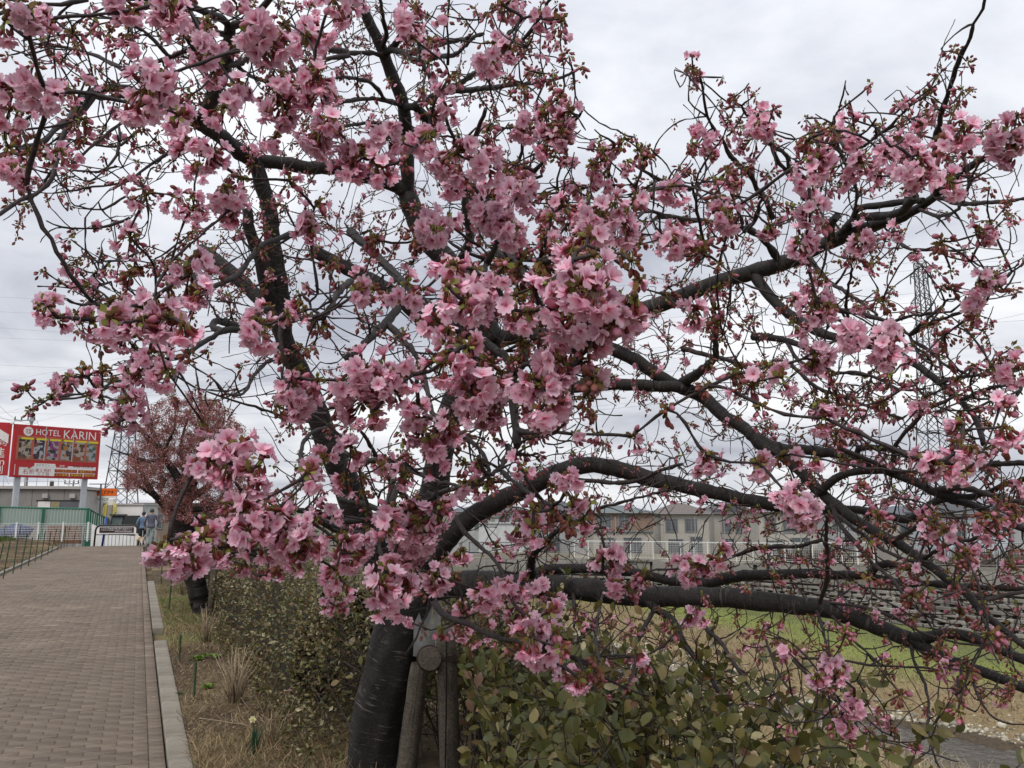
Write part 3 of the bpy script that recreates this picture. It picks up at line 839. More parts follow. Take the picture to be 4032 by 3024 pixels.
# ================================================================== LEFT BACKGROUND
red_m = pmat('billboard_red', (0.46, 0.025, 0.03), rough=.5, var=.1, scale=2)
tile_m = pmat('billboard_terracotta', (0.42, 0.11, 0.07), rough=.5, var=.15, scale=2)
signwhite_m = pmat('sign_white', (0.78, 0.76, 0.74), rough=.5, var=.06)
yellow_m = pmat('sign_yellow', (0.7, 0.58, 0.03), rough=.5, var=.1)
brownred_m = pmat('sign_dark_red', (0.34, 0.03, 0.02), rough=.5, var=.1)
darkred_txt = pmat('sign_red_text', (0.42, 0.03, 0.04), rough=.5, var=.05)
pink_m = pmat('sign_pink', (0.72, 0.42, 0.42), rough=.5, var=.3, scale=6)
post_m = pmat('sign_post_steel', (0.5, 0.52, 0.55), rough=.4, var=.12, metal=.2)
def photo_mat(name, cols, seed):
    m, nt, b, out = new_mat(name); L = nt.links
    t = nnode(nt, 'ShaderNodeTexCoord'); mp = nnode(nt, 'ShaderNodeMapping'); mp.inputs['Location'].default_value = (seed * 3.1, seed * 1.7, seed); L.new(t.outputs['Object'], mp.inputs[0])
    vo = nnode(nt, 'ShaderNodeTexVoronoi', Scale=4.5); vo.distance = 'CHEBYCHEV'; L.new(mp.outputs[0], vo.inputs['Vector'])
    nz = nnode(nt, 'ShaderNodeTexNoise', Scale=3.0, Detail=3.0); L.new(mp.outputs[0], nz.inputs['Vector'])
    s = nnode(nt, 'ShaderNodeSeparateColor'); L.new(vo.outputs['Color'], s.inputs[0])
    ad = nnode(nt, 'ShaderNodeMath', operation='MULTIPLY_ADD'); ad.inputs[1].default_value = .6; L.new(s.outputs[0], ad.inputs[0])
    mu = nnode(nt, 'ShaderNodeMath', operation='MULTIPLY'); mu.inputs[1].default_value = .45; L.new(nz.outputs['Fac'], mu.inputs[0]); L.new(mu.outputs[0], ad.inputs[2])
    cr = nnode(nt, 'ShaderNodeValToRGB'); cr.color_ramp.interpolation = 'CONSTANT'
    el = cr.color_ramp.elements
    cols = [tuple(.6 * q for q in c) for c in cols]; el[0].color = (*cols[0], 1); el[0].position = 0
    for i, c in enumerate(cols[1:]):
        x = el.new((i + 1) / len(cols) * .95) if i < len(cols) - 2 else el[-1]
        x.position = (i + 1) / len(cols) * .95; x.color = (*c, 1)
    L.new(ad.outputs[0], cr.inputs[0]); L.new(cr.outputs[0], b.inputs['Base Color']); b.inputs['Roughness'].default_value = .45
    return m
PH = [photo_mat('print_room_%d' % i, c, i) for i, c in enumerate([
    [(.12, .05, .03), (.5, .36, .2), (.05, .03, .03), (.55, .48, .4), (.2, .1, .05)],
    [(.03, .02, .02), (.3, .1, .04), (.05, .03, .05), (.6, .62, .68), (.02, .01, .02)],
    [(.3, .2, .1), (.5, .48, .45), (.04, .04, .04), (.36, .05, .25), (.6, .6, .58)],
    [(.25, .12, .06), (.55, .5, .5), (.06, .05, .06), (.55, .26, .06), (.1, .08, .12)],
    [(.3, .17, .05), (.12, .06, .02), (.6, .5, .42), (.4, .1, .05), (.62, .58, .5)],
    [(.2, .12, .06), (.4, .25, .1), (.1, .18, .12), (.5, .5, .55), (.12, .08, .07)]])]
def board_root(name, label, A, B, H, z_ground, group=None):
    """upright board from bottom-left A to bottom-right B, height H; local x along the board, -y towards the viewer"""
    mid = (A + B) / 2; d = B - A; w = math.hypot(d[0], d[1])
    root = thing(name, label, 'billboard', (mid[0], mid[1], z_ground), math.atan2(d[1], d[0]), group)
    return root, w, (A[2] + B[2]) / 2 - z_ground
A = P(37, 1880, 48.0); B = P(381, 1886, 52.0)
Zb = -1.3
bb, bw, bz = board_root('billboard', 'large red hotel billboard with white lettering and room photos on two posts', A, B, 3.1, Zb)
BH = 3.12
m = MB(); m.box((0, 0, bz + BH / 2), (bw, .22, BH), bev=.01); m.build('panel', red_m, bb)
def onb(me, name, x, z, root, y=-.118):
    """x,z as fractions of the board (0..1 from left, 0..1 from top)"""
    o = bpy.data.objects.new(name, me); o.location = (-bw / 2 + x * bw, y, bz + BH * (1 - z)); return put(o, root)
def slab(w, h, mat, name, t=.012):
    m = MB(); m.box((0, 0, 0), (w, t, h)); return m.mesh(name, mat)
onb(slab(bw * .93, BH * .46, tile_m, 'picture_band'), 'picture_band', .5, .44, bb)
for i, (x0, x1) in enumerate([(.06, .195), (.225, .345), (.375, .505), (.535, .655), (.685, .81), (.835, .95)]):
    ph = onb(slab((x1 - x0) * bw, BH * .4, PH[i], 'photo'), 'photo', (x0 + x1) / 2, .445, bb, -.128)
    onb(slab((x1 - x0) * bw, BH * .035, yellow_m, 'caption'), 'caption', (x0 + x1) / 2 + .02, .262, bb, -.137)
for x in (.345, .665):
    onb(slab(.045, BH * .66, post_m, 'seam_strip'), 'seam_strip', x, .34, bb, -.145)
m = MB(); m.tube([[0, .01, 0], [0, -.012, 0]], .27, 24); onb(m.mesh('emblem', signwhite_m), 'emblem', .15, .125, bb, -.118)
onb(fit_text('花梨', .3, .32, darkred_txt), 'lettering', .15, .125, bb, -.135)
onb(fit_text('HOTEL', bw * .28, .36, signwhite_m), 'lettering', .375, .125, bb, -.12)
onb(fit_text('KARIN', bw * .385, .52, signwhite_m), 'lettering', .745, .135, bb, -.12)
onb(slab(bw * .93, BH * .2, signwhite_m, 'address_panel'), 'address_panel', .5, .86, bb, -.12)
m = MB()
m.prism([[-.3, 0, -.5], [-.1, 0, -.5], [-.1, 0, .05], [.42, 0, .05], [.42, 0, -.06], [.75, 0, .17], [.42, 0, .4], [.42, 0, .27], [-.3, 0, .27]], (0, -.02, 0))
onb(m.mesh('arrow', red_m), 'arrow', .1, .82, bb, -.13)
onb(fit_text('右折', bw * .13, .3, darkred_txt), 'lettering', .19, .885, bb, -.132)
onb(fit_text('富士見町', bw * .175, .2, darkred_txt), 'lettering', .35, .855, bb, -.132)
onb(fit_text('三丁目', bw * .13, .19, darkred_txt), 'lettering', .35, .925, bb, -.132)
onb(slab(bw * .235, BH * .06, signwhite_m, 'search_box'), 'search_box', .365, .755, bb, -.13)
onb(fit_text('ホテカリン', bw * .15, .13, black_m), 'lettering', .34, .755, bb, -.138)
onb(slab(bw * .135, BH * .06, red_m, 'search_button'), 'search_button', .56, .76, bb, -.13)
onb(fit_text('検索', bw * .06, .13, signwhite_m), 'lettering', .56, .76, bb, -.138)
onb(fit_text('042-392-5', bw * .24, .16, black_m), 'lettering', .81, .755, bb, -.138)
for (x0, x1, z, txt) in [(.48, .74, .855, 'ナノスチーマー'), (.755, .965, .855, '浴室シアター'), (.48, .645, .93, '人工温泉'), (.66, .81, .93, '美容軟水'), (.825, .965, .93, '美肌の湯')]:
    onb(slab((x1 - x0) * bw, BH * .06, brownred_m, 'tag'), 'tag', (x0 + x1) / 2, z, bb, -.13)
    onb(fit_text(txt, (x1 - x0) * bw * .85, .14, yellow_m), 'lettering', (x0 + x1) / 2, z, bb, -.14)
for x in (.1, .87):
    m = MB(); m.box((-bw / 2 + x * bw, .2, bz / 2 + .3), (.3, .2, bz + .6)); m.build('post', post_m, bb)
# neighbouring billboard, mostly out of frame
A2 = P(-330, 1865, 46); B2 = P(30, 1872, 48.2)
b2, bw2, bz2 = board_root('billboard', 'red roadside billboard with big white arrow, cut by the frame edge', A2, B2, 3.1, Zb)
m = MB(); m.box((0, 0, bz2 + 1.55), (bw2, .22, 3.1), bev=.01); m.build('panel', red_m, b2)
def onb2(me, name, x, z):
    o = bpy.data.objects.new(name, me); o.location = (-bw2 / 2 + x * bw2, -.125, bz2 + 3.1 * (1 - z)); return put(o, b2)
m = MB(); m.prism([[.62, 0, -.62], [.62, 0, -.1], [-.5, 0, .62], [-1.6, 0, -.1], [-1.6, 0, -.62], [-.8, 0, -.12], [-.5, 0, .1], [-.2, 0, -.12]], (0, -.02, 0)); onb2(m.mesh('arrow', signwhite_m), 'arrow', .83, .2)
onb2(fit_text('方向', 1.0, .42, signwhite_m), 'lettering', .84, .38)
onb2(fit_text('直進', 1.35, .62, signwhite_m), 'lettering', .79, .57)
onb2(fit_text('m', .42, .26, signwhite_m), 'lettering', .9, .76)
onb2(fit_text('側', .5, .5, signwhite_m), 'lettering', .88, .89)
for x in (.25, .7):
    m = MB(); m.box((-bw2 / 2 + x * bw2, .2, bz2 / 2 + .3), (.3, .2, bz2 + .6)); m.build('post', post_m, b2)
m = MB(); m.lathe((0, 0, 0), [(.02, 0), (.1, .03), (.11, .12), (.05, .18), (.01, .19)], 10)
o = m.build('floodlight', signwhite_m, bb); o.location = (-bw / 2 - .12, -.05, bz + BH - .05)

# utility poles
conc_m = pmat('pole_concrete', (0.27, 0.26, 0.24), rough=.85, var=.2, scale=4)
def upole(label, px, ytop, d, zg, arm_y=None, arm=(0, 0), r=.15, spike=False, mat=None):
    t = P(px, ytop, d); root = thing('utility_pole', label, 'utility pole', (t[0], t[1], zg))
    H = t[2] - zg
    m = MB(); m.tube([[0, 0, 0], [0, 0, H]], [r * 1.2, r * .8], 10); m.build('pole', mat or conc_m, root, smooth=True)
    if spike:
        m = MB(); m.tube([[0, 0, H - .02], [0, 0, H + 1.9]], [.19, .04], 6); m.build('lattice_tip', galv_m, root)
    if arm_y:
        za = P(px, arm_y, d)[2] - zg
        m = MB(); m.box((0, -.15, za), (arm[1] - arm[0], .09, .1)); ar = m.build('crossarm', galv_m, root); ar.location = ((arm[0] + arm[1]) / 2, 0, 0)
        for k in range(4):
            x = arm[0] + (arm[1] - arm[0]) * (k + .1) / 3.2 - (arm[0] + arm[1]) / 2
            m = MB(); m.lathe((x, -.15, za + .05), [(.05, 0), (.08, .1), (.04, .2), (.07, .28), (.02, .32)], 8); m.build('insulator', steel_m, ar)
    return root
upole('concrete utility pole with crossarm and pointed tip behind hotel billboard', 124, 1662, 75, -1.3, 1656, (-1.5, .4), spike=True)
upole('dark weathered pole standing between the billboard posts', 205, 1893, 70, -1.3, mat=pmat('dark_wood', (.05, .04, .035), rough=.9), r=.2)
upole('slim utility pole with crossarm on the roofline right of billboard', 290, 1892, 80, -1.3, 1905, (-.8, .6), r=.09)
for k, (x0, y0, x1, y1, sg) in enumerate([(-150, 1480, 90, 1660, 1.0), (-150, 1560, 75, 1650, .6), (-120, 1400, 150, 1665, 1.6), (145, 1655, 330, 1950, 1.2), (20, 1870, 40, 1905, .2)]):
    wire('black service wire drooping to the crossarm behind the hotel billboard', P(x0, y0, 62), P(x1, y1, 75), sg, .012, 'service wires by the billboard')

# grey flat-roofed building behind the billboard
bld_m = pmat('grey_siding', (0.25, 0.24, 0.225), rough=.7, var=.12, scale=2)
bld2_m = pmat('pale_siding', (0.42, 0.41, 0.39), rough=.7, var=.12, scale=2)
a = P(-260, 1922, 56); b_ = P(318, 1931, 58); zt = a[2]; zg0 = -1.5
dvec = b_ - a; wB = math.hypot(dvec[0], dvec[1])
gb = thing('workshop_building', 'low grey flat-roofed building with a strip window behind the billboard', 'building', ((a[0] + b_[0]) / 2, (a[1] + b_[1]) / 2, zg0), math.atan2(dvec[1], dvec[0]))
Hb = zt - zg0
m = MB(); m.box((0, 5, Hb / 2), (wB, 10, Hb)); m.build('wall', bld_m, gb)
for k in range(9):
    m = MB(); m.box((-wB / 2 + (k + .5) * wB / 9, -.02, Hb / 2), (wB / 9 - .03, .05, Hb - .1)); m.build('siding_panel', bld_m, gb)
m = MB(); m.box((0, 5, Hb + .08), (wB + .5, 10.5, .2)); m.build('roof', bld2_m, gb)
m = MB(); m.box((wB / 2 + .03, 5, Hb / 2 - .05), (.06, 9.8, Hb - .12)); m.build('side_wall', bld2_m, gb)
for (x0, x1, mt) in ((.71, .8, signwhite_m), (.8, .865, pmat('curtain', (.3, .26, .15))), (.865, .99, glass_m)):
    m = MB(); m.box((-wB / 2 + (x0 + x1) / 2 * wB, -.06, Hb - 1.35), ((x1 - x0) * wB - .05, .06, .95)); m.build('window_pane', mt, gb)
m = MB(); m.box((-wB / 2 + .85 * wB, -.06, Hb - .83), (.3 * wB, .1, .08)); m.box((-wB / 2 + .85 * wB, -.06, Hb - 1.87), (.3 * wB, .1, .08)); m.build('window_frame', black_m, gb)
m = MB()
for k in range(13):
    x = -wB / 2 + (k + .5) * wB / 13; m.bar([x, 1.0, Hb + .18], [x, 1.0, Hb + .95], .025)
for z in (.55, .95): m.bar([-wB / 2, 1.0, Hb + z], [wB / 2 - .5, 1.0, Hb + z], .022)
m.build('roof_railing', post_m, gb)
for x in (.76, .95):
    m = MB(); m.box((-wB / 2 + x * wB, -.15, Hb - .5), (.35, .25, .3)); m.build('vent_hood', bld2_m, gb)

# white garage building with dark opening, orange and green shop signs
a = P(385, 1992, 64); b_ = P(563, 1986, 64); zt = (a[2] + b_[2]) / 2; wB = b_[0] - a[0]
wg = thing('garage_building', 'white garage building with dark roller-door opening at path end', 'building', ((a[0] + b_[0]) / 2, a[1], -1.5)); Hb = zt + 1.5
m = MB(); m.box((0, 1.5, Hb / 2), (wB, 2.6, Hb)); m.build('wall', w_white, wg)
m = MB(); m.box((0, .05, Hb - .62), (wB + .1, .3, 1.28)); m.build('fascia', signwhite_m, wg)
m = MB(); m.box((.55, .15, Hb - 2.2), (1.6, .16, 2.0)); m.build('door_opening', pmat('interior_shade', (.008, .008, .009), rough=.9), wg)  # solid slab, no recess: the interior's shade is put into its near-black colour
m = MB()
for k in range(6): m.box((.55, .08, Hb - 1.2 - k * .09), (1.6, .06, .075))
m.build('roller_shutter', bld2_m, wg)
m = MB(); m.box((0, 1.4, Hb + .06), (wB + .3, 3.2, .12)); m.build('roof', bld2_m, wg)
m = MB(); m.tube([[wB / 2 + .1, -.1, Hb], [wB / 2 + .15, -.1, Hb - .4], [wB / 2 + .1, -.1, .2]], .05, 6); m.build('downpipe', frame_m, wg)
orange_m = pmat('sign_orange', (0.72, 0.13, 0.01), rough=.45, var=.05); green_m = pmat('sign_green', (0.01, 0.24, 0.07), rough=.5, var=.05)
sg = thing('shop_sign', 'orange roof sign with black slanted letters above white panel with green letters', 'sign', tuple(P(410, 1978, 62)[:2]) + (-1.5,))
z1, z2, z3 = P(410, 1978, 62)[2] + 1.5, P(410, 1953, 62)[2] + 1.5, P(410, 1923, 62)[2] + 1.5
sw = 92 / FPX * 62
m = MB(); m.box((0, 0, (z2 + z3) / 2), (sw, .2, z3 - z2 - .01)); m.build('orange_panel', orange_m, sg)
m = MB(); m.box((.1, 0, (z1 + z2) / 2), (sw * .92, .18, z2 - z1)); m.build('white_panel', signwhite_m, sg)
m = MB()
for x in (-.6, .6): m.bar([x, .1, 0], [x, .1, z1 + .05], .06)
m.build('posts', galv_m, sg)
me = fit_text('KTM', sw * .62, (z3 - z2) * .42, black_m); me.transform(Matrix.Shear('XZ', 4, (0.35, 0)) if False else Matrix(((1, 0, .35, 0), (0, 1, 0, 0), (0, 0, 1, 0), (0, 0, 0, 1))))
o = put(bpy.data.objects.new('lettering', me), sg); o.location = (.1, -.112, (z2 + z3) / 2)
o = put(bpy.data.objects.new('lettering', fit_text('REDOM', sw * .58, (z2 - z1) * .45, green_m)), sg); o.location = (-.05, -.1, (z1 + z2) / 2)
# antenna
t = P(398, 1906, 54); an = thing('antenna', 'thin aerial mast with a long horizontal rod beside the orange sign', 'antenna', (t[0], t[1], -1.4)); Ha = t[2] + 1.4
m = MB(); m.tube([[.12, 0, 0], [0, 0, Ha]], .05, 6); m.build('mast', steel_m, an)
m = MB(); m.bar([-.75, 0, Ha], [.5, 0, Ha], .03)
for k in range(6): m.bar([-.7 + k * .22, -.25, Ha], [-.7 + k * .22, .25, Ha], .015)
m.build('rods', steel_m, an)
# brown apartment block
ap_m = wallm('apartment', (0.2, 0.155, 0.125)); a = P(535, 1985, 85); b_ = P(760, 1985, 85); zt = a[2]
ap = thing('apartment_block', 'brown apartment building with small square windows beyond the people', 'building', ((a[0] + b_[0]) / 2, a[1] + 5, -1.5)); wB = b_[0] - a[0]; Hb = zt + 1.5
m = MB(); m.box((0, 0, Hb / 2), (wB, 10, Hb)); m.build('wall', ap_m, ap)
m = MB(); m.box((-wB / 2 + .9, 1, Hb + .45), (1.8, 3, .9)); m.build('roof_house', ap_m, ap)
m = MB(); m.box((0, 0, Hb + .06), (wB + .3, 10.4, .16)); m.build('roof', r_brn, ap)
m = MB(); m.box((-1.9, -5.3, Hb - .12), (1.9, .9, .14)); m.build('canopy', w_beige, ap)
for (px, py) in ((637, 2038), (633, 2068), (700, 2040), (700, 2070), (560, 2012), (600, 2012), (573, 2052)):
    q = P(px, py, 85); x = q[0] - ap.location.x; z = q[2] + 1.5
    m = MB()
    for s in (-1, 1): m.box((x + s * .3, -5.04, z), (.06, .1, .75)); m.box((x, -5.04, z + s * .36), (.6, .104, .06))
    f = m.build('window', frame_m, ap); m = MB(); m.box((x, -5.02, z), (.58, .06, .68)); m.build('pane', glass_m, f)

# green panel fence, white mesh fence, white boards, blue poles
gp_m = leafmat('x', 0); bpy.data.materials.remove(gp_m)
gpan_m, nt, b, out = new_mat('green_translucent_sheet')
b.inputs['Base Color'].default_value = (0.36, 0.44, 0.39, 1); b.inputs['Roughness'].default_value = .35
tr = nnode(nt, 'ShaderNodeBsdfTranslucent'); tr.inputs['Color'].default_value = (.5, .6, .54, 1)
ms = nnode(nt, 'ShaderNodeMixShader'); ms.inputs[0].default_value = .35
nt.links.new(b.outputs[0], ms.inputs[1]); nt.links.new(tr.outputs[0], ms.inputs[2]); nt.links.new(ms.outputs[0], out.inputs['Surface'])
gpost_m = pmat('green_post', (0.02, 0.14, 0.085), rough=.5, var=.1)
def gfence(label, pts, d_list, ytop, ybot, nrib, post_every, zg=-1.35):
    root = thing('panel_fence', label, 'fence', tuple(P(pts[0], ytop[0], d_list[0])[:2]) + (zg,))
    n = len(pts)
    tops = [P(pts[i], ytop[i], d_list[i]) for i in range(n)]; bots = [P(pts[i], ybot[i], d_list[i]) for i in range(n)]
    for i in range(n - 1):
        m = MB(); V = []; F = []
        for k in range(nrib + 1):
            t = k / nrib; a = tops[i] * (1 - t) + tops[i + 1] * t; c = bots[i] * (1 - t) + bots[i + 1] * t
            dv = tops[i + 1] - tops[i]; nr = np.array([dv[1], -dv[0], 0]); nr /= np.linalg.norm(nr)
            off = nr * (.03 if k % 2 else -.03)
            V += [np.array([a[0], a[1], a[2]]) + off, np.array([a[0], a[1], c[2]]) + off]
            if k: q = 2 * k; F.append((q - 2, q - 1, q + 1, q))
        m.add(V, F); setrel(m.build('sheet', gpan_m, root), root)
        m = MB(); m.bar(tops[i] + [0, 0, .02], tops[i + 1] + [0, 0, .02], .05); setrel(m.build('top_rail', gpost_m, root), root)
        for k in range(post_every):
            t = k / post_every; a = tops[i] * (1 - t) + tops[i + 1] * t + np.array([.02, -.12, 0]); m = MB(); m.tube([[a[0], a[1], zg], [a[0], a[1], a[2] + .05]], .09, 4); setrel(m.build('post', gpost_m, root), root)
    return root
gfence('green corrugated translucent panel fence below the hotel billboard', [-180, 2, 175, 350], [46, 46.2, 46.5, 47], [1994, 1998, 2002, 2005], [2066, 2069, 2071, 2074], 28, 1)
gfence('green panel fence of narrow ribs running towards the orange sign', [350, 375, 400, 425, 455], [47.0, 49, 51, 54, 58], [2005, 2020, 2032, 2043, 2052], [2080, 2082, 2082, 2080, 2078], 8, 3)
mf = thing('mesh_fence', 'white wire mesh fence with white posts behind the garden stakes', 'fence', tuple(P(150, 2130, 43)[:2]) + (0.1,))
zb_, zt_ = .12, P(150, 2062, 43)[2]
ends = [P(-200, 2062, 42.4), P(362, 2062, 43.8)]
for t in (0, .155, .31, .465, .62, .795, .975):
    p = ends[0] * (1 - t) + ends[1] * t; m = MB(); m.tube([[p[0], p[1], zb_ - .1], [p[0], p[1], zt_ + .08]], .045, 6); setrel(m.build('post', white_m, mf), mf)
m = MB(); L_ = np.linalg.norm(ends[1] - ends[0])
for z in np.arange(zb_, zt_ + .01, .12): m.bar([*ends[0][:2], z], [*ends[1][:2], z], .008, 3)
for t in np.arange(0, 1, .07 / L_): p = ends[0] * (1 - t) + ends[1] * t; m.bar([p[0], p[1], zb_], [p[0], p[1], zt_], .005, 3)
setrel(m.build('wire_mesh', white_m, mf, kind='stuff'), mf)
# clutter behind mesh fence: brick-red low wall + blue tarps
m = MB(); q0, q1 = P(190, 2100, 45), P(330, 2100, 45.3); m.box(((q0[0] + q1[0]) / 2, q0[1], .35), (q1[0] - q0[0], .25, 1.0)); m.build('low_wall', pmat('red_brick_low', (.16, .085, .055), rough=.9, var=.35, scale=5), None, label='low reddish brown wall behind the white mesh fence', category='wall')
m = MB(); q0 = P(60, 2090, 45.2); 
m.add(xf(rock(rng, .7)[0] * np.array([1.1, .6, .8]), (q0[0], q0[1], .4)), rock(rng)[1]); m.build('tarpaulin', pmat('blue_tarp', (.03, .05, .13), rough=.5, var=.4), None, smooth=True, label='dark blue tarpaulin heap behind the white mesh fence', category='tarpaulin')
# white boards beside and behind the barrier
wb = thing('board_fence', 'low white board fence behind the brown barrier sign', 'fence', tuple(P(460, 2140, 42)[:2]) + (-.3,))
pts = [P(362, 2064, 43.6), P(402, 2082, 42.5), P(545, 2112, 41.6)]
bots = -.75
for (a, b_, n) in ((pts[0], pts[1], 3), (pts[1] + [0, 0, -.25], pts[2], 10)):
    for k in range(n):
        t0, t1 = k / n, (k + 1) / n - .02; p0 = a * (1 - t0) + b_ * t0; p1 = a * (1 - t1) + b_ * t1
        m = MB(); m.prism([[p0[0], p0[1], bots], [p1[0], p1[1], bots], [p1[0], p1[1], p1[2]], [p0[0], p0[1], p0[2]]], (0, .05, 0)); setrel(m.build('board', white_m, wb), wb)
blue_m = pmat('blue_paint', (0.015, 0.05, 0.3), rough=.45, var=.15); navy_m = pmat('navy_paint', (0.01, 0.014, 0.04), rough=.45, var=.15)
def pole(name, label, px, y0, y1, d, r, mat, px2=None):
    a = P(px, y1, d); t = P(px2 or px, y0, d); m = MB(); m.tube([[0, 0, 0], [t[0] - a[0], 0, t[2] - a[2]]], r, 8); o = m.build(name, mat, None, True, label=label, category='pole'); o.location = a
pole('pole', 'bright blue round post just behind the brown barrier', 402, 2036, 2152, 40.2, .055, blue_m, 411)
pole('pole', 'dark navy post at the end of the white boards', 551, 2018, 2150, 39.8, .045, navy_m, 557)
pole('pole', 'white post right next to the dark navy post', 557, 2022, 2150, 40.4, .05, white_m, 565)

# barrier sign
brn_m = pmat('barrier_brown', (0.018, 0.011, 0.010), rough=.4, var=.2)
gpt = GP(456, 2147, 0.0); bs = thing('barrier_sign', 'dark brown inverted-U barrier with white framed notice board across path', 'barrier', (gpt[0], gpt[1], 0.0), R(4))
wS, hS = 2.02, .93
arc = [[-wS / 2, 0, -.1], [-wS / 2 + .02, 0, hS - .22], [-wS / 2 + .07, 0, hS - .08], [-wS / 2 + .2, 0, hS]]
arc = arc + [[-x, y, z] for x, y, z in arc[::-1]]
m = MB(); m.tube(arc, .045, 8); m.build('frame', brn_m, bs, True)
m = MB(); m.bar([-wS / 2 + .02, 0, .5], [wS / 2 - .02, 0, .5], .025, 6); m.build('crossbar', brn_m, bs)
m = MB(); m.box((0, 0, .71), (wS - .22, .03, .34)); m.build('board', signwhite_m, bs)
m = MB(); m.box((0, -.02, .72), (wS - .42, .02, .26)); pl = m.build('plate', pmat('plate_maroon', (.03, .012, .012), rough=.5), bs)
for (txt, w, z, x) in (('このさき自転車は通り抜け出来ません。', 1.46, .795, 0), ('川沿または側道の歩道をご利用下さい。', 1.46, .72, 0), ('東京都北多摩北部建設事務所', .82, .645, .32)):
    o = put(bpy.data.objects.new('lettering', fit_text(txt, w, .055, signwhite_m)), pl); o.location = (x, -.034, z)

# garden stakes along both verges
stake_m = pmat('stake_green', (0.03, 0.06, 0.025), rough=.6, var=.3, scale=30)
def stake(label, px, py, H, r, group, lean=(0, 0)):
    g = GP(px, py, .06); u, v = UVof(g); z = float(ground_z(u, v))
    m = MB(); n = 9; m.tube([[lean[0] * t * H, lean[1] * t * H, t * (H + .1) - .1] for t in np.linspace(0, 1, n)], [r * (1.25 if k % 2 else 1) for k in range(n)], 6)
    o = m.build('garden_stake', stake_m, None, label=label, category='garden stake', group=group); o.location = (g[0], g[1], z)
for k, (x, y) in enumerate([(-30, 2290), (10, 2268), (50, 2250), (80, 2232), (110, 2222), (137, 2206), (160, 2196), (187, 2180), (200, 2170), (225, 2163), (238, 2158), (252, 2152), (262, 2150), (285, 2147), (325, 2146), (65, 2155), (8, 2165)]):
    stake('thin dark green garden stake in dry bed left of the path', x, y, 1.0 * rng.uniform(.92, 1.05), .013, 'garden stakes left of the path', (rng.normal(.08, .04), rng.normal(0, .03)))
stake('short dark green garden stake standing beside the green weeds', 764, 2742, .32, .009, 'short garden stakes')
stake('small green stake near the gap in the kerb', 706, 2590, .3, .009, 'short garden stakes')
stake('tall green stake on the mossy strip by the leaning tree', 664, 2395, .62, .011, 'short garden stakes', (.04, 0))
stake('green stake at the far end of the mossy strip', 634, 2295, .5, .011, 'short garden stakes')

# crane truck
steelw_m = pmat('crane_grey', (0.33, 0.31, 0.27), rough=.6, var=.2); yel_m = pmat('sling_yellow', (0.6, 0.52, 0.14), rough=.7, var=.2); tyre_m = pmat('tyre', (.012, .012, .012), rough=.85); rim_m = pmat('rim', (.4, .4, .4), rough=.4, metal=.5)
c0 = P(462, 2050, 54); ct = thing('crane_truck', 'small crane truck with grey boom and yellow slings by the garage', 'truck', (c0[0], c0[1], -1.42), R(-8))
zc0 = c0[2] + 1.42
m = MB(); m.box((0, 0, .75), (1.6, 3.6, .3), bev=.04); m.build('chassis', pmat('chassis_black', (.015, .015, .017), rough=.6), ct)
zcab = P(466, 2030, 54)[2] + 1.42
m = MB(); m.prism([[.0, -.9, .9], [.0, 1.2, .9], [.0, 1.1, zcab], [.0, -.6, zcab]], (.92, 0, 0)); cab = m.build('cab', pmat('cab_dark', (.03, .035, .035), rough=.4), ct); 
m = MB(); m.add([[.1, -.93, 1.15], [.82, -.93, 1.15], [.82, -.67, zcab - .12], [.1, -.67, zcab - .12]], [(0, 1, 2, 3)]); m.build('windscreen', pmat('cab_glass', (.12, .15, .15), rough=.15), cab)
m = MB(); m.box((.46, -.62, zcab + .05), (.98, .5, .08), bev=.02); m.build('cab_roof', pmat('cab_visor', (.02, .02, .02), rough=.5), cab)
zb0 = P(438, 1990, 54)[2] + 1.42
m = MB(); m.tube([[-.55, 0, .8], [-.5, 0, zb0]], [.3, .19], 8); bo = m.build('boom', steelw_m, ct)
m = MB(); m.box((-.47, 0, zb0 + .22), (.42, .3, .5), bev=.05); m.build('boom_head', signwhite_m, bo)
for dx, l in ((-.38, .75), (-.26, 1.0), (.25, .9), (.36, .6)):
    m = MB(); m.tube([[-.47 + dx * .6, -.1, zb0 + .2], [-.47 + dx * 1.1, -.15, zb0 - .1], [-.47 + dx * 1.15, -.15, zb0 - l * .7], [-.47 + dx * .9, -.15, zb0 - l]], [.03, .07, .08, .02], 6); m.build('sling', yel_m, bo)
for sx in (-.75, .75):
    for yy in (-1.2, 1.2):
        m = MB(); m.tube([[sx - .12, yy, .36], [sx + .12, yy, .36]], .36, 14); wlo = m.build('wheel', tyre_m, ct); m = MB(); m.tube([[sx - .13, yy, .36], [sx + .13, yy, .36]], .2, 12); m.build('rim', rim_m, wlo)
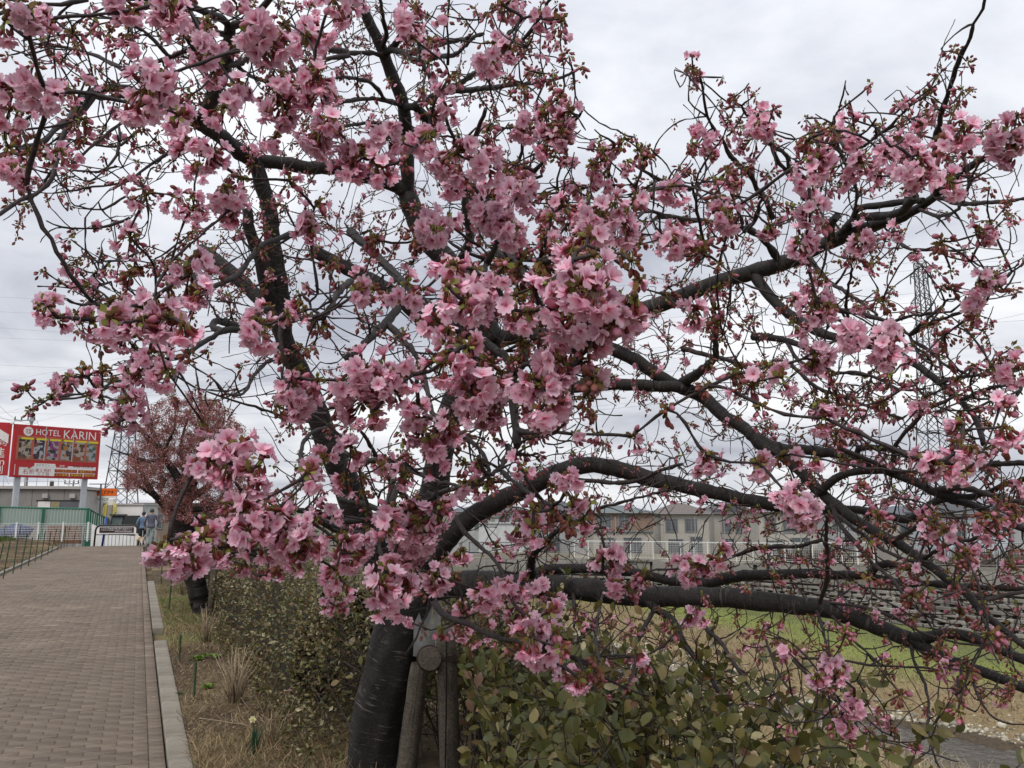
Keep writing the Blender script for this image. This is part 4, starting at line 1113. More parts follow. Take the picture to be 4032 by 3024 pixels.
# road lorry-free; people follow below
# ================================================================== PEOPLE AND DOG
def skin_body(name, chain, radii, edges, colour_fn, mats, loc, rz, root_i=0):
    """one continuous skinned surface grown over a posed skeleton; colour_fn picks a material per face centre"""
    me = bpy.data.meshes.new(name); me.from_pydata(chain, edges, [])
    o = bpy.data.objects.new(name, me); COL.objects.link(o)
    md = o.modifiers.new('skin', 'SKIN'); md.use_smooth_shade = True
    sv = me.skin_vertices[0].data
    for i, r in enumerate(radii):
        sv[i].radius = r if isinstance(r, tuple) else (r, r); sv[i].use_root = (i == root_i)
    ss = o.modifiers.new('sub', 'SUBSURF'); ss.levels = 2; ss.render_levels = 2
    dg = bpy.context.evaluated_depsgraph_get(); dg.update()
    m2 = bpy.data.meshes.new_from_object(o.evaluated_get(dg))
    COL.objects.unlink(o); bpy.data.objects.remove(o)
    m2.materials.clear()
    for mm in mats: m2.materials.append(mm)
    for p in m2.polygons: p.material_index = colour_fn(np.array(p.center)); p.use_smooth = True
    ob = bpy.data.objects.new(name, m2); ob.location = loc; ob.rotation_euler = (0, 0, rz)
    return ob
def person(label, loc, rz, Hh, jacket, trousers, hair, arm_pose, stride, hat=None):
    s = Hh / 1.7
    J = []; Rr = []; E = []
    def j(x, y, z, r, par=None):
        J.append((x * s, y * s, z * s)); Rr.append((r[0] * s, r[1] * s) if isinstance(r, tuple) else r * s)
        if par is not None: E.append((par, len(J) - 1))
        return len(J) - 1
    pel = j(0, 0, .93, (.155, .115)); wai = j(0, 0, 1.08, (.15, .11), pel); che = j(0, .01, 1.27, (.185, .125), wai); shc = j(0, 0, 1.41, (.13, .1), che)
    nk = j(0, -.01, 1.48, .055, shc); hd0 = j(0, -.02, 1.56, (.075, .09), nk); hd1 = j(0, -.02, 1.64, (.08, .095), hd0); j(0, -.015, 1.69, (.045, .05), hd1)
    for sd in (-1, 1):
        hip = j(sd * .09, 0, .86, .1, pel); kn = j(sd * .1, -.05 * stride * sd - .02, .49, .068, hip); an = j(sd * .1, .12 * stride * sd, .1, .05, kn); he = j(sd * .1, .12 * stride * sd, .045, .045, an); j(sd * .11, .12 * stride * sd - .17, .035, (.045, .03), he)
        sh = j(sd * .2, 0, 1.38, .075, shc); el = j(sd * (.27 + arm_pose[0]), .04, 1.12, .06, sh); wr = j(sd * (.25 + arm_pose[0] * .5), -.08 + arm_pose[1], .9, .04, el)
        pa = j(sd * .25, -.1 + arm_pose[1], .83, (.038, .022), wr)
        for q, (dx, l) in enumerate(((-.028, .07), (-.01, .085), (.01, .08), (.028, .06))):
            f1 = j(sd * .25 + dx * .3, -.105 + arm_pose[1] + dx, .79, .011, pa); f2 = j(sd * .25 + dx * .3 - sd * .01, -.11 + arm_pose[1] + dx, .79 - l * .5, .01, f1); j(sd * .25 - sd * .02, -.112 + arm_pose[1] + dx, .79 - l, .008, f2)
        t1 = j(sd * .22, -.13 + arm_pose[1], .82, .011, pa); j(sd * .21, -.145 + arm_pose[1], .78, .009, t1)
    skin_c = pmat('skin', (.45, .27, .19), rough=.55, var=.08)
    shoe = pmat('shoe', (.03, .028, .028), rough=.6)
    mats = [skin_c, jacket, trousers, shoe]
    def cf(c):
        c = c / s
        if c[2] < .085: return 3
        if c[2] > 1.47: return 0
        if c[2] < .88 and abs(c[0]) > .19: return 0 if c[2] < .88 else 1
        if c[2] < .9: return 2
        return 1
    root = thing('person', label, 'person', loc, rz)
    b_ = skin_body('body', J, Rr, E, cf, mats, (0, 0, 0), 0); put(b_, root)
    # hair / cap, face features, jacket hem
    m = MB(); prof = [(.092, 1.575), (.1, 1.62), (.096, 1.67), (.07, 1.715), (.02, 1.735)]
    m.lathe((0, .005 * s, 0), [(r * s, z * s) for r, z in prof], 14); m.build('hair' if hat is None else 'cap', hair if hat is None else hat, root, True)
    m = MB(); m.add(xf(rock(random_rs, 1)[0] * .016, (0, -.112 * s, 1.575 * s)), rock(random_rs)[1])
    for sd in (-1, 1): m.add(xf(rock(random_rs, 1)[0] * np.array([.012, .02, .03]), (sd * .085 * s, -.01, 1.58 * s)), rock(random_rs)[1])
    m.build('face_features', skin_c, root, True)
    m = MB(); m.lathe((0, 0, 0), [(.0, .84 * s), (.17 * s, .84 * s), (.185 * s, .9 * s), (.165 * s, 1.0 * s), (.1 * s, 1.02 * s)], 16)
    V, F, C, B2_ = m.arrays(); V[:, 1] *= .74; put(bpy.data.objects.new('jacket_hem', mesh_from('jacket_hem', V, F, jacket, C, B2_, True)), root)
    return root
random_rs = np.random.default_rng(3)
camo = pmat('camo_trousers', (.3, .36, .33), rough=.8, var=.4, scale=14, col2=(.1, .11, .1))
g1 = GP(590, 2150, 0); g2 = GP(571, 2147, 0)
dirp = math.atan2(UA[1], UA[0]) - math.pi / 2
person('person in slate grey jacket and pale camouflage trousers walking away', (g1[0], g1[1], 0), math.pi + dirp + .1, 1.7, pmat('jacket_slate', (.1, .105, .14), rough=.8, var=.2, scale=9, bump=.5, bscale=14), camo, pmat('hair_grey', (.05, .05, .05), rough=.7), (.04, .02), 1.0)
person('person in faded blue denim jacket and dark trousers beside the white post', (g2[0] - .42, g2[1] + .6, -.02), math.pi + dirp - .1, 1.58, pmat('jacket_denim', (.11, .17, .26), rough=.8, var=.3, scale=9), pmat('trousers_dark', (.015, .017, .03), rough=.8), pmat('hair_dark', (.02, .018, .016), rough=.7), (.03, .02), -.8)
# dog: trunk with deep chest, neck, head, legs with hocks, tail
gd = GP(590, 2149, 0)
dj = [(0, 0, .4), (0, -.18, .42), (0, -.34, .43), (0, .2, .41), (0, -.44, .5), (0, -.52, .6), (0, -.6, .62), (0, -.72, .575), (0, .32, .46), (0, .42, .56), (0, .46, .66)]
drr = [(.1, .1), (.115, .125), (.1, .12), (.105, .105), (.08, .085), (.075, .08), (.075, .075), (.038, .035), .035, .03, .015]
de = [(0, 1), (1, 2), (0, 3), (2, 4), (4, 5), (5, 6), (6, 7), (3, 8), (8, 9), (9, 10)]
for sd in (-1, 1):
    k = len(dj); dj += [(sd * .08, -.32, .33), (sd * .085, -.3, .18), (sd * .085, -.31, .04), (sd * .085, -.36, .025)]; drr += [.05, .032, .026, .03]; de += [(2, k), (k, k + 1), (k + 1, k + 2), (k + 2, k + 3)]
    k = len(dj); dj += [(sd * .085, .2, .3), (sd * .09, .29, .17), (sd * .09, .25, .04), (sd * .09, .2, .025)]; drr += [.065, .035, .026, .03]; de += [(3, k), (k, k + 1), (k + 1, k + 2), (k + 2, k + 3)]
    k = len(dj); dj += [(sd * .055, -.56, .67), (sd * .08, -.55, .62)]; drr += [.025, .015]; de += [(6, k), (k, k + 1)]
furw = pmat('fur_white', (.55, .5, .42), rough=.9, var=.2, scale=25, bump=.6, bscale=90); furt = pmat('fur_tan', (.36, .23, .12), rough=.9, var=.3, scale=25, bump=.6, bscale=90)
dg_root = thing('dog', 'small white and tan dog walking beside the person in grey', 'dog', (gd[0] - .12, gd[1] - .7, 0), math.pi + dirp + .45)
dg_root.scale = (.85,) * 3
db = skin_body('body', dj, drr, de, lambda c: 1 if (math.sin(c[1] * 9 + 1) + math.sin(c[2] * 17)) > .55 else 0, [furw, furt], (0, 0, 0), 0); put(db, dg_root)
m = MB(); m.add(xf(rock(random_rs, 1)[0] * .022, (0, -.755, .585)), rock(random_rs)[1]); m.build('nose', black_m, dg_root, True)
m = MB(); h0 = np.array(GP(598, 2149, 0)) + [0, 0, .85]
m.tube([np.array([0, -.45, .56]), np.array([.15, -.2, .62]), np.array([.3, .15, .8])], .008, 5); m.build('leash', pmat('leash', (.1, .02, .02)), dg_root)
# ================================================================== BLOSSOM CLUSTERS
PET_E = np.array([0.94, 0.66, 0.765]); PET_M = np.array([0.90, 0.47, 0.61]); PET_C = np.array([0.62, 0.12, 0.24])
BUD = np.array([0.44, 0.13, 0.19]); BUDL = np.array([0.68, 0.32, 0.42]); CAL = np.array([0.22, 0.055, 0.05]); PED = np.array([0.20, 0.20, 0.055]); PEDR = np.array([0.25, 0.11, 0.06])
BRC = np.array([0.21, 0.13, 0.05]); BRG = np.array([0.22, 0.24, 0.06]); STM = np.array([0.72, 0.5, 0.4])
blossom_m = leafmat('blossom', trans=.38, rough=.6, var=.12, scale=120, spec=.15, rand=.17)
def basis(a):
    a = a / np.linalg.norm(a); h = np.array([0, 0, 1.0]) if abs(a[2]) < .9 else np.array([1.0, 0, 0])
    x = np.cross(h, a); x /= np.linalg.norm(x); return x, np.cross(a, x), a
def add_flower(m, base, axis, rs, lod, openness=1.0, size=1.0):
    X, Y, Z = basis(axis); L = .017 * size
    wht = rs.uniform(0, .28); tone = rs.uniform(.86, 1.06); ph0 = rs.uniform(0, 6.28)
    for k in range(5):
        ph = ph0 + k * 1.2566 + rs.normal(0, .07); rad = math.cos(ph) * X + math.sin(ph) * Y; tan = -math.sin(ph) * X + math.cos(ph) * Y
        pt = rs.uniform(.9, 1.07); tilt = rs.uniform(.12, .65) + (1 - openness) * .75; cup = rs.uniform(-.25, .35)
        if lod == 0:
            S = np.array([0, .3, .62, .88, 1.0]); Wd = np.array([.08, .29, .44, .40, .22])
            V = []; C = []
            for s, w in zip(S, Wd):
                an = tilt + .45 * (1 - s) - cup * s
                r = s * L; c, zz = r * math.cos(an), r * math.sin(an) + .004
                for q in (-1, 0, 1):
                    ss = r - (.2 * L if (q == 0 and s == 1.0) else 0)
                    lift = (.10 * L * s * (q != 0)) + rs.normal(0, .02 * L)
                    V.append(base + rad * (ss * math.cos(an)) + tan * (q * w * L * 1.02) + Z * (ss * math.sin(an) + .003 + lift))
                    col = PET_C * (1 - min(1, s / .35)) + PET_M * min(1, s / .35) if s < .35 else PET_M * (1 - (s - .35) / .65) + PET_E * ((s - .35) / .65)
                    C.append(np.minimum((col * (1 - wht * s) + np.array([.93, .80, .86]) * wht * s) * tone * pt, .93))
            F = []
            for i in range(4):
                for q in range(2): a = i * 3 + q; F.append((a, a + 1, a + 4, a + 3))
            m.add(V, F, C)
        else:
            an = tilt - cup * .5; p1 = rad * math.cos(an) + Z * math.sin(an)
            V = [base + Z * .002, base + p1 * L * .6 + tan * L * .48, base + p1 * L, base + p1 * L * .6 - tan * L * .48]
            m.add(V, [(0, 1, 2, 3)], np.minimum(np.array([PET_C * .5 + PET_M * .5, PET_M, PET_E, PET_M]) * tone, .93))
    if lod == 0:
        for k in range(9):
            d = Z + (X * rs.normal(0, .45) + Y * rs.normal(0, .45)); d /= np.linalg.norm(d); t = base + d * L * rs.uniform(.45, .7); w = X * .0007
            m.add([base - w, base + w, t], [(0, 1, 2)], [PET_C, PET_C, STM])
    m.tube([base - Z * .009, base - Z * .002, base + Z * .002], [.0015, .0032, .0036], 5 if lod == 0 else 3, CAL, caps=False)
def add_bud(m, base, axis, rs, lod, s=1.0, brown=0.0):
    X, Y, Z = basis(axis); l = .013 * s * rs.uniform(.8, 1.2); w = .0048 * s * rs.uniform(.85, 1.25)
    c0 = BUD * rs.uniform(.8, 1.25); c1 = np.minimum(BUDL * rs.uniform(.85, 1.15), .9)
    if rs.random() < brown: c0 = np.array([.23, .12, .055]) * rs.uniform(.7, 1.3); c1 = c0 * .5 + BUD * .55; l *= .9; w *= .9
    n = 6 if lod == 0 else 4
    prof = [(.3, -.35), (.62, -.1), (1.0, .35), (.85, .7), (.25, 1.0)] if lod == 0 else [(.35, -.3), (1.0, .35), (.2, 1.0)]
    V = []; C = []
    for r, z in prof:
        for q in range(n):
            a = 6.2832 * q / n; V.append(base + X * math.cos(a) * r * w + Y * math.sin(a) * r * w + Z * z * l)
            C.append(CAL * 1.2 if z < 0 else (c0 * (1 - z) + c1 * z))
    F = [(i * n + q, i * n + (q + 1) % n, (i + 1) * n + (q + 1) % n, (i + 1) * n + q) for i in range(len(prof) - 1) for q in range(n)] + [tuple((len(prof) - 1) * n + q for q in range(n))]
    m.add(V, F, C)
def add_ped(m, a, b, rs, lod, green=.5):
    mid = (a + b) / 2 + np.array([0, 0, .006]); c = PED * green + PEDR * (1 - green)
    if lod == 0: m.tube([a, mid, b], [.0011, .001, .0012], 4, c, caps=False)
    else:
        w = np.array([.0012, .0008, 0]); m.add([a - w, a + w, b + w, b - w], [(0, 1, 2, 3)], c)
def cluster(seed, nf, nb, rad, lod):
    rs = np.random.default_rng(seed); m = MB()
    tot = nf + nb; order = rs.permutation(tot)
    umb = [rs.normal(0, 1, 3) for _ in range(max(2, tot // 3))]
    for k in range(tot):
        isf = order[k] < nf
        d = umb[k % len(umb)] / np.linalg.norm(umb[k % len(umb)]) + rs.normal(0, .5, 3); d[2] -= .25; d /= np.linalg.norm(d)
        start = d * .006; ln = rad * rs.uniform(.5, 1.0) * (1.0 if isf else .85)
        end = d * ln; end[2] -= rad * .28
        ax = d * .75 + np.array([0, 0, -.45]) + rs.normal(0, .25, 3); ax /= np.linalg.norm(ax)
        add_ped(m, start, end - ax * .008, rs, lod, rs.random())
        if isf: add_flower(m, end, ax, rs, lod, rs.uniform(.55, 1.0), rs.uniform(.85, 1.12))
        else: add_bud(m, end, ax, rs, lod, rs.uniform(.8, 1.25), .62 if nf == 0 else .4)
    for k in range((7 if lod == 0 else 5) + nb // 3):
        d = rs.normal(0, 1, 3); d /= np.linalg.norm(d); t = rs.normal(0, 1, 3); t -= d * np.dot(t, d); t /= np.linalg.norm(t)
        l = rs.uniform(.008, .018); w = l * .35; c = (BRC if rs.random() < .6 else BRG) * rs.uniform(.7, 1.3)
        b0 = d * .004
        m.add([b0, b0 + d * l * .55 + t * w, b0 + d * l, b0 + d * l * .55 - t * w], [(0, 1, 2, 3)], c)
    if lod == 0: m.lathe((0, 0, -.004), [(.003, 0), (.0055, .004), (.003, .009)], 6, BRC * .6)
    return m
CSPEC = {('o', 0): (6, 2, .022), ('o', 1): (11, 3, .030), ('o', 2): (17, 4, .040), ('m', 0): (2, 5, .028), ('m', 1): (3, 8, .038), ('m', 2): (5, 10, .048), ('b', 0): (0, 7, .026), ('b', 1): (0, 11, .034), ('b', 2): (1, 15, .042)}
CM = {}; CA = {}
for (t, sz), (nf, nb, rd) in CSPEC.items():
    for q in range(4):
        mm = cluster(hash((ord(t), sz, q)) % 9973, nf, nb, rd, 0)
        CM[t, sz, q] = mm.mesh('blossom_cluster', blossom_m, True)
    for q in range(4):
        mm = cluster((ord(t) * 31 + sz * 7 + q * 3 + 500), nf, nb, rd, 1)
        V, F, C, B2_ = mm.arrays()
        T = np.array([f if len(f) == 4 else (f[0], f[1], f[2], f[2]) for f in F])
        CA[t, sz, q] = (V, [list(f) for f in F], C)

# ================================================================== TREE GROWTH
TILE = {'A': (0, 0, 1.6458), 'B': (1344, 0, 1.6458), 'C': (2688, 0, 1.6458), 'D': (0, 900, 1.6458), 'E': (1344, 900, 1.6458), 'F': (2688, 900, 1.6458), 'G': (1344, 1700, 1.6458), 'H': (2688, 1700, 1.6458),
        'c4': (0, 2000, 1.62), 'c5': (1000, 2000, 1.62), 'c6': (2000, 2000, 1.62), 'c7': (3000, 2000, 1.62), 'S': (0, 0, 1.0), 'c1': (0, 1400, 2.074)}
def tsrc(t, x, y): a, b, s = TILE[t]; return a + x / s, b + y / s
def catmull(P_, step):
    P_ = np.asarray(P_, float); out = []
    Q = np.vstack([2 * P_[0] - P_[1], P_, 2 * P_[-1] - P_[-2]])
    for i in range(1, len(Q) - 2):
        p0, p1, p2, p3 = Q[i - 1], Q[i], Q[i + 1], Q[i + 2]; n = max(2, int(np.linalg.norm(p2[:3] - p1[:3]) / step))
        for k in range(n):
            t = k / n; out.append(.5 * ((2 * p1) + (-p0 + p2) * t + (2 * p0 - 5 * p1 + 4 * p2 - p3) * t * t + (-p0 + 3 * p1 - 3 * p2 + p3) * t ** 3))
    out.append(Q[-2]); return np.array(out)
class Tree:
    def __init__(s):
        s.n = 0; s._p = np.zeros((150000, 3)); s._r = np.zeros(150000); s._t = np.zeros((150000, 3)); s._o = np.zeros(150000, int); s.chains = []
    pos = property(lambda s: s._p[:s.n]); rad = property(lambda s: s._r[:s.n]); tan = property(lambda s: s._t[:s.n]); own = property(lambda s: s._o[:s.n])
    def addchain(s, pts, rad, kind, col=None, parent=-1):
        T = np.gradient(pts, axis=0); T /= np.maximum(np.linalg.norm(T, axis=1, keepdims=True), 1e-9)
        cid = len(s.chains); s.chains.append([pts, np.array(rad, float), kind, parent, 0]); k = len(pts); n = s.n
        s._p[n:n + k] = pts; s._r[n:n + k] = rad; s._t[n:n + k] = T; s._o[n:n + k] = cid; s.n += k
        return cid
    def trace(s, tile, txt, w0, w1, d0=None, d1=None, snap=True, kind='branch', wig=.0016):
        """a limb followed point by point; widths in tile pixels, depths in metres; without d0 it starts on the nearest limb"""
        xy = [tuple(map(float, q.split(','))) for q in txt.split()]; src = np.array([tsrc(tile, *q) for q in xy]); sc = TILE[tile][2]
        if d0 is None:
            pr = proj(s.pos); dd = np.hypot(pr[:, 0] - src[0, 0], pr[:, 1] - src[0, 1]); dd = dd - np.minimum(s.rad / pr[:, 2] * FPX, 60) * .5
            i = int(np.argmin(dd)); d0 = float(pr[i, 2]); start = s.pos[i]
        else: start = None
        if d1 is None: d1 = d0 - .3
        L = np.concatenate([[0], np.cumsum(np.hypot(*np.diff(src, axis=0).T))]); L /= L[-1]
        n = len(src); pts = []
        for i in range(n):
            d = d0 + (d1 - d0) * L[i]; w = (w0 + (w1 - w0) * L[i]) / sc / FPX * d / 2
            pts.append([*P(src[i, 0], src[i, 1], d), w])
        if start is not None and snap: pts = [[*start, pts[0][3]]] + (pts[1:] if np.linalg.norm(np.array(pts[0][:3]) - start) < .12 else pts)
        q = catmull(pts, .035)
        if len(q) < 3: q = catmull(pts, .01)
        p = q[:, :3]; p[1:-1] += rng.normal(0, wig, (len(p) - 2, 3))
        return s.addchain(p, np.maximum(q[:, 3], .0025), kind)
    def twig(s, a, rs, r_tip=.0024, maxd=9, curve=.5, kind='twig', up=.15):
        dv = a - s.pos; d = np.linalg.norm(dv, axis=1)
        al = (dv * s.tan).sum(1) / np.maximum(d, 1e-6)
        cost = d * (1.25 - .3 * al) + .02 * (s.rad < .003)
        i = int(np.argmin(cost)); D = d[i]
        if D < .012 or D > maxd: return None
        p0 = s.pos[i]; dr = dv[i] / D
        side = np.cross(dr, rs.normal(0, 1, 3)); side /= max(np.linalg.norm(side), 1e-6)
        curve = curve * min(1.0, .4 / max(D, .05)); t0 = (s.tan[i] * .45 + dr * .55 + side * curve * .55) * D; t1 = (dr * .8 + np.array([0, 0, up]) + side * -curve * .5 + rs.normal(0, .12, 3)) * D
        n = max(4, int(D / .022)); t = np.linspace(0, 1, n)[:, None]
        p = (2 * t ** 3 - 3 * t ** 2 + 1) * p0 + (t ** 3 - 2 * t ** 2 + t) * t0 + (-2 * t ** 3 + 3 * t ** 2) * a + (t ** 3 - t ** 2) * t1
        w = rs.normal(0, 1, (n, 3)) * min(.002, D * .006); w[0] = 0; w[-1] = 0; p = p + w
        r0 = min(s.rad[i] * .85, r_tip + .0008 + .005 * D); r0 = max(r0, r_tip)
        rr = r0 + (r_tip - r0) * t[:, 0] ** .8
        par = int(s.own[i]); cid = s.addchain(p, rr, kind, parent=par)
        c = par; hop = 0
        while c >= 0 and s.chains[c][2] == 'twig' and hop < 12: s.chains[c][4] += 1; c = s.chains[c][3]; hop += 1
        return cid
bark_m = barkmat('cherry_bark', (0.020, 0.0165, 0.0155), (0.115, 0.10, 0.093), 62, .9)
twig_m = barkmat('cherry_twig', (0.030, 0.022, 0.021), (0.115, 0.098, 0.092), 150, .5)
trunk_m = barkmat('cherry_trunk_bark', (0.016, 0.0135, 0.0125), (0.115, 0.10, 0.092), 55, 1.0, 1.2)
def limb_mesh(c, sides, rs, rough):
    pts, rad = c[0], c[1].copy()
    rad = rad * (1 + rough * rs.normal(0, 1, len(rad)).clip(-1.2, 2.2))
    m = MB(); m.tube(pts, rad, sides)
    return m

T1 = Tree()
# trunk and the leaders
T1.trace('S', '1440,3330 1452,3180 1466,3012 1498,2802 1540,2617 1572,2494 1598,2400 1600,2330', 196, 200, 5.15, 5.1, kind='trunk', wig=.002)
tr_ = T1.trace
tr_('S', '1600,2390 1530,2270 1470,2150 1420,2050 1362,1900 1344,1860 1290,1740 1240,1600 1190,1480 1135,1380', 142, 76, 5.1, 4.5)
tr_('S', '1620,2370 1645,2240 1672,2110 1708,1943 1733,1790 1765,1640 1810,1540 1880,1450 1945,1345', 130, 84, 5.1, 4.8)
tr_('D', '1868,760 1790,560 1750,450 1690,200 1620,20 1600,-130', 122, 66, None, 4.2)
tr_('D', '1840,700 1820,450 1790,220 1760,50 1745,-140 1700,-280 1650,-440', 118, 92, None, 4.3)
tr_('D', '1760,560 1680,450 1550,330 1400,200 1300,140', 100, 78, None, 4.6)
# joint at upper left and its limbs
tr_('A', '1650,1040 1800,1055 2000,1085 2212,1095 2390,1150 2540,1190 2642,1260', 86, 92, None, 4.9)
tr_('A', '1620,1040 1550,980 1450,900 1350,830 1250,780 1150,740', 112, 80, None, 3.6)
tr_('A', '1300,800 1340,720 1400,580 1460,430 1485,300 1490,180', 95, 74, None, 2.7)
tr_('A', '1490,180 1430,120 1300,65 1150,5 1000,-60', 52, 40, None, 2.3)
tr_('A', '1495,185 1600,130 1690,60 1750,-10 1800,-90', 54, 40, None, 2.4)
tr_('A', '1375,620 1330,480 1280,340 1220,250 1175,180 1120,90 1040,-40', 48, 30, None, 2.6)
tr_('A', '1160,745 1050,700 930,620 830,575 650,572 570,610 500,680 450,780 380,820 290,905 150,965 0,1005 -150,1060', 58, 26, None, 2.3)
tr_('A', '640,580 590,640 530,720 440,820 400,920 370,1050 330,1160 270,1230 120,1300 0,1385 -120,1450', 44, 20, None, 2.4)
tr_('A', '1000,680 900,650 780,620 650,640 500,600', 34, 20, None, 3.0)
tr_('A', '900,520 800,450 680,390 560,340 440,310 240,285 170,250', 34, 12, 2.9, 3.2)
tr_('A', '1240,310 1160,350 1050,390 930,410 850,440', 32, 20, None, 3.2)
tr_('A', '1130,380 1060,330 1000,260 930,200 860,160 760,120 640,100', 28, 14, None, 3.0)
tr_('A', '570,0 400,25 250,40 100,60 0,90 -150,140', 30, 24, 2.2, 2.0)
tr_('A', '1470,210 1400,215 1320,190 1270,130 1240,80', 40, 26, None, 2.3)
tr_('A', '1500,430 1580,400 1620,350 1680,300', 40, 26, None, 2.3)
tr_('A', '1540,450 1620,490 1740,520 1860,480 2000,430 2100,390 2260,360', 26, 30, None, 3.4)
tr_('A', '1840,170 1950,240 2060,280 2130,320 2240,330', 24, 30, 2.5, 2.9)
tr_('A', '840,760 700,860 620,930 540,1000 490,1050 450,1030', 24, 14, 3.2, 2.9)
tr_('A', '770,820 775,920 750,1010 700,1080 640,1110 550,1110 470,1100', 18, 14, 3.1, 2.9)
tr_('A', '900,840 830,900 780,940 700,950 560,930 450,900', 20, 12, 3.3, 3.1)
tr_('A', '1290,900 1180,960 1080,1000 960,1080 870,1150 780,1190 600,1210 450,1240 345,1252', 30, 9, 3.8, 3.2)
tr_('A', '820,1270 740,1320 670,1360 600,1358 520,1340 460,1310', 18, 10, 3.4, 3.2)
tr_('A', '840,1410 760,1450 660,1470 540,1480 400,1470 300,1430', 20, 9, 3.2, 3.0)
# middle column and top centre
tr_('S', '1945,1345 1905,1250 1850,1150 1780,1050 1700,960 1640,870 1605,770', 95, 80, None, 4.9)
tr_('B', '430,1267 430,1080 420,900 405,700 350,540 300,420 260,310 200,180 140,60 90,-80', 92, 66, None, 4.4)
tr_('B', '400,700 330,660 200,640 60,650 -120,700', 30, 22, None, 4.0)
tr_('B', '260,400 180,340 60,345 -80,330', 32, 24, None, 4.1)
tr_('B', '300,640 200,540 100,510 0,500 -150,530', 28, 18, None, 3.9)
tr_('B', '370,780 250,800 120,800 0,830 -140,900', 28, 20, None, 3.9)
tr_('B', '330,330 390,230 400,110 395,0 390,-80', 48, 36, None, 3.9)
tr_('B', '340,350 440,340 560,310 700,270 820,250', 42, 26, None, 3.4)
tr_('B', '395,400 480,390 620,370 740,350 800,300 860,240 920,220', 38, 22, None, 3.2)
tr_('B', '410,690 520,670 600,620 700,590 800,585 950,570 1100,550 1250,540 1380,515 1480,480 1540,445', 50, 17, None, 2.9)
tr_('B', '700,560 800,520 880,460 950,420 1000,380', 44, 26, None, 2.6)
tr_('B', '620,860 560,780 510,720 470,680', 60, 60, None, 4.6)
tr_('B', '640,540 560,470 520,380 505,280 500,180', 34, 22, None, 2.6)
tr_('B', '270,320 290,230 270,120 255,20 240,-60', 30, 22, None, 4.0)
tr_('B', '690,420 690,250 690,120 700,0 705,-60', 18, 12, 3.2, 3.0)
tr_('B', '1010,330 1060,250 1120,180 1175,120', 30, 20, 2.4, 2.2)
tr_('B', '1130,295 1230,200 1300,90 1340,20 1370,-40', 28, 20, 2.6, 2.4)
tr_('B', '800,1700 830,1560 810,1400 800,1280 800,1170', 66, 40, None, 2.8)
tr_('B', '740,960 700,830 680,760', 30, 20, 2.0, 1.95)
tr_('B', '840,970 870,880 900,780 935,705', 34, 24, 1.95, 1.8)
tr_('B', '1150,1080 1170,980 1190,900 1205,790', 26, 18, 2.4, 2.3)
tr_('B', '1250,1110 1320,1040 1420,930 1500,800 1570,695', 26, 20, 2.3, 2.0)
tr_('B', '1560,1440 1640,1390 1700,1280 1720,1190 1740,1050 1770,930', 30, 18, 2.8, 2.3)
tr_('B', '2260,1230 2120,1190 1990,1130 1890,1060', 30, 18, 2.6, 2.4)
tr_('B', '1870,1320 1950,1240 2030,1180', 24, 16, 2.2, 2.0)
tr_('B', '2250,1420 2100,1400 1990,1370 1900,1420', 28, 18, 2.6, 2.2)
tr_('B', '950,1250 1060,1210 1160,1180 1300,1140', 30, 20, 2.6, 2.4)
tr_('B', '1640,1420 1500,1350 1440,1270 1400,1220', 26, 16, None, 2.6)
# knot: left stub limb, right limbs
tr_('E', '980,720 850,680 720,640 560,610 350,430 180,330 0,240 -150,160 -200,140', 105, 84, None, 4.7)
tr_('E', '990,720 1150,690 1400,690 1600,640 1900,545 2212,440 2400,360 2660,285', 112, 98, None, 4.4)
tr_('F', '440,290 550,255 700,205 900,110 1050,50 1190,0 1320,-55', 105, 82, None, 4.1)
tr_('C', '1020,1550 1200,1468 1400,1420 1600,1300 1750,1180 1870,1070 1980,1020 2060,985 2230,900', 74, 36, None, 3.2)
tr_('C', '990,1470 1120,1420 1300,1400 1420,1370 1500,1270', 52, 60, None, 3.6)
tr_('C', '1030,1390 1150,1350 1300,1330 1420,1310 1560,1300', 40, 44, None, 3.7)
tr_('C', '1640,900 1670,770 1700,670 1740,540 1780,410 1840,290 1890,150 1940,60 1965,-20 2000,-90', 44, 15, 3.4, 2.6)
tr_('C', '1650,1290 1640,1100 1640,900', 40, 44, None, 3.3)
tr_('C', '1640,1310 1800,1320 2000,1310 2130,1300 2260,1280', 34, 20, None, 2.9)
tr_('C', '1540,1370 1640,1400 1720,1390 1790,1350 1840,1240 1870,1160', 24, 20, None, 2.8)
tr_('C', '1080,1000 1200,930 1310,850 1400,770 1450,700', 26, 16, 2.9, 2.6)
tr_('C', '1120,1400 1130,1250 1080,1130 1030,1010 990,880 970,820 1000,730', 24, 14, None, 2.4)
tr_('C', '1120,1040 1115,900 1105,760 1080,655', 22, 14, 2.8, 2.5)
tr_('C', '930,1560 960,1450 1000,1400', 60, 50, None, 3.9)
tr_('C', '790,1290 720,1170 650,1090 600,1010 560,920 470,820 400,720 330,640', 36, 16, 3.6, 2.7)
tr_('C', '760,1080 680,1020 610,960 560,920', 28, 26, None, 2.9)
tr_('C', '580,1410 540,1300 480,1220 440,1130 380,1080 310,1010 250,900 180,800 150,700 130,590 110,450', 38, 12, 3.6, 2.7)
tr_('C', '340,720 240,620 140,540 80,505', 14, 9, 2.9, 2.75)
tr_('C', '400,1500 470,1430 500,1320 520,1280', 34, 24, 3.4, 3.1)
tr_('C', '590,1640 540,1570 480,1520 410,1480 300,1450 120,1430 0,1420 -160,1400', 44, 26, None, 3.4)
tr_('C', '150,1659 120,1500 90,1370 70,1250 60,1180', 26, 18, 2.6, 2.3)
tr_('C', '390,1450 350,1350 320,1260 300,1190', 24, 16, 2.7, 2.4)
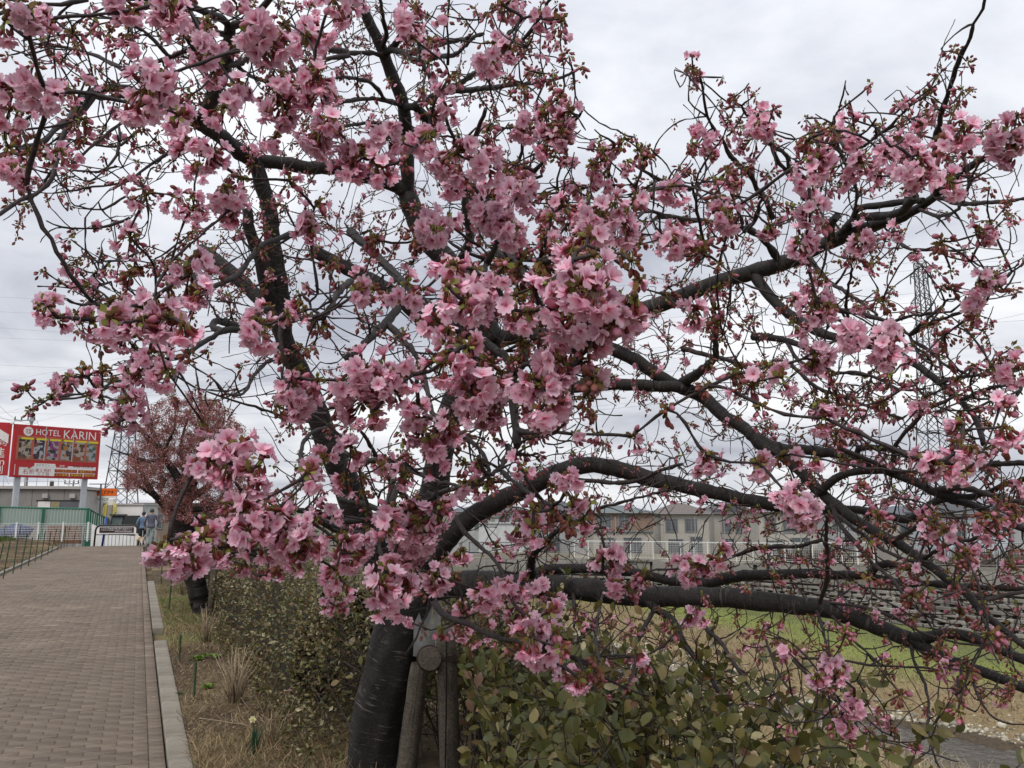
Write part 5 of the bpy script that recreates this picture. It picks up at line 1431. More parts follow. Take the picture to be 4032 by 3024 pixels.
tr_('C', '850,1360 900,1230 920,1100 900,1000', 22, 16, 2.6, 2.3)
# branch dropping right from the big upper right limb
tr_('F', '450,330 600,480 750,590 900,680 1100,730 1230,760 1400,810 1550,910 1700,1020 1800,1110 1880,1200 1920,1290 1950,1400', 72, 34, None, 3.0)
tr_('F', '820,240 930,330 1040,400 1160,480 1260,560', 34, 18, None, 3.4)
tr_('F', '1010,530 1150,550 1260,580 1350,610 1420,650 1470,690', 34, 20, 3.6, 3.2)
tr_('F', '1350,600 1450,570 1600,550 1740,540', 22, 14, None, 3.0)
tr_('F', '1470,690 1560,610 1650,530 1720,460', 26, 16, None, 2.7)
tr_('F', '1480,690 1600,620 1720,570 1830,530 1920,450 2060,350 2200,235', 28, 12, None, 2.4)
tr_('F', '1480,700 1520,790 1580,860 1660,900', 22, 14, None, 2.9)
tr_('F', '1500,720 1600,790 1700,880 1850,950', 24, 14, None, 2.8)
tr_('F', '1690,980 1850,960 2000,940 2080,930 2260,900', 26, 18, None, 2.4)
tr_('F', '1820,1090 1920,1060 2040,1020 2200,1010', 28, 22, None, 2.5)
tr_('F', '1100,690 1090,620 1040,600 940,570 880,540', 22, 16, None, 3.3)
tr_('F', '1060,650 1060,520 1070,400 1100,260', 22, 16, None, 3.2)
tr_('F', '1330,-60 1400,80 1480,130 1620,140 1760,145 1890,125', 24, 14, 3.2, 2.7)
tr_('F', '460,700 600,710 720,740 830,790 860,740', 54, 26, 4.4, 3.9)
tr_('F', '0,780 200,830 330,860 430,910 520,960', 34, 22, 4.2, 3.8)
tr_('F', '0,1000 110,930 190,860 215,820 210,700 220,580', 74, 20, 4.6, 3.2)
tr_('F', '1060,650 1000,500 950,410 945,330', 20, 16, None, 3.4)
tr_('F', '930,800 930,900 970,1000 1010,1120 1040,1230 1030,1330 1010,1420', 20, 22, 2.9, 3.2)
tr_('F', '1330,1540 1380,1400 1480,1280 1560,1190 1700,1120 1760,1090', 34, 22, None, 2.9)
tr_('F', '640,740 760,860 900,950 1080,930 1260,970 1400,1040 1560,1040', 28, 18, None, 3.1)
tr_('F', '700,880 830,1000 960,1070 1150,1130 1300,1190 1430,1230', 26, 14, 4.0, 3.4)
# limb 4: from the knot limb down right
tr_('E', '1450,690 1700,760 1900,850 2050,950 2212,1040 2320,1060', 92, 80, None, 4.6)
tr_('E', '940,1010 1150,1040 1400,1030 1750,1010 2000,1020 2212,1030 2300,1060', 84, 72, None, 4.5)
tr_('F', '60,1050 160,1110 250,1200 400,1295 520,1385 680,1430 850,1440 1000,1460 1150,1500 1300,1560 1500,1640 1700,1740 1900,1800 2100,1900 2300,1980', 84, 42, None, 3.0)
tr_('H', '420,20 520,90 620,130 700,200 800,290 900,400 1000,480 1100,560 1250,650 1400,730 1550,830 1700,940 1830,1040 1950,1180 2080,1280 2260,1430', 84, 40, None, 2.8)
tr_('H', '900,450 900,380 950,330 1030,285 1130,258 1300,250 1480,270', 56, 44, None, 3.6)
tr_('H', '1130,170 1130,130 1190,100 1400,125 1600,190 1800,205 2030,205 2260,200', 40, 30, None, 2.6)
tr_('H', '1600,340 1800,420 1950,400 2100,340 2260,300', 44, 34, None, 2.9)
tr_('H', '1660,300 1800,360 2000,410 2260,470', 42, 34, None, 2.7)
tr_('H', '900,470 1020,600 1120,720 1200,820 1260,880 1350,950 1450,1080 1560,1180', 34, 18, None, 2.9)
tr_('H', '1000,540 1200,690 1330,780 1450,830 1600,850', 30, 20, None, 2.9)
tr_('H', '1570,810 1700,740 1850,700 2000,660 2140,560', 30, 18, None, 2.6)
tr_('H', '1340,660 1450,660 1550,590 1640,540', 34, 18, None, 2.4)
tr_('H', '940,560 930,700 940,850 930,980 890,1110', 26, 34, 2.9, 3.6)
# limb 1: rising arch to the right
tr_('G', '560,920 650,740 800,580 1000,460 1200,370 1400,265 1600,215 1800,245 2000,305 2212,350 2420,395 2620,440 2830,480', 138, 80, None, 4.3)
tr_('H', '620,480 760,520 900,505 1130,505 1300,540 1470,570 1560,500 1650,450 1800,420', 60, 44, None, 3.6)
tr_('G', '640,470 740,420 900,340 1050,320', 46, 26, None, 4.6)
tr_('G', '480,440 620,400 800,350 1000,315', 34, 22, 4.2, 3.6)
tr_('G', '440,440 330,340 240,180 170,60 100,-40', 30, 20, 4.4, 3.9)
tr_('G', '2212,210 2100,240 1940,310 1800,330 1540,310', 24, 30, 4.2, 4.6)
tr_('G', '1660,500 1800,460 1950,420 2120,380', 24, 16, 3.8, 3.4)
# limb 2: long low limb to the right
tr_('G', '470,1060 640,1010 800,985 1000,985 1200,1000 1500,1015 1900,1060 2212,1070 2512,1080 2812,1110 3112,1145 3312,1200 3512,1280 3680,1345', 172, 100, 5.1, 3.9)
tr_('H', '1480,1350 1600,1330 1720,1310 1860,1330 2010,1390 2260,1500', 84, 58, None, 3.4)
tr_('H', '1490,1360 1600,1420 1750,1495 2000,1580 2300,1700', 88, 56, None, 3.3)
tr_('G', '1150,960 1300,900 1500,885 1800,900 2100,960 2280,1000', 66, 60, None, 4.8)
tr_('H', '0,1010 100,990 260,955 400,930 600,930 800,918 1000,930 1190,930 1250,880 1330,858 1460,880 1560,920', 84, 44, None, 4.0)
tr_('H', '1210,940 1350,965 1500,985 1650,985 1800,1000 2000,1010 2260,1020', 46, 36, None, 3.5)
tr_('H', '1800,1070 1960,1090 2100,1060 2260,1030', 32, 24, None, 3.2)
tr_('G', '1180,880 1240,800 1320,720 1400,640 1480,600', 60, 30, None, 3.6)
tr_('H', '350,800 460,760 600,745 760,740 900,700', 30, 22, 4.4, 3.9)
tr_('H', '1910,1150 1960,1240 2000,1290 2120,1310', 20, 14, None, 2.7)
# hanging branches below limb 2
tr_('H', '870,1160 900,1250 930,1380 960,1460', 24, 14, None, 3.5)
tr_('c7', '930,860 980,1000 1040,1130 1065,1250 1060,1380 1080,1530 1140,1680', 22, 14, None, 3.0)
tr_('c6', '870,570 940,640 1050,720 1130,870 1220,990 1320,1130 1410,1260', 56, 20, None, 3.6)
tr_('c6', '1180,700 1250,750 1350,850 1430,970 1500,1080 1580,1200', 30, 18, None, 3.4)
tr_('c6', '940,640 860,780 800,900 770,1030', 34, 18, None, 3.7)
tr_('c6', '590,560 572,700 562,860 585,980', 22, 16, None, 3.0)
tr_('c6', '430,560 425,700 420,760', 24, 16, None, 4.2)
tr_('c7', '0,780 40,880 80,1000 150,1120 240,1250 330,1300 440,1330', 20, 12, 3.3, 2.6)
tr_('c7', '200,970 320,1090 420,1190 520,1250 640,1310 760,1420 880,1475', 20, 10, 3.0, 2.5)
tr_('c7', '260,960 480,965 680,1000 850,1010 1000,1015 1150,1040', 18, 12, 3.1, 2.7)
tr_('c7', '450,690 560,820 640,900 720,970 790,1010', 18, 12, 3.5, 3.0)
tr_('c7', '1250,1090 1240,1200 1290,1260 1360,1300', 18, 10, 2.9, 2.6)
tr_('c7', '1340,1080 1380,1220 1450,1310 1540,1370 1672,1380', 16, 10, 2.9, 2.6)
tr_('c7', '440,610 600,625 760,670 900,730 1060,810 1200,850 1400,880', 22, 14, 3.6, 3.0)
tr_('c7', '0,1090 80,1180 150,1320 200,1390', 20, 12, 3.4, 2.9)
# near hanging branches in front of the trunk
tr_('E', '560,500 700,570 850,650 930,740 1050,820 1110,930 1112,1060 1118,1200 1135,1310 1140,1410', 58, 50, 2.6, 1.9)
tr_('E', '560,500 350,300 200,150 60,20', 54, 60, 2.6, 4.3)
tr_('E', '1150,1315 1300,1325 1420,1290 1465,1160 1500,1010 1490,900', 42, 20, None, 1.22)
tr_('E', '1110,930 1250,860 1380,790 1480,720', 40, 20, None, 1.5)
tr_('E', '1120,880 1230,870 1330,800 1440,720 1560,640', 36, 20, None, 1.35)
tr_('E', '360,520 300,600 200,700 40,840', 62, 52, 3.4, 2.7)
tr_('E', '300,615 400,720 480,820 520,920 555,1050 590,1190 700,1270 830,1370 900,1440 960,1570', 44, 26, None, 2.1)
tr_('E', '1010,150 1100,190 1180,280 1245,420 1290,520', 46, 24, 2.4, 1.35)
tr_('E', '1000,140 1200,200 1400,205 1560,190 1640,170', 44, 28, 2.6, 1.6)
tr_('E', '1080,1410 1060,1500 980,1590 920,1560 890,1480', 40, 26, 2.2, 1.75)
tr_('E', '940,200 925,260 900,330 890,400', 34, 22, 1.8, 1.3)
tr_('E', '700,790 790,870 860,900', 22, 16, 2.0, 1.6)
tr_('G', '560,390 690,480 760,590 850,690 960,800 1040,900 1080,1030 1150,1150 1250,1230', 30, 24, 2.5, 1.75)
tr_('G', '590,1080 640,1160 800,1240 1000,1330 1170,1370 1300,1420', 42, 24, 2.3, 1.65)
tr_('c6', '380,940 500,1000 640,1090 800,1170 900,1200', 24, 14, 1.75, 1.9)
tr_('G', '440,890 500,960 570,1060 590,1080', 36, 40, 2.0, 2.2)
tr_('G', '578,780 582,900 580,1010 545,1190 480,1330 415,1450', 30, 9, 2.2, 2.1)
tr_('G', '340,300 310,420 260,560 235,640 250,760 300,890', 36, 24, 2.6, 2.0)
tr_('G', '420,250 350,390 320,470', 44, 36, 2.7, 2.4)
tr_('G', '300,180 400,240 550,290 800,370', 30, 20, 2.8, 2.2)
tr_('G', '0,120 150,190 300,180 420,240', 34, 36, 2.9, 2.7)
tr_('G', '0,560 200,580 330,560 470,520', 44, 30, 3.4, 3.0)
tr_('G', '0,440 150,470 260,510 330,560', 44, 40, 3.4, 3.2)
tr_('G', '1040,260 1150,350 1280,430 1330,460', 34, 22, 2.3, 1.7)
tr_('G', '1330,600 1420,560 1500,520', 28, 18, 2.4, 1.8)
tr_('c5', '700,190 500,120 380,50 300,15 180,20', 66, 28, 4.6, 2.4)
tr_('c5', '800,60 560,90 450,40 350,5', 38, 28, 3.2, 2.6)
tr_('c5', '640,185 430,190 230,200 60,250 -60,270', 30, 16, 3.4, 1.6)
tr_('c4', '1620,290 1560,200 1480,150 1350,130 1240,45', 34, 12, 2.0, 1.5)
tr_('c4', '1700,320 1560,290 1450,270 1300,260 1150,280', 26, 12, 1.9, 1.4)
tr_('c5', '0,330 100,320 200,240', 30, 20, 1.9, 1.65)
tr_('D', '1600,655 1450,660 1380,700 1270,770 1190,820 1080,840 1000,830', 44, 24, 3.4, 2.6)
tr_('D', '1200,820 1100,850 980,900 860,960 700,1030 560,1065 420,1085 330,1105', 28, 11, None, 1.8)
tr_('D', '1190,820 1160,900 1130,980', 22, 16, None, 2.2)
tr_('D', '1700,640 1590,650 1420,600 1380,640 1460,665', 60, 40, 4.3, 3.4)
tr_('D', '2000,10 1850,50 1700,110 1600,220 1540,300 1400,370 1280,440 1180,490 1080,515 930,510 700,505 540,490 420,465 350,430', 44, 14, 3.4, 1.5)
tr_('D', '890,150 830,190 740,210 640,210 540,180', 18, 10, 3.2, 2.6)
tr_('D', '720,345 650,370 580,395 510,408', 14, 8, 3.2, 3.0)
tr_('D', '1860,850 1740,860 1640,960 1600,1040 1540,1080 1450,1060 1390,985', 30, 14, None, 3.2)
tr_('D', '2000,1250 1850,1220 1700,1170 1560,1130 1440,1090 1335,1055', 24, 10, 3.4, 2.8)
tr_('D', '1110,860 1100,780 1120,720 1180,640', 20, 16, None, 2.2)
tr_('D', '1970,1640 1950,1450 2010,1330 2130,1290', 34, 26, 3.6, 4.4)
tr_('D', '1830,920 1900,1080 1960,1180 2120,1200', 22, 16, 2.4, 1.7)
tr_('D', '1900,600 2000,580 2110,550 2200,400 2280,340', 30, 44, 1.6, 2.7)
tr_('D', '1900,610 1820,600 1740,640', 28, 18, None, 1.4)
tr_('D', '930,870 1030,620 1000,560', 24, 14, 2.2, 1.6)
NTR = len(T1.chains)

# ---- traced blossom clusters: x y radius(tile px) depth kind
BLO = {
'A': '''950 640 150 1.55 o,1030 550 90 1.55 o,880 720 90 1.6 o,240 600 110 1.6 o,300 660 80 1.6 o,90 640 100 1.7 o,60 760 90 1.8 o,190 120 80 1.5 o,250 150 50 1.5 o,30 170 80 1.5 o,1100 90 100 1.6 o,1150 180 70 1.6 o,790 50 90 1.6 o,870 100 60 1.6 o,1620 240 120 1.5 o,1740 330 100 1.5 o,1700 230 70 1.6 b,1540 90 60 1.7 o,100 1130 80 1.7 o,150 1170 50 1.7 o,390 1010 70 2.0 m,400 410 50 2.4 m,740 340 50 2.5 m,860 320 60 2.3 o,600 510 40 2.2 o,450 610 50 1.9 o,1350 360 100 2.0 o,1380 490 70 2.2 o,1450 740 90 1.9 o,1530 600 80 2.0 o,1150 890 80 1.9 o,1220 960 70 1.9 o,1150 780 70 1.7 o,1370 1030 80 1.9 o,1290 1090 60 2.1 o,850 1180 50 2.2 m,950 1300 110 2.2 m,1150 1300 110 2.2 m,1450 1280 130 1.8 o,1500 1390 80 1.8 o,1250 1370 70 2.1 o,1560 1200 80 1.9 b,1980 290 90 1.9 o,2060 240 80 2 o,2050 530 90 1.9 o,1800 680 110 1.9 o,1840 740 90 1.9 o,2080 640 110 1.9 o,1950 600 80 1.9 o,2080 900 120 1.8 o,2130 820 80 1.8 o,1780 930 70 2 o,1870 1220 90 1.9 m,1980 1450 80 2.0 o,2010 1500 60 2 o,2050 1350 70 2 m,2150 50 110 1.8 o,50 990 70 1.9 b,200 1030 80 2 b,120 880 80 2 b,640 180 60 2.6 b,700 240 70 2.6 b,220 430 60 2.5 b,180 320 40 2.6 b,60 1330 50 2.8 b,180 1330 50 2.8 b,500 300 50 2.6 m,1240 640 80 2.1 m,1840 180 60 2 b,1960 560 60 2 m''',
'B': '''60 60 80 2 o,430 180 80 2 o,460 280 60 2 m,560 440 80 2.2 m,980 310 90 2.2 o,960 420 80 2.2 o,1090 330 60 2.2 o,1300 130 70 2.3 o,1340 250 70 2.3 m,1080 50 80 2.4 o,1410 110 40 2.3 o,660 120 60 2.4 m,700 530 90 2.1 m,600 300 90 2.3 b,530 620 50 2.1 m,270 920 90 1.8 o,120 1040 100 1.8 o,60 1120 80 1.8 o,240 1130 100 1.8 o,420 950 60 1.8 o,410 1070 60 1.8 b,680 740 60 2.1 o,560 930 90 1.9 o,740 1060 120 1.6 o,900 1110 100 1.6 o,660 1080 70 1.6 o,700 1200 90 1.7 o,830 1210 60 1.7 b,1470 760 70 2 o,1400 870 90 2 o,1340 950 80 2 o,1380 1040 60 2 m,1450 970 50 2 b,1200 790 90 2.3 b,950 860 60 2.1 b,1690 1010 80 2.3 o,1850 1060 70 2.3 m,1700 1160 80 2.3 o,1820 960 60 2.3 b,950 1340 110 1.7 o,960 1440 90 1.7 o,1050 1430 60 1.7 o,1180 1290 90 1.8 o,1070 1150 80 1.9 m,1110 1520 70 1.9 o,570 1490 110 1.9 o,680 1470 80 1.9 m,520 1580 60 1.9 b,230 1570 90 2 b,1440 1380 80 2 o,1360 1440 60 2 m,1690 1450 120 1.6 o,1800 1500 100 1.7 o,1600 1560 90 1.6 o,1770 1370 80 1.7 o,1900 1330 80 1.9 m,2150 1250 80 2.2 o,2150 1560 90 2.1 o,1340 1430 60 2.1 m,1550 450 60 2.9 b,1360 500 50 2.8 b,1220 480 50 2.8 b,1400 580 50 2.8 b,1180 570 40 2.7 m''',
'C': '''60 375 30 2.6 o,70 480 30 2.6 b,70 570 30 2.6 b,110 840 60 2.6 o,160 930 60 2.6 o,60 940 50 2.6 b,140 1000 60 2.6 o,470 930 100 2.5 o,500 830 70 2.5 o,500 740 60 2.6 o,340 640 50 2.6 b,590 720 60 2.6 b,310 780 40 2.6 o,850 1080 85 1.8 o,840 1150 60 1.8 o,720 1110 40 1.9 o,820 1210 70 1.9 o,830 1390 80 1.9 o,1090 870 90 2.4 o,1000 950 80 2.3 m,880 950 60 2.3 m,1080 1090 70 2.2 o,1160 1080 70 2.2 o,1280 1160 50 2.2 o,1320 1040 90 2.3 o,1380 950 80 2.3 o,1450 970 80 2.3 o,1530 1090 90 2 o,1440 1190 80 2 o,1540 1160 70 2 o,1650 950 80 2 m,1820 880 90 1.9 o,1700 1000 90 1.9 m,1830 960 80 1.9 b,1590 640 80 2.6 b,1750 740 70 2.6 b,1820 610 70 2.6 b,1660 510 60 2.6 b,1760 340 60 2.7 b,1840 420 60 2.7 b,1560 820 50 2.5 o,2110 930 100 1.8 o,2150 990 90 1.8 o,2170 770 50 1.9 o,1920 1530 80 2.2 m,240 1290 60 2.1 m,270 1430 90 2 o,300 1550 90 2 b,970 1110 50 2.2 b,1430 700 60 2.5 m,1730 1210 80 2.1 o,560 1480 60 2.2 o,1990 1230 50 2.4 b,1420 1520 60 2.2 m,1680 1600 90 2.3 b,1880 1390 50 2.3 b,2130 1310 50 2.3 b,1000 1220 70 2.3 m,420 1100 60 2.6 b,560 1150 70 2.6 b,300 1130 60 2.6 m,690 1360 70 2.5 b,900 1450 80 2.2 b,60 1150 60 2.4 b,130 1600 70 2.1 m''',
'D': '''300 530 70 1.4 o,370 610 60 1.4 o,250 520 40 1.4 m,600 630 70 1.4 o,700 620 90 1.4 o,950 580 110 1.5 o,1080 640 110 1.5 o,1180 670 90 1.5 o,900 640 80 1.5 o,1000 500 60 1.6 o,1230 370 130 1.6 o,1240 240 80 1.6 o,1090 290 80 1.7 m,1290 430 70 1.6 o,870 290 100 2.3 m,490 240 80 2.4 m,720 290 60 2.4 m,830 720 90 2 o,650 790 60 2.2 b,860 800 90 2.1 m,1000 840 70 2 o,1690 690 110 1.3 o,1650 620 70 1.3 o,1750 550 60 1.3 o,1950 520 60 1.35 o,1860 580 50 1.35 b,840 90 90 2.2 m,330 1110 50 1.8 m,560 1110 40 1.8 o,660 1110 40 1.8 o,720 1010 60 1.9 m,1080 980 80 1.9 o,850 990 60 2 m,930 960 60 2 o,820 1150 80 1.7 o,820 1240 80 1.7 o,720 1310 50 1.7 m,1900 1050 90 1.5 o,1950 1150 90 1.5 o,1860 1110 60 1.5 o,2060 1030 80 1.5 b,1880 970 50 1.5 m,1800 1190 70 1.9 m,1690 1540 80 1.35 o,1560 1480 110 1.4 o,1490 1400 70 1.5 o,1400 1450 60 1.5 o,1350 1550 90 1.4 o,1290 1550 60 1.4 o,1480 1580 100 1.4 o,1620 1620 90 1.3 o,1990 1620 70 1.5 o,2080 1540 80 1.7 o,1310 1290 60 2 m,580 360 40 2.8 b,1350 810 60 2.6 b,1570 910 50 2.8 b,1950 790 60 2.2 b,1850 860 60 2.2 m''',
'E': '''720 270 80 1.2 o,760 400 120 1.2 o,690 420 80 1.2 o,880 490 120 1.2 o,800 520 90 1.22 o,960 400 90 1.25 o,1010 350 60 1.2 o,860 310 80 1.2 m,1060 270 80 1.2 b,980 520 70 1.25 o,1130 480 90 1.25 o,1100 560 70 1.25 o,1200 580 80 1.25 o,1280 330 90 1.5 o,1350 380 70 1.3 o,1250 440 70 1.3 o,1600 120 110 1.4 o,1520 200 90 1.35 o,1640 220 90 1.35 o,1620 330 120 1.25 o,1540 430 120 1.2 o,1650 470 130 1.2 o,1780 540 140 1.2 o,1900 500 110 1.2 o,1860 600 90 1.22 o,1400 600 100 1.2 o,1460 520 100 1.2 o,1540 620 120 1.2 o,1660 620 110 1.2 o,1640 710 100 1.2 o,1760 660 90 1.22 o,1880 250 80 1.3 b,1820 200 60 1.3 b,1940 370 70 1.5 m,2110 470 60 2 b,1470 800 80 1.25 o,1420 890 80 1.2 o,1390 960 100 1.2 o,1300 1050 110 1.2 o,1240 1010 70 1.22 o,1280 1240 90 1.2 o,1190 1150 80 1.25 o,1330 1160 80 1.2 o,1600 980 90 1.2 o,1580 810 60 1.2 b,1540 900 80 1.2 b,1650 1050 110 1.2 b,1580 1120 70 1.2 b,1400 1150 90 1.2 o,620 640 80 1.6 o,700 690 70 1.6 m,820 800 70 1.5 o,700 800 90 1.6 m,660 930 100 1.5 o,760 1000 80 1.5 o,880 930 50 1.5 b,850 1090 110 1.5 o,950 1040 80 1.5 o,900 1200 120 1.5 o,820 1160 70 1.5 o,1020 1180 60 1.5 o,400 480 80 1.7 o,420 400 70 1.7 m,510 440 70 1.7 b,150 960 100 1.5 o,60 1040 100 1.5 o,140 1180 110 1.5 o,200 1230 70 1.5 o,280 950 90 1.5 o,400 980 90 1.5 o,250 1060 90 1.5 o,340 1080 60 1.5 o,500 960 60 1.6 b,500 1190 70 1.7 o,500 1330 90 1.6 o,560 1390 80 1.6 o,600 1450 80 1.6 m,690 1330 90 1.6 o,570 1520 70 1.6 o,60 1460 80 1.9 o,100 440 70 1.8 o,220 110 70 1.9 b,460 250 50 2 m,1510 1370 60 1.8 m,1480 1620 50 1.6 o,1180 1620 60 1.8 m,1880 1400 90 1.9 m,2110 1220 80 1.9 b,1100 40 90 1.6 o,1060 30 70 1.7 o,600 60 100 1.8 o,480 90 60 1.8 b,2150 110 80 2 o,1380 140 70 1.9 m''',
'F': '''880 490 90 2 o,860 550 70 2 o,950 530 70 2 m,870 840 80 1.9 o,850 890 60 1.9 o,1050 740 90 1.9 o,1110 720 60 1.9 o,1300 790 90 1.9 o,1280 850 70 1.9 o,1400 740 80 1.9 o,1470 885 40 2.2 o,1300 500 80 2.5 b,1850 490 60 2 o,1930 380 70 2 o,1980 340 60 2 o,2000 440 90 2.1 b,1720 420 80 2.3 b,1700 720 80 2.3 b,1720 860 60 2.3 b,450 1080 110 1.8 m,330 1000 90 1.9 b,640 1000 70 1.8 o,500 1180 70 1.8 m,560 950 90 1.9 b,940 1150 90 1.9 m,910 1260 60 1.8 o,880 1150 60 1.8 o,1820 1320 80 1.7 m,1800 1430 80 1.6 o,1880 1450 60 1.6 o,1650 1580 90 1.6 o,1560 1540 70 1.6 o,2090 1330 80 1.6 o,2060 1180 80 1.8 m,2170 930 80 2 o,2130 1450 100 1.8 b,780 110 90 2 o,1160 90 80 2.2 o,70 580 80 1.9 o,130 200 100 2 b,490 1540 60 1.9 o,170 1500 70 1.9 m,2130 800 70 2.2 b,1830 1600 50 1.8 o,1110 230 80 2.4 b,730 490 50 2.3 o,1700 130 70 2.4 b,1950 60 80 2.3 m,1480 170 40 2.4 o,1240 230 60 2.5 b,240 620 80 2.2 b,380 930 80 2.2 b,1350 1000 70 2.4 b,1300 1150 80 2.5 b,1100 1180 70 2.5 b,1780 1000 70 2.4 m,1480 1000 60 2.4 m,730 640 60 2.6 o,900 310 60 2.5 m''',
'G': '''340 540 90 1.6 o,430 570 80 1.6 o,400 660 110 1.6 o,320 650 70 1.6 o,520 640 90 1.6 o,640 500 60 1.6 o,620 590 60 1.6 o,450 760 100 1.7 o,380 720 80 1.7 o,540 720 70 1.7 o,540 800 80 1.7 m,400 830 70 1.7 o,490 490 70 1.6 b,250 1030 100 1.55 o,290 930 70 1.55 o,300 1110 100 1.55 o,400 1040 90 1.6 o,360 1130 70 1.58 o,450 980 70 1.6 b,80 770 90 1.9 o,60 850 80 1.9 m,610 980 80 1.9 o,1160 260 70 1.7 m,1490 470 65 1.5 o,1480 330 60 1.6 o,1250 550 70 1.6 m,1160 650 70 1.6 o,1240 660 70 1.6 o,1560 600 60 1.7 o,1600 490 80 1.7 b,1370 530 80 1.7 b,1320 600 70 1.7 b,1480 620 80 1.75 b,1700 860 90 2 o,1770 860 60 2 o,1990 940 80 2 m,1770 990 70 2.1 o,1850 1040 80 2.1 b,910 1080 80 1.9 o,1000 1080 80 1.9 o,1060 1030 70 1.9 o,1150 1040 60 1.9 o,1210 1000 50 1.9 o,1290 1090 80 1.9 o,1370 1100 60 1.9 o,1340 1210 70 1.7 o,1220 1280 90 1.6 o,1220 1380 100 1.6 o,1330 1430 100 1.6 o,1400 1350 90 1.6 b,1430 1440 70 1.6 b,1300 1490 80 1.6 o,1650 1560 90 1.7 b,1590 1600 60 1.7 b,1540 1630 60 1.6 o,1910 1450 60 2 o,1990 1510 60 2 b,780 1190 50 2.2 o,780 1300 60 2.5 o,1140 1180 50 2.0 o,800 370 80 1.9 m,880 370 50 1.9 o,1000 770 80 3 m,780 800 60 2.0 o,270 220 50 2.2 o,400 290 60 2.2 o,30 330 60 2 o''',
'H': '''690 420 60 1.8 o,760 470 80 1.7 o,810 520 80 1.7 o,700 520 60 1.7 o,840 610 70 1.7 b,780 570 60 1.7 o,240 800 55 2.1 o,60 900 90 2.1 o,150 880 50 2.1 o,60 1170 50 2.2 o,110 1220 40 2.3 o,700 1390 60 2.5 m,670 1440 60 2.4 m,970 1540 80 2.2 o,870 1600 60 2.2 o,1010 1580 60 2.2 o,500 1310 70 2.5 b,1060 1340 80 2.6 b,660 1240 50 2.6 m,1200 960 70 2.4 b,1480 920 80 2.4 m,1490 1090 90 2.3 b,1580 1030 60 2.4 b,1800 1210 80 2.4 b,1760 990 60 2.4 b,1690 1550 60 2.5 m,1850 1560 70 2.4 b,1700 680 110 2.3 m,1640 600 90 2.3 m,1260 590 90 2.2 b,580 960 70 2.6 b,930 820 60 3 m,1780 830 90 2.4 m,1960 640 60 2.4 o,2040 700 80 2.4 m,2150 920 80 2.3 m,150 180 60 1.9 m,170 250 60 1.9 o,490 240 60 1.9 o,720 150 70 2 m,860 200 50 1.9 o,1000 40 80 2.2 b,1140 420 80 2.4 b,2050 1330 60 2.4 b,1400 900 60 2.6 b''',
'c7': '500 1330 60 2.3 o,590 1290 60 2.3 o,550 1410 60 2.3 o,340 1100 45 2.4 o,480 1060 50 2.4 o,410 1000 50 2.4 o,780 1300 60 2.5 m,890 1220 80 2.5 b,250 20 100 1.7 o,690 1470 60 2.6 b,560 1500 60 2.6 b,1180 1040 60 2.6 m',
'c5': '60 100 110 1.6 o,150 180 90 1.6 o,60 260 100 1.7 o,250 260 100 1.6 o,330 260 90 1.6 o,290 320 70 1.6 o,150 60 80 1.6 o,560 250 90 1.8 o,540 330 70 1.8 o,640 330 70 1.8 m,520 430 60 1.7 o,560 520 60 1.8 o,460 610 40 1.8 o,530 650 40 1.8 o,380 140 60 1.9 o',
'c4': '1160 220 55 1.3 o,1030 280 80 1.35 o,1110 340 90 1.35 o,1000 330 50 1.35 o,1220 350 70 1.35 o,1290 230 80 1.4 o,1080 250 60 1.35 o,1430 190 80 1.5 o,1350 300 70 1.4 o,1450 290 70 1.5 o,1550 60 100 1.5 o,1580 200 80 1.5 o,1220 290 70 1.4 o'}
places = []          # (pos, kind, radius_m)
for t, txt in BLO.items():
    for row in txt.split(','):
        x, y, r, d, k = row.split(); px, py = tsrc(t, float(x), float(y)); d = float(d) + rng.normal(0, .03)
        places.append((P(px, py, d), k, float(r) / TILE[t][2] / FPX * d, d))
# ---- fill: density over the crown as read from the photograph (16 x 12 cells)
DENS = ['4466667550000310', '5677776550321252', '6456777773566773', '1267777787777633', '1576666898876524', '1542546787676625', '1112456676688757', '0003645456777788', '0006656366677767', '0000022454444445', '0000000143334333', '0000000000012210']
fill = []
sk = proj(T1.pos)
for j, row in enumerate(DENS):
    for i, ch in enumerate(row):
        n = rng.poisson(int(ch) * 3.3)
        for _ in range(n):
            px = (i + rng.random()) * 252; py = (j + rng.random()) * 252
            dd = np.hypot(sk[:, 0] - px, sk[:, 1] - py); near = np.argsort(dd)[:25]
            if dd[near[0]] > 120: continue
            q = rng.choice(near); d = float(sk[q, 2]) + rng.normal(.25, .5)
            d = min(max(d, 2.1), 6.6)
            openp = .1 if px < 2400 else .05
            k = 'o' if rng.random() < openp * .55 else ('m' if rng.random() < .24 else 'b')
            fill.append((P(px, py, d), k, rng.uniform(.016, .032), d))
bare = []
for j, row in enumerate(DENS):
    for i, ch in enumerate(row):
        for _ in range(rng.poisson(int(ch) * 6.2)):
            px = (i + rng.random()) * 252; py = (j + rng.random()) * 252
            dd = np.hypot(sk[:, 0] - px, sk[:, 1] - py); q = rng.choice(np.argsort(dd)[:20])
            if dd.min() > 90: continue
            bare.append(P(px, py, min(max(float(sk[q, 2]) + rng.normal(.3, .5), 2.0), 6.6)))
for _ in range(700):
    px = rng.uniform(1850, 4032); py = rng.uniform(1500, 2420); dd = np.hypot(sk[:, 0] - px, sk[:, 1] - py); q = rng.choice(np.argsort(dd)[:20])
    bare.append(P(px, py, min(max(float(sk[q, 2]) + rng.normal(.4, .5), 2.4), 6.6)))
def distTo(p): return float(np.min(np.linalg.norm(T1.pos[:] - p, axis=1)))
jobs = [(distTo(p[0]), 0, p) for p in places + fill] + [(distTo(b_), 1, b_) for b_ in bare]
jobs.sort(key=lambda q: q[0])
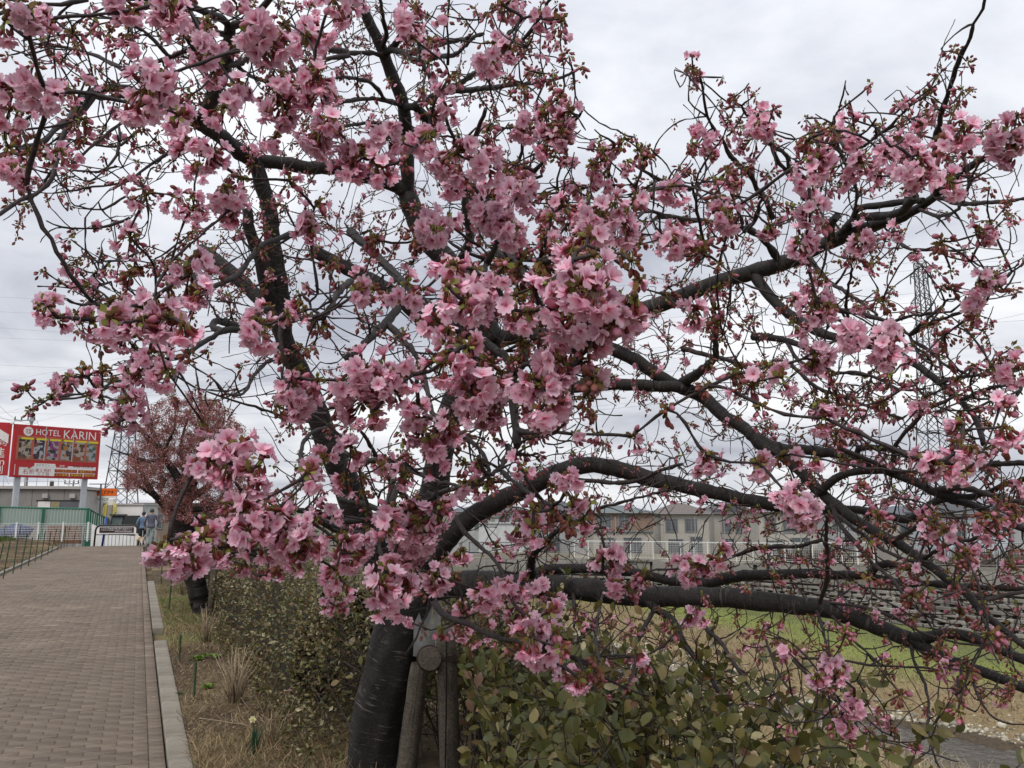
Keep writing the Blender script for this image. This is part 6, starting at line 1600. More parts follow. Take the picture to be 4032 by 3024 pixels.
rs1 = np.random.default_rng(21)
clus = []
for _, kd, pl in jobs:
    if kd == 1: T1.twig(pl, rs1, .0019, curve=.35); continue
    pos, k, r, d = pl
    lift = .6 if d < 2 else .4
    c = T1.twig(pos + np.array([0, 0, r * lift]), rs1, .0025 if d > 1.7 else .003, curve=.4)
    clus.append((pos + np.array([0, 0, r * lift]), k, r, d))
    # side spurs with buds along the outer part of the twig
    if c is not None:
        pts = T1.chains[c][0]; n = len(pts)
        for f in np.arange(.35, .95, .06 / max(.1, np.linalg.norm(pts[-1] - pts[0]))):
            if rs1.random() < .33 and d > 1.9:
                q = pts[int(f * (n - 1))]; clus.append((q + rs1.normal(0, .006, 3), 'b' if rs1.random() < .7 else k, rs1.uniform(.013, .023), d))
# ---- build the tree's meshes
rs2 = np.random.default_rng(5)
base1 = T1.chains[0][0][0]
ctree = thing('cherry_tree', 'large cherry tree in pink blossom spreading over path and stream bank', 'tree', (float(T1.chains[0][0][1][0]), float(T1.chains[0][0][1][1]), 0.0))
tw = []
for ci, c in enumerate(T1.chains):
    if c[2] == 'trunk':
        pts, rad = c[0], c[1]; m = MB(); m.tube(pts, rad, 36)
        V, F, C, B_ = m.arrays()
        th = np.arctan2(B_[:, 1], B_[:, 0]); L_ = B_[:, 2]; r = np.hypot(B_[:, 0], B_[:, 1])
        cen = np.repeat(pts, 36, axis=0); dirv = (V - cen) / np.maximum(np.linalg.norm(V - cen, axis=1, keepdims=True), 1e-6)
        bump = .006 * np.sin(th * 3 + L_ * 2.3) + .004 * np.sin(th * 7 - L_ * 5) + .012 * (noise2(th * 3, L_ * 9, 1, 2) - .5) + .006 * (noise2(th * 9, L_ * 30, 1, 8) - .5)
        fl = .045 * np.clip(1 - L_ / .45, 0, 1) ** 2 * (1 + .5 * np.sin(th * 5))
        V = V + dirv * (bump + fl)[:, None]
        o = put(bpy.data.objects.new('trunk', mesh_from('trunk', V, F, trunk_m, C, B_, True)), ctree); setrel(o, ctree)
    elif c[2] == 'branch':
        sd = 16 if c[1].max() > .04 else (10 if c[1].max() > .012 else 7)
        setrel(limb_mesh(c, sd, rs2, .04 if c[1].max() > .02 else .15).build('branch', bark_m if c[1].max() > .014 else twig_m, ctree, True), ctree)
    else:
        c[1] = c[1] * (1 + .11 * min(9, c[4]) ** .7); c[1] = np.minimum(c[1], .0085)
        pr = proj(c[0]); ln = np.hypot(*np.diff(pr[:, :2], axis=0).T).sum(); inside = ((pr[:, 0] > 0) & (pr[:, 0] < 4032) & (pr[:, 1] > 0) & (pr[:, 1] < 3024)).mean()
        tw.append((ln * inside * (c[1].mean() / pr[:, 2].mean()), ci))
tw.sort(reverse=True)
bulk = MB()
for k, (_, ci) in enumerate(tw):
    m = limb_mesh(T1.chains[ci], 5, rs2, .2)
    if k < 300: setrel(m.build('twig', twig_m, ctree, True), ctree)
    else:
        V, F, C, B_ = m.arrays(); bulk.add(V, F, C, B_)
setrel(bulk.build('twigs', twig_m, ctree, True, kind='stuff'), ctree)
def csize(r): return 0 if r < .033 else (1 if r < .045 else 2)
clus_s = sorted(range(len(clus)), key=lambda i: -(clus[i][2] / clus[i][3]) * (1 if all(0 < q < m_ for q, m_ in zip(proj(clus[i][0])[:2], (4032, 3024))) else .01))
bulkV = []; bulkF = []; bulkC = []; nb = 0
for k, i in enumerate(clus_s):
    pos, kd, r, d = clus[i]; sz = csize(r * 1.3) if kd == 'o' else csize(r * 1.1); sc = min(1.25, max(.62, r * 1.2 / CSPEC[kd, sz][2])); q = int(rs2.integers(4)); rz = rs2.uniform(0, 6.28); tl = rs2.normal(0, .25, 2)
    if k < 300:
        o = bpy.data.objects.new('blossom_cluster', CM[kd, sz, q]); o.location = Vector(pos) - ctree.location; o.rotation_euler = (tl[0], tl[1], rz); o.scale = (sc,) * 3; put(o, ctree)
    else:
        if d < 2.2:
            me = CM[kd, sz, q]
            if not hasattr(T1, 'hi'): T1.hi = {}
            if (kd, sz, q) not in T1.hi:
                v = np.empty(len(me.vertices) * 3, np.float32); me.vertices.foreach_get('co', v); cc = np.empty(len(me.vertices) * 4, np.float32); me.attributes['Col'].data.foreach_get('color', cc)
                T1.hi[kd, sz, q] = (v.reshape(-1, 3), [list(p.vertices) for p in me.polygons], cc.reshape(-1, 4)[:, :3])
            V, F, C = T1.hi[kd, sz, q]
        else: V, F, C = CA[kd, sz, q]
        Rm = euler_m(tl[0], tl[1], rz); bulkV.append((V * sc) @ Rm.T + pos); bulkC.append(C * rs2.uniform(.85, 1.12)); bulkF.extend([[a + nb for a in f] for f in F]); nb += len(V)
o = put(bpy.data.objects.new('blossoms', mesh_from('blossoms', np.vstack(bulkV), bulkF, blossom_m, np.clip(np.vstack(bulkC), 0, .93), None, True)), ctree, kind='stuff'); setrel(o, ctree)
print('TREE chains', len(T1.chains), 'traced', NTR, 'nodes', len(T1.pos), 'clusters', len(clus), 'faces blossoms', len(bulkF))
# ================================================================== SECOND CHERRY TREE FARTHER ALONG THE PATH
T2 = Tree()
T2.trace('S', '812,2462 800,2425 788,2380 765,2270 738,2160 718,2070 712,2030', 66, 92, 13.2, 13.0, kind='trunk', wig=.004)
t2 = T2.trace
t2('c1', '1470,1320 1390,1260 1300,1180 1220,1080 1160,960 1120,840', 74, 20, None, 12.4)
t2('c1', '1490,1300 1500,1150 1440,980 1350,850 1270,745 1180,640 1120,570 1080,520', 100, 24, None, 12.6)
t2('c1', '1500,1260 1590,1000 1640,780 1660,560 1640,380 1615,220 1590,60', 84, 7, None, 13.2)
t2('c1', '1450,1000 1330,800 1250,620 1220,470 1200,360 1190,300', 56, 8, None, 13.4)
t2('c1', '1540,1200 1680,1080 1830,960 1930,820 1990,700', 70, 12, None, 13.4)
t2('c1', '1530,1260 1700,1250 1880,1200 2040,1200', 60, 12, None, 12.8)
t2('c1', '1620,850 1760,700 1820,560 1840,440', 36, 8, None, 13.6)
t2('c1', '1350,860 1200,860 1080,820 960,780 860,730', 34, 6, None, 12.4)
t2('c1', '1150,620 1000,580 880,560 760,580', 30, 5, None, 12.6)
t2('c1', '1180,600 1030,530 860,530 700,480', 24, 4, None, 12.8)
t2('c1', '1300,1180 1180,1100 1080,1020 960,930 880,860', 24, 4, None, 12.4)
t2('c1', '1660,560 1730,400 1800,290 1880,200', 20, 4, None, 13.2)
t2('c1', '1330,800 1420,600 1430,440 1400,300', 30, 6, None, 13.0)
t2('c1', '1560,1050 1480,820 1500,620 1560,440 1560,300', 40, 6, None, 13.3)
rs3 = np.random.default_rng(44)
NT2 = len(T2.chains); jobs = []
while len(jobs) < 1350:
    x, y = rs3.uniform(430, 1080), rs3.uniform(1490, 2190)
    ex = ((x - 745) / 265) ** 2 + ((y - 1870) / 320) ** 2
    if ex > 1.1 or rs3.random() < max(0, ex - .55) * 1.4: continue
    if y > 2050 and abs(x - 705) < 60: continue
    if y > 1930 and x < 610 + (y - 1930) * .3: continue
    jobs.append((P(x, y, 13.0 + rs3.normal(0, .55)), ex))
jobs.sort(key=lambda q: float(np.min(np.linalg.norm(T2.pos - q[0], axis=1))))
c2 = []
for p, ex in jobs:
    c = T2.twig(p, rs3, .003, curve=.4, up=.25)
    if ex < 1.0:
        c2.append(p)
        if c is not None:
            pts = T2.chains[c][0]
            for f in (.55, .8):
                if rs3.random() < .75: c2.append(pts[int(f * (len(pts) - 1))] + rs3.normal(0, .01, 3))
b2p = T2.chains[0][0][1]
ctree2 = thing('cherry_tree', 'smaller leaning cherry tree with brownish pink buds beside the path', 'tree', (float(b2p[0]), float(b2p[1]), 0.0))
bulk = MB(); 
for ci, c in enumerate(T2.chains):
    if c[2] == 'trunk': setrel(limb_mesh(c, 20, rs3, .03).build('trunk', trunk_m, ctree2, True), ctree2)
    elif c[2] == 'branch': setrel(limb_mesh(c, 10, rs3, .06).build('branch', bark_m, ctree2, True), ctree2)
    else:
        c[1] = np.minimum(c[1] * (1 + .2 * min(9, c[4]) ** .7), .02); V, F, C, B_ = limb_mesh(c, 4, rs3, .15).arrays(); bulk.add(V, F, C, B_)
setrel(bulk.build('twigs', twig_m, ctree2, True, kind='stuff'), ctree2)
def mini(seed):
    """a far bud tuft: a few three-sided buds, ragged petals and bracts"""
    rs = np.random.default_rng(seed); V = []; F = []; C = []
    for k in range(8):
        d = rs.normal(0, 1, 3); d /= np.linalg.norm(d); c = d * rs.uniform(.01, .034) - [0, 0, .006]; X, Y, Z = basis(d + [0, 0, -.3]); l, w = .016, .0062; n0 = len(V)
        V += [c - Z * l * .4] + [c + w * (math.cos(q) * X + math.sin(q) * Y) for q in (0, 2.09, 4.19)] + [c + Z * l * .6]
        F += [(n0, n0 + 2, n0 + 1), (n0, n0 + 3, n0 + 2), (n0, n0 + 1, n0 + 3), (n0 + 4, n0 + 1, n0 + 2), (n0 + 4, n0 + 2, n0 + 3), (n0 + 4, n0 + 3, n0 + 1)]
        cc = (np.array([.3, .15, .09]) if rs.random() < .5 else np.array([.5, .19, .23])) * rs.uniform(.7, 1.25); C += [CAL] + [cc] * 3 + [cc * .5 + BUDL * .5]
    for k in range(6):
        d = rs.normal(0, 1, 3); d /= np.linalg.norm(d); c = d * rs.uniform(.012, .036); t = np.cross(d, rs.normal(0, 1, 3)); t /= np.linalg.norm(t); n0 = len(V)
        V += [c, c + d * .009 + t * .008, c + d * .018]; F.append((n0, n0 + 1, n0 + 2)); C += [(PET_M if k < 2 else BRC * 1.2) * rs.uniform(.8, 1.1)] * 3
    return np.array(V), np.array(F), np.array(C)
MN = [mini(900 + q) for q in range(8)]
bulkV = []; bulkF = []; bulkC = []; nb = 0
for p in c2:
    for q in range(2):
        V, F, C = MN[int(rs3.integers(8))]; Rm = euler_m(*rs3.normal(0, .5, 2), rs3.uniform(0, 6.28)); bulkV.append((V * rs3.uniform(1.0, 1.5)) @ Rm.T + p + (rs3.normal(0, .035, 3) if q else 0)); bulkC.append(C * rs3.uniform(.85, 1.2)); bulkF.append(F + nb); nb += len(V)
setrel(put(bpy.data.objects.new('blossoms', mesh_from('blossoms', np.vstack(bulkV), np.vstack(bulkF), blossom_m, np.clip(np.vstack(bulkC), 0, .93))), ctree2, kind='stuff'), ctree2)
# its stake
wood_m = barkmat('weathered_log', (0.075, 0.062, 0.047), (0.03, 0.025, 0.02), 1.2, 1.0, 1.0, 60.0)
g = GP(826, 2440, .02); m = MB(); m.tube([[0, 0, -.1], [.02, 0, .6], [.06, 0, 1.35]], .05, 10); o = m.build('tree_stake', wood_m, None, True, label='round wooden stake next to the smaller leaning cherry trunk', category='stake'); o.location = (g[0], g[1], 0)

# ================================================================== LOG SUPPORT FRAME AND TORN PLASTIC ON THE MAIN TRUNK
fr = thing('tree_support', 'weathered log support frame lashed beside the large cherry trunk', 'tree support', (float(P(1770, 3024, 4.55)[0]), float(P(1770, 3024, 4.55)[1]), 0))
def log(name, a, b, r0, r1, n=14):
    t = np.linspace(0, 1, n)[:, None]; pts = np.asarray(a) * (1 - t) + np.asarray(b) * t
    pts = pts + rng.normal(0, .0015, pts.shape); rr = np.linspace(r0, r1, n) * (1 + rng.normal(0, .012, n)); rr[0] *= .94; rr[-1] *= .93
    m = MB(); m.tube(pts, rr, 20); return setrel(m.build(name, wood_m, fr, True), fr)
top = P(1757, 2474, 4.5); bot = P(1772, 3024, 4.52); dirn = (bot - top) / np.linalg.norm(bot - top)
log('post', top, top + dirn * (top[2] + .15) / -dirn[2], .055, .058)
t2_ = P(1652, 2612, 4.80); b2_ = P(1600, 3030, 4.70); dirn = (b2_ - t2_) / np.linalg.norm(b2_ - t2_)
log('brace_post', t2_, t2_ + dirn * (t2_[2] + .15) / -dirn[2], .055, .06)
ca = P(1693, 2595, 4.42); cb = P(1668, 2560, 5.9); log('crossbar', ca, cb, .064, .06)
rust_m = pmat('rusty_wire', (.045, .022, .016), rough=.7, var=.3, scale=30)
def ring(c, ax, r, n=20, tilt=0.0):
    X, Y, Z = basis(np.asarray(ax, float)); pts = [np.asarray(c) + r * (math.cos(t) * X + math.sin(t) * Y) + Z * tilt * math.sin(t) for t in np.linspace(0, 6.2832, n)]
    m = MB(); m.tube(pts, .0035, 5, caps=False); return m
pd = np.array([.02, 0, -1.0])
for k in range(3): setrel(ring(top + (bot - top) * (.19 + .012 * k) , pd, .061, tilt=.012 * (k - 1)).build('wire_lashing', rust_m, fr), fr)
for k in range(2): setrel(ring(ca + (cb - ca) * (.05 + .015 * k), cb - ca, .068).build('wire_lashing', rust_m, fr), fr)
m = MB(); m.tube([ca + [.06, .05, .03], top + (bot - top) * .19 + [-.055, -.03, 0], top + (bot - top) * .2 + [.05, -.04, -.01]], .0035, 5); setrel(m.build('wire_lashing', rust_m, fr), fr)
m = MB(); q0 = top + np.array([.006, -.0575, -.03]); m.tube([q0, q0 + dirn * 0 + np.array([.004, .001, -.35]), q0 + np.array([.0, .004, -.9])], [.003, .0045, .003], 5); setrel(m.build('crack', pmat('crack_dark', (.006, .005, .004), rough=1), fr), fr)
plas_m, nt, b, out = new_mat('plastic_sheet')
b.inputs['Base Color'].default_value = (.75, .77, .78, 1); b.inputs['Roughness'].default_value = .3; b.inputs['Alpha'].default_value = .45
nz = nnode(nt, 'ShaderNodeTexNoise', Scale=30.0, Detail=4.0); bp = nnode(nt, 'ShaderNodeBump', Strength=.6, Distance=.01); nt.links.new(nz.outputs['Fac'], bp.inputs['Height']); nt.links.new(bp.outputs[0], b.inputs['Normal'])
c_ = P(1640, 2480, 5.02); V = []; F = []
na, nz_ = 12, 8
for i in range(na):
    a = -1.35 + i / (na - 1) * 1.75
    topz = .165 + .05 * math.sin(i * 2.1) - .10 * abs(i - 7) / 7
    for k in range(nz_):
        z = -.13 + (topz + .13) * k / (nz_ - 1); r = .155 + .012 * math.sin(i * 1.9 + k) + .03 * (k / nz_)
        V.append([c_[0] + r * math.cos(a) - .035, c_[1] + r * math.sin(a), c_[2] + z])
F = [(i * nz_ + k, (i + 1) * nz_ + k, (i + 1) * nz_ + k + 1, i * nz_ + k + 1) for i in range(na - 1) for k in range(nz_ - 1)]
m = MB(); m.add(V, F); m.build('plastic_wrap', plas_m, None, True, label='torn translucent plastic sheet wrapped round the large cherry trunk', category='plastic sheet')

# ================================================================== HEDGES
hleaf_m = leafmat('hedge_leaf', trans=.25, rough=.38, var=.15, scale=60, spec=.45, rand=.2)
stem_m = barkmat('hedge_stem', (0.045, 0.034, 0.026), (0.13, 0.105, 0.08), 60, .3)
LEAF_LO = (np.array([[0, 0, 0], [-.26, .5, .10], [0, 1, -.05], [.26, .5, .10]]), [(0, 3, 2), (0, 2, 1)])
def leaf_hi(rs):
    c = rs.uniform(-.18, .1); f = rs.uniform(.03, .12)
    V = [[0, 0, 0], [0, .35, .04 + c * .1], [0, .72, .02 + c * .5], [0, 1.0, -.04 + c], [-.24, .3, f], [-.29, .6, f + c * .4], [.24, .3, f], [.29, .6, f + c * .4], [-.16, .85, f * .6 + c * .8], [.16, .85, f * .6 + c * .8]]
    F = [(0, 1, 4), (1, 2, 5, 4), (2, 3, 8), (2, 8, 5), (0, 6, 1), (1, 6, 7, 2), (2, 9, 3), (2, 7, 9)]
    return np.array(V), F
def frames(Y, N):
    Y = Y / np.linalg.norm(Y, axis=1, keepdims=True); X = np.cross(Y, N); X /= np.maximum(np.linalg.norm(X, axis=1, keepdims=True), 1e-6); Z = np.cross(X, Y); return np.stack([X, Y, Z], -1)
def scatter(tmpl, pos, Y, N, size, cols):
    V0, F0 = tmpl; M = frames(Y, N); n = len(pos); k = len(V0)
    V = np.einsum('nij,kj->nki', M, V0) * size[:, None, None] + pos[:, None]
    F = [[a + i * k for a in f] for i in range(n) for f in F0] if len({len(f) for f in F0}) > 1 else (np.array(F0)[None] + (np.arange(n) * k)[:, None, None]).reshape(-1, len(F0[0]))
    return V.reshape(-1, 3), F, np.repeat(cols, k, axis=0)
PAL = np.array([[.155, .14, .042], [.115, .12, .035], [.26, .215, .09], [.19, .13, .055], [.085, .095, .028], [.46, .41, .23], [.17, .085, .045]])
def palette(n, rs, w): return PAL[rs.choice(len(PAL), n, p=np.array(w) / sum(w))] * rs.uniform(.75, 1.25, (n, 1))
rs4 = np.random.default_rng(91)
def hedge_pts(n, u0, u1, v0, v1, H, rs, bias):
    u = u0 + (u1 - u0) * rs.random(n) ** bias
    th = rs.uniform(-.12, 1.0, n) * math.pi            # round the section from the front foot over the top
    k = 1 - np.abs(rs.normal(0, .13, n)); vc, hw = (v0 + v1) / 2, (v1 - v0) / 2
    bul = 1 + .22 * (noise2(u, th * 2, 1.5, 6) - .5) + .12 * (noise2(u, th * 3, 4, 7) - .5)
    sx = -np.sign(np.cos(th)) * np.abs(np.cos(th)) ** .6; sz = np.abs(np.sin(np.clip(th, 0, math.pi))) ** .55
    v = vc + hw * sx * k * bul; z = np.maximum(H * sz * k * bul * (1 + .12 * (noise2(u, u * 0, .9, 3) - .5)), rs.uniform(.02, .15, n))
    nrm = np.stack([UA[0] * 0 + VA[0] * sx, VA[1] * sx, np.sin(np.clip(th, 0, math.pi))], -1)
    return u, v, z, nrm / np.maximum(np.linalg.norm(nrm, axis=1, keepdims=True), .01)
far_h = thing('hedge', 'brownish olive small-leaved hedge running behind the large cherry trunk', 'hedge', tuple(W(12, 1.75, 0)))
n = 36000; u, v, z, nr = hedge_pts(n, 4.6, 24, 1.02, 2.5, 1.13, rs4, 1.7)
k2 = np.arange(n) >= n - 5000; u[k2] = rs4.uniform(5.5, 7.0, 5000); v[k2] = rs4.uniform(1.15, 2.4, 5000); z[k2] = rs4.uniform(.05, 1.0, 5000)
pq = proj(UA[None] * u[:, None] + VA[None] * v[:, None] + np.stack([0 * u, 0 * u, z], -1))
keep = (np.hypot(u - 5.45, v - 1.45) > .25) & ((u > 5.65) | (v > 1.8)) & ((pq[:, 2] > 5.15) | (pq[:, 0] > 1840)); u, v, z, nr = u[keep], v[keep], z[keep], nr[keep]; n = len(u)
pos = UA[None] * u[:, None] + VA[None] * v[:, None] + np.stack([0 * u, 0 * u, z], -1)
Yd = nr * .6 + rs4.normal(0, .7, (n, 3)); Nd = nr + rs4.normal(0, .6, (n, 3)) + np.array([0, 0, .3])
V, F, C = scatter(LEAF_LO, pos, Yd, Nd, rs4.uniform(.028, .05, n), palette(n, rs4, [4, 2, 2, 4, 2.5, 1.1, 1.2]))
setrel(put(bpy.data.objects.new('foliage', mesh_from('foliage', V, F, hleaf_m, C)), far_h, kind='stuff'), far_h)
bulk = MB()
for k in range(900):
    u, v, z, nr = hedge_pts(1, 5.7, 20, 1.0, 2.4, 1.12, rs4, 1.6); p = W(float(u[0]), float(v[0]), float(z[0])); q = W(float(u[0]) + rs4.normal(0, .25), 1.75 + rs4.normal(0, .25), rs4.uniform(.05, .6))
    mid = (p + q) / 2 + rs4.normal(0, .07, 3); e = p + nr[0] * rs4.uniform(0, .09) + rs4.normal(0, .04, 3); bulk.tube([q, mid, p, e], [.004, .003, .0022, .0012], 4, caps=False)
setrel(bulk.build('stems', stem_m, far_h, True, kind='stuff'), far_h)
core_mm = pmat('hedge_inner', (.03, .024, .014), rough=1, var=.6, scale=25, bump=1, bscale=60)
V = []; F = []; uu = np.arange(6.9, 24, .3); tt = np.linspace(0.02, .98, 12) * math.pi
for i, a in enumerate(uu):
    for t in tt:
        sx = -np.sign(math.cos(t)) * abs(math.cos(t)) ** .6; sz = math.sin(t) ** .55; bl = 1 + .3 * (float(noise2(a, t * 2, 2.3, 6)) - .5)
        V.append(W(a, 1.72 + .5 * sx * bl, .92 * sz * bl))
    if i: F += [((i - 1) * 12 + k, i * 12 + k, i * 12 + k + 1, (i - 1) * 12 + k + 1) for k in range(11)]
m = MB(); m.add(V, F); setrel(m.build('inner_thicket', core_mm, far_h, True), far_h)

near_h = thing('hedge', 'open olive-green hedge with large leaves and bare stems at the stream bank', 'hedge', tuple(W(3.4, 1.9, 0)))
stems = []; lp = []; ly = []; ln = []
def blocked(p):
    q = proj(p); return bool(((q[:, 0] < 1835) & (q[:, 2] < 5.3)).any())
for k in range(290):
    u0 = rs4.uniform(2.0, 5.6); v0_ = 2.0 + rs4.normal(0, .2); H = (.88 + .14 * float(noise2(u0, 0, 1.6, 2))) * rs4.uniform(.7, 1.1) * (1 if u0 > 2.4 else .78)
    a = W(u0, v0_, -.02); out = VA * rs4.normal(0, .42) + UA * rs4.normal(0, .35); b_ = W(u0, v0_, H) + out
    mid = (a + b_) / 2 + rs4.normal(0, .1, 3); pts = catmull(np.array([a, mid, b_]), .05)
    pts = pts + np.cumsum(rs4.normal(0, .004, pts.shape), axis=0)
    if blocked(pts): continue
    stems.append((pts, .006)); chs = [pts]
    for q in range(int(rs4.integers(3, 7))):
        i = int(rs4.uniform(.35, .95) * (len(pts) - 1)); L_ = rs4.uniform(.12, .38); d = rs4.normal(0, 1, 3); d[2] = abs(d[2]) * .5; d /= np.linalg.norm(d)
        sp_ = catmull(np.array([pts[i], pts[i] + d * L_ * .5 + [0, 0, .02], pts[i] + d * L_ + [0, 0, rs4.normal(.02, .05)]]), .04); 
        if not blocked(sp_): stems.append((sp_, .0032)); chs.append(sp_)
    for c in chs:
        if blocked(c): continue
        T_ = np.gradient(c, axis=0)
        for i in range(len(c)):
            f = i / len(c)
            if c[i][2] < .28 or rs4.random() > (.42 + .5 * f if len(c) < 16 else .25 + .6 * f): continue
            for _ in range(1 + (rs4.random() < .35)):
                y = T_[i] / max(np.linalg.norm(T_[i]), 1e-6) * .5 + rs4.normal(0, .6, 3) + np.array([0, 0, .12]); lp.append(c[i]); ly.append(y); ln.append(rs4.normal(0, .55, 3) + np.array([-.1, -.45, .75]))
lp, ly, ln = np.array(lp), np.array(ly), np.array(ln); n = len(lp)
pr = proj(lp); sz = rs4.uniform(.045, .078, n); col = palette(n, rs4, [5.5, 6, 1.4, 1.2, 3, .5, .4]) * np.array([1.0, 0.98, 0.9])
vis = (pr[:, 0] > 1800) & (pr[:, 0] < 3500) & (pr[:, 1] < 3010)
order = np.argsort(-np.where(vis, sz / pr[:, 2], 0)); single = set(order[:300].tolist())
LV = [leaf_hi(rs4) for _ in range(5)]
M_ = frames(ly, ln)
lm = {}
for i in single:
    key = (int(rs4.integers(5)), int(rs4.integers(5)))
    if key not in lm: lm[key] = mesh_from('leaf', LV[key[0]][0], LV[key[0]][1], hleaf_m, np.tile(PAL[[0, 1, 4, 1, 2]][key[1]] * np.array([1.05, 1.02, 0.9]), (10, 1)), None, True)
    o = bpy.data.objects.new('leaf', lm[key]); mw = Matrix(M_[i].tolist()).to_4x4(); mw.translation = Vector(lp[i]) - near_h.location; o.matrix_basis = mw @ Matrix.Scale(float(sz[i]), 4); put(o, near_h)
bulkV = []; bulkF = []; bulkC = []; nb = 0
for i in range(n):
    if i in single: continue
    V0, F0 = LV[i % 5]; bulkV.append((V0 * sz[i]) @ M_[i].T + lp[i]); bulkF.extend([[a + nb for a in f] for f in F0]); bulkC.append(np.tile(col[i], (10, 1))); nb += 10
setrel(put(bpy.data.objects.new('foliage', mesh_from('foliage', np.vstack(bulkV), bulkF, hleaf_m, np.vstack(bulkC), None, True)), near_h, kind='stuff'), near_h)
bulk = MB()
for pts, r in stems: bulk.tube(pts, np.linspace(r, r * .35, len(pts)), 5, caps=False)
setrel(bulk.build('stems', stem_m, near_h, True, kind='stuff'), near_h)
wf = thing('wire_fence', 'low black wire fence hidden inside the large-leaved hedge', 'fence', tuple(W(4, 2.1, 0)))
for u0 in (2.6, 3.9, 5.2): m = MB(); m.tube([W(u0, 2.12, -.05), W(u0, 2.12, .72)], .018, 8); setrel(m.build('post', black_m, wf), wf)
m = MB()
for u0 in np.arange(2.6, 5.2, .06): m.tube([W(u0, 2.12, .05), W(u0, 2.12, .7)], .0028, 4)
for z in np.arange(.06, .72, .13): m.tube([W(2.6, 2.122, z), W(5.2, 2.122, z)], .003, 4)
setrel(m.build('wire_mesh', black_m, wf, kind='stuff'), wf)

# ================================================================== GRASS, LITTER, DRY PLANTS
grass_m = leafmat('grass_blade', trans=.25, rough=.7, var=.1, scale=10, spec=.2)
BLADE = (np.array([[-.06, 0, 0], [.06, 0, 0], [.035, .0, .55], [0, 0.0, 1.0]]), [(0, 1, 2), (0, 2, 3)])
def blades(name, u, v, hgt, lean, cols, rs, label, cat, width=1.0, zfun=ground_z):
    n = len(u); z = zfun(u, v) - .005; pos = UA[None] * u[:, None] + VA[None] * v[:, None] + np.stack([0 * u, 0 * u, z], -1)
    up = np.stack([rs.normal(0, lean, n), rs.normal(0, lean, n), np.abs(rs.normal(.8, .25, n)) + .05], -1); up /= np.linalg.norm(up, axis=1, keepdims=True)
    a = rs.uniform(0, 6.28, n); side = np.stack([np.cos(a), np.sin(a), 0 * a], -1) * (width * .05)[:, None] if np.ndim(width) else np.stack([np.cos(a), np.sin(a), 0 * a], -1) * width * .006
    bend = np.stack([rs.normal(0, .18, n), rs.normal(0, .18, n), -np.abs(rs.normal(0, .12, n))], -1) * hgt[:, None]
    V = np.stack([pos - side, pos + side, pos + up * hgt[:, None] * .55 + side * .7, pos + up * hgt[:, None] * .55 - side * .7, pos + up * hgt[:, None] + bend], 1)
    base = (np.arange(n) * 5)[:, None]
    F = np.concatenate([base + np.array([[0, 1, 2]]), base + np.array([[0, 2, 3]]), base + np.array([[3, 2, 4]])]); C = np.repeat(cols, 5, axis=0)
    put(bpy.data.objects.new(name, mesh_from(name, V.reshape(-1, 3), F, grass_m, C)), None, kind='stuff', label=label, category=cat)
STRAW = np.array([.38, .29, .165]); STR2 = np.array([.21, .155, .09]); GRN = np.array([.13, .19, .045]); BRN = np.array([.17, .115, .065])
def mixn(n, rs, *ws): 
    base = np.array([STRAW, STR2, GRN, BRN]); return base[rs.choice(4, n, p=np.array(ws) / sum(ws))] * rs.uniform(.7, 1.25, (n, 1))
rs5 = np.random.default_rng(12)
n = 26000; u = 4.6 + 16 * rs5.random(n) ** 1.6; v = .43 + 1.0 * rs5.random(n) ** 1.2; dens = noise2(u, v, 1.6, 1)
k = rs5.random(n) < .2 + dens; u, v = u[k], v[k]; n = len(u)
blades('verge_grass', u, v, rs5.uniform(.03, .12, n) * (1 + .6 * (u < 7.5)), 1.1, mixn(n, rs5, 5, 4, .35, 2.2), rs5, 'short dry straw grass between the kerb and the hedge', 'grass', .55)
n = 5000; u = rs5.uniform(11, 20, n); v = .44 + .75 * rs5.random(n); k = rs5.random(n) < .3 + .7 * (noise2(u, v, 1.2, 5) > .45); u, v = u[k], v[k]; n = len(u)
blades('green_grass', u, v, rs5.uniform(.03, .08, n), .5, mixn(n, rs5, .6, .3, 6, .3), rs5, 'strip of fresh green moss and grass by the far kerb', 'grass', .8)
n = 12000; u = 9 + 33 * rs5.random(n); v = -3.35 - 5.5 * rs5.random(n) ** 1.3; blades('left_bed_grass', u, v, rs5.uniform(.03, .13, n), 1.0, mixn(n, rs5, 4, 4, .5, 3), rs5, 'dry brown grass bed with the garden stakes', 'grass', 1.1)
n = 1800; u = rs5.uniform(45, 49, n); v = -5.6 - 7 * rs5.random(n); blades('weed_strip', u, v, rs5.uniform(.12, .34, n), .6, mixn(n, rs5, .1, .1, 6, .2) * .6, rs5, 'low dark green weeds at the foot of the mesh fence', 'weeds', 4.0)
n = 26000; u = 2 + 46 * rs5.random(n); v = 2.6 + 15.5 * rs5.random(n); blades('bank_grass', u, v, rs5.uniform(.1, .34, n), .8, mixn(n, rs5, 6, 4, 1.0, 1.4), rs5, 'long dry grass on the near stream bank', 'grass', 1.6)
n = 34000; u = 8 + 50 * rs5.random(n); r = rs5.random(n) * 17; v = river_c(u) + river_h(u) + .5 + r; k = v < 41; u, v, r = u[k], v[k], r[k]; n = len(u)
g = np.clip((r - 3.5 + 2.2 * (noise2(u, v, .3, 9) - .5)) / 6, 0, 1)[:, None]; cols = mixn(n, rs5, 5, 4, .6, 2.2) * (1 - g) + np.array([.155, .165, .065]) * rs5.uniform(.7, 1.3, (n, 1)) * g
blades('far_bank_grass', u, v, rs5.uniform(.07, .24, n) * (1.25 - .8 * g[:, 0]), .7, cols, rs5, 'dry and green grass on the far bank below the block wall', 'grass', 2.6)
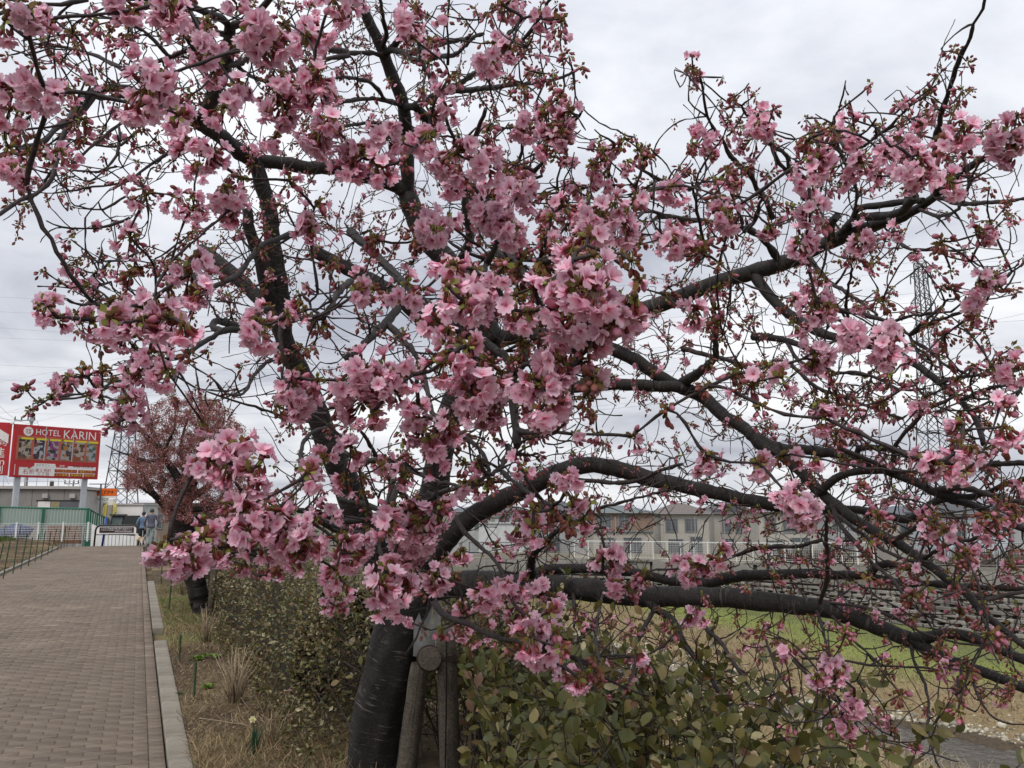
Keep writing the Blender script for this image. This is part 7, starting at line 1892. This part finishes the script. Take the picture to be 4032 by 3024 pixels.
n = 2600; u = rs5.uniform(6, 24, n); v = river_c(u) - river_h(u) - np.abs(rs5.normal(0, 2.2, n)) + .2; blades('dry_reeds', u, v, rs5.uniform(.4, 1.15, n), .5, np.array([.5, .41, .25]) * rs5.uniform(.6, 1.2, (n, 1)), rs5, 'pale dry reeds standing along the near edge of the stream', 'reeds', 1.8)
# fallen leaves on the verge
n = 2600; u = 4.6 + 12 * rs5.random(n) ** 1.4; v = .42 + 1.1 * rs5.random(n); pos = UA[None] * u[:, None] + VA[None] * v[:, None] + np.stack([0 * u, 0 * u, ground_z(u, v) + .012], -1)
V, F, C = scatter(LEAF_LO, pos, rs5.normal(0, 1, (n, 3)) * [1, 1, .25], rs5.normal(0, .4, (n, 3)) + [0, 0, 1], rs5.uniform(.02, .045, n), np.array([[.2, .13, .075], [.12, .075, .05], [.3, .22, .12]])[rs5.integers(0, 3, n)] * rs5.uniform(.7, 1.2, (n, 1)))
put(bpy.data.objects.new('leaf_litter', mesh_from('leaf_litter', V, F, hleaf_m, C)), None, kind='stuff', label='brown fallen leaves on the verge soil', category='leaves')
# straw scraps on the paving
n = 70; u = 4.8 + 9 * rs5.random(n); v = .24 - 2.4 * rs5.random(n) ** 1.5; m = MB()
for a, b_ in zip(u, v):
    t = rs5.uniform(0, 3.14); l = rs5.uniform(.008, .04); c0 = W(a, b_, .005); d = np.array([math.cos(t), math.sin(t), 0]) * l
    m.tube([c0 - d, c0 + rs5.normal(0, .004, 3) * [1, 1, .2] + [0, 0, .001], c0 + d], .0016, 4, np.array([.5, .42, .28]) * rs5.uniform(.6, 1.2))
m.build('straw_scraps', grass_m, None, kind='stuff', label='scraps of straw lying on the brick path', category='straw')
# dry stalk shrubs
def dry_shrub(label, px, py, H, n, spread, rs):
    g = GP(px, py, .03); root = thing('dry_shrub', label, 'shrub', (g[0], g[1], float(ground_z(*UVof(g)))))
    for k in range(n):
        a = rs.uniform(0, 6.28); s = abs(rs.normal(0, spread)); h = H * rs.uniform(.5, 1.1); d = np.array([math.cos(a), math.sin(a), 0])
        pts = [d * .06 * rs.random() + [0, 0, -.03], d * s * h * .4 + [0, 0, h * .5] + rs.normal(0, .012, 3), d * s * h + [0, 0, h] + rs.normal(0, .03, 3)]; m = MB(); c = np.array([.46, .36, .25]) * rs.uniform(.4, 1.25)
        m.tube(pts, [.0042, .0034, .0016], 5, c)
        if rs.random() < .6: q = np.array(pts[1]) * .7 + np.array(pts[2]) * .3; m.tube([q, q + rs.normal(0, .04, 3) + [0, 0, .1 * h / .4]], [.0024, .001], 4, c)
        m.build('stalk', grass_m, root, True)
dry_shrub('clump of bare pale stalks on the verge beside the short stake', 922, 2772, .42, 46, .42, rs5)
dry_shrub('clump of bare pale stalks at the foot of the smaller leaning tree', 808, 2530, .42, 40, .45, rs5)
dry_shrub('clump of dry stalks on the mossy strip beyond the smaller tree', 716, 2340, .6, 26, .4, rs5)
dry_shrub('low tangle of dry stalks close to the daffodil', 1075, 2930, .3, 18, .8, rs5)
dry_shrub('dry stalks at the path end beside the person', 640, 2160, .7, 20, .35, rs5)
def weed(label, px, py, n, size, col, rs, cat='weed', name='green_weed', tall=.35):
    g = GP(px, py, .03); root = thing(name, label, cat, (g[0], g[1], float(ground_z(*UVof(g)))))
    for k in range(n):
        V0, F0 = leaf_hi(rs); a = rs.uniform(0, 6.28); y = np.array([[math.cos(a), math.sin(a), tall + rs.random() * .5]]); Mx = frames(y, np.array([[0, 0, 1.0]]) + rs.normal(0, .2, (1, 3)))[0]
        s = size * rs.uniform(.6, 1.2); m = MB(); m.add((V0 * s * [1.3, 1, 1]) @ Mx.T + np.append(rs.normal(0, size * .6, 2), rs.uniform(0, size * .5)), F0, np.array(col) * rs.uniform(.75, 1.25)); m.build('leaf', grass_m, root, True)
    return root
weed('patch of bright green weeds beyond the pale stalk clump', 778, 2590, 26, .06, (.14, .24, .04), rs5)
weed('small bright green weed patch at the hedge side of the stalk clump', 850, 2585, 16, .06, (.14, .22, .045), rs5)
weed('bright green weed leaves right behind the short stake', 812, 2705, 18, .055, (.15, .24, .045), rs5)
weed('dull green weed at the kerb edge by the straw', 712, 2728, 12, .04, (.08, .13, .05), rs5)
g = GP(993, 2975, .03); df = thing('daffodil', 'daffodil clump with blue-green leaves and one pale flower by the hedge', 'flower', (g[0], g[1], .02))
for k in range(26):
    a = rs5.uniform(0, 6.28); s = abs(rs5.normal(0, .28)); h = rs5.uniform(.12, .24); d = np.array([math.cos(a), math.sin(a), 0]); sd = np.array([-d[1], d[0], 0]) * .006; b0 = d * .03 * rs5.random(); m1 = b0 + d * s * h * .4 + [0, 0, h * .6]; m2 = b0 + d * s * h * 1.1 + [0, 0, h]
    m = MB(); m.add([b0 - sd, b0 + sd, m1 + sd, m1 - sd, m2], [(0, 1, 2, 3), (3, 2, 4)], np.array([.05, .1, .055]) * rs5.uniform(.7, 1.3)); m.build('leaf', grass_m, df)
m = MB(); m.tube([[0, 0, 0], [0, 0, .2], [.0, -.02, .245]], .003, 5, (.08, .14, .05)); m.build('stem', grass_m, df)
m = MB()
for k in range(6):
    a = k * 1.047; d = np.array([math.cos(a), -.35, math.sin(a)]); sd = np.array([-math.sin(a), 0, math.cos(a)]) * .009; b0 = np.array([0, -.022, .248]); m.add([b0, b0 + d * .014 + sd, b0 + d * .027, b0 + d * .014 - sd], [(0, 1, 2, 3)], (.8, .78, .55))
m.build('petals', grass_m, df); m = MB(); m.tube([[0, -.024, .248], [0, -.042, .246]], [.006, .009], 8, (.75, .6, .12)); m.build('trumpet', grass_m, df)
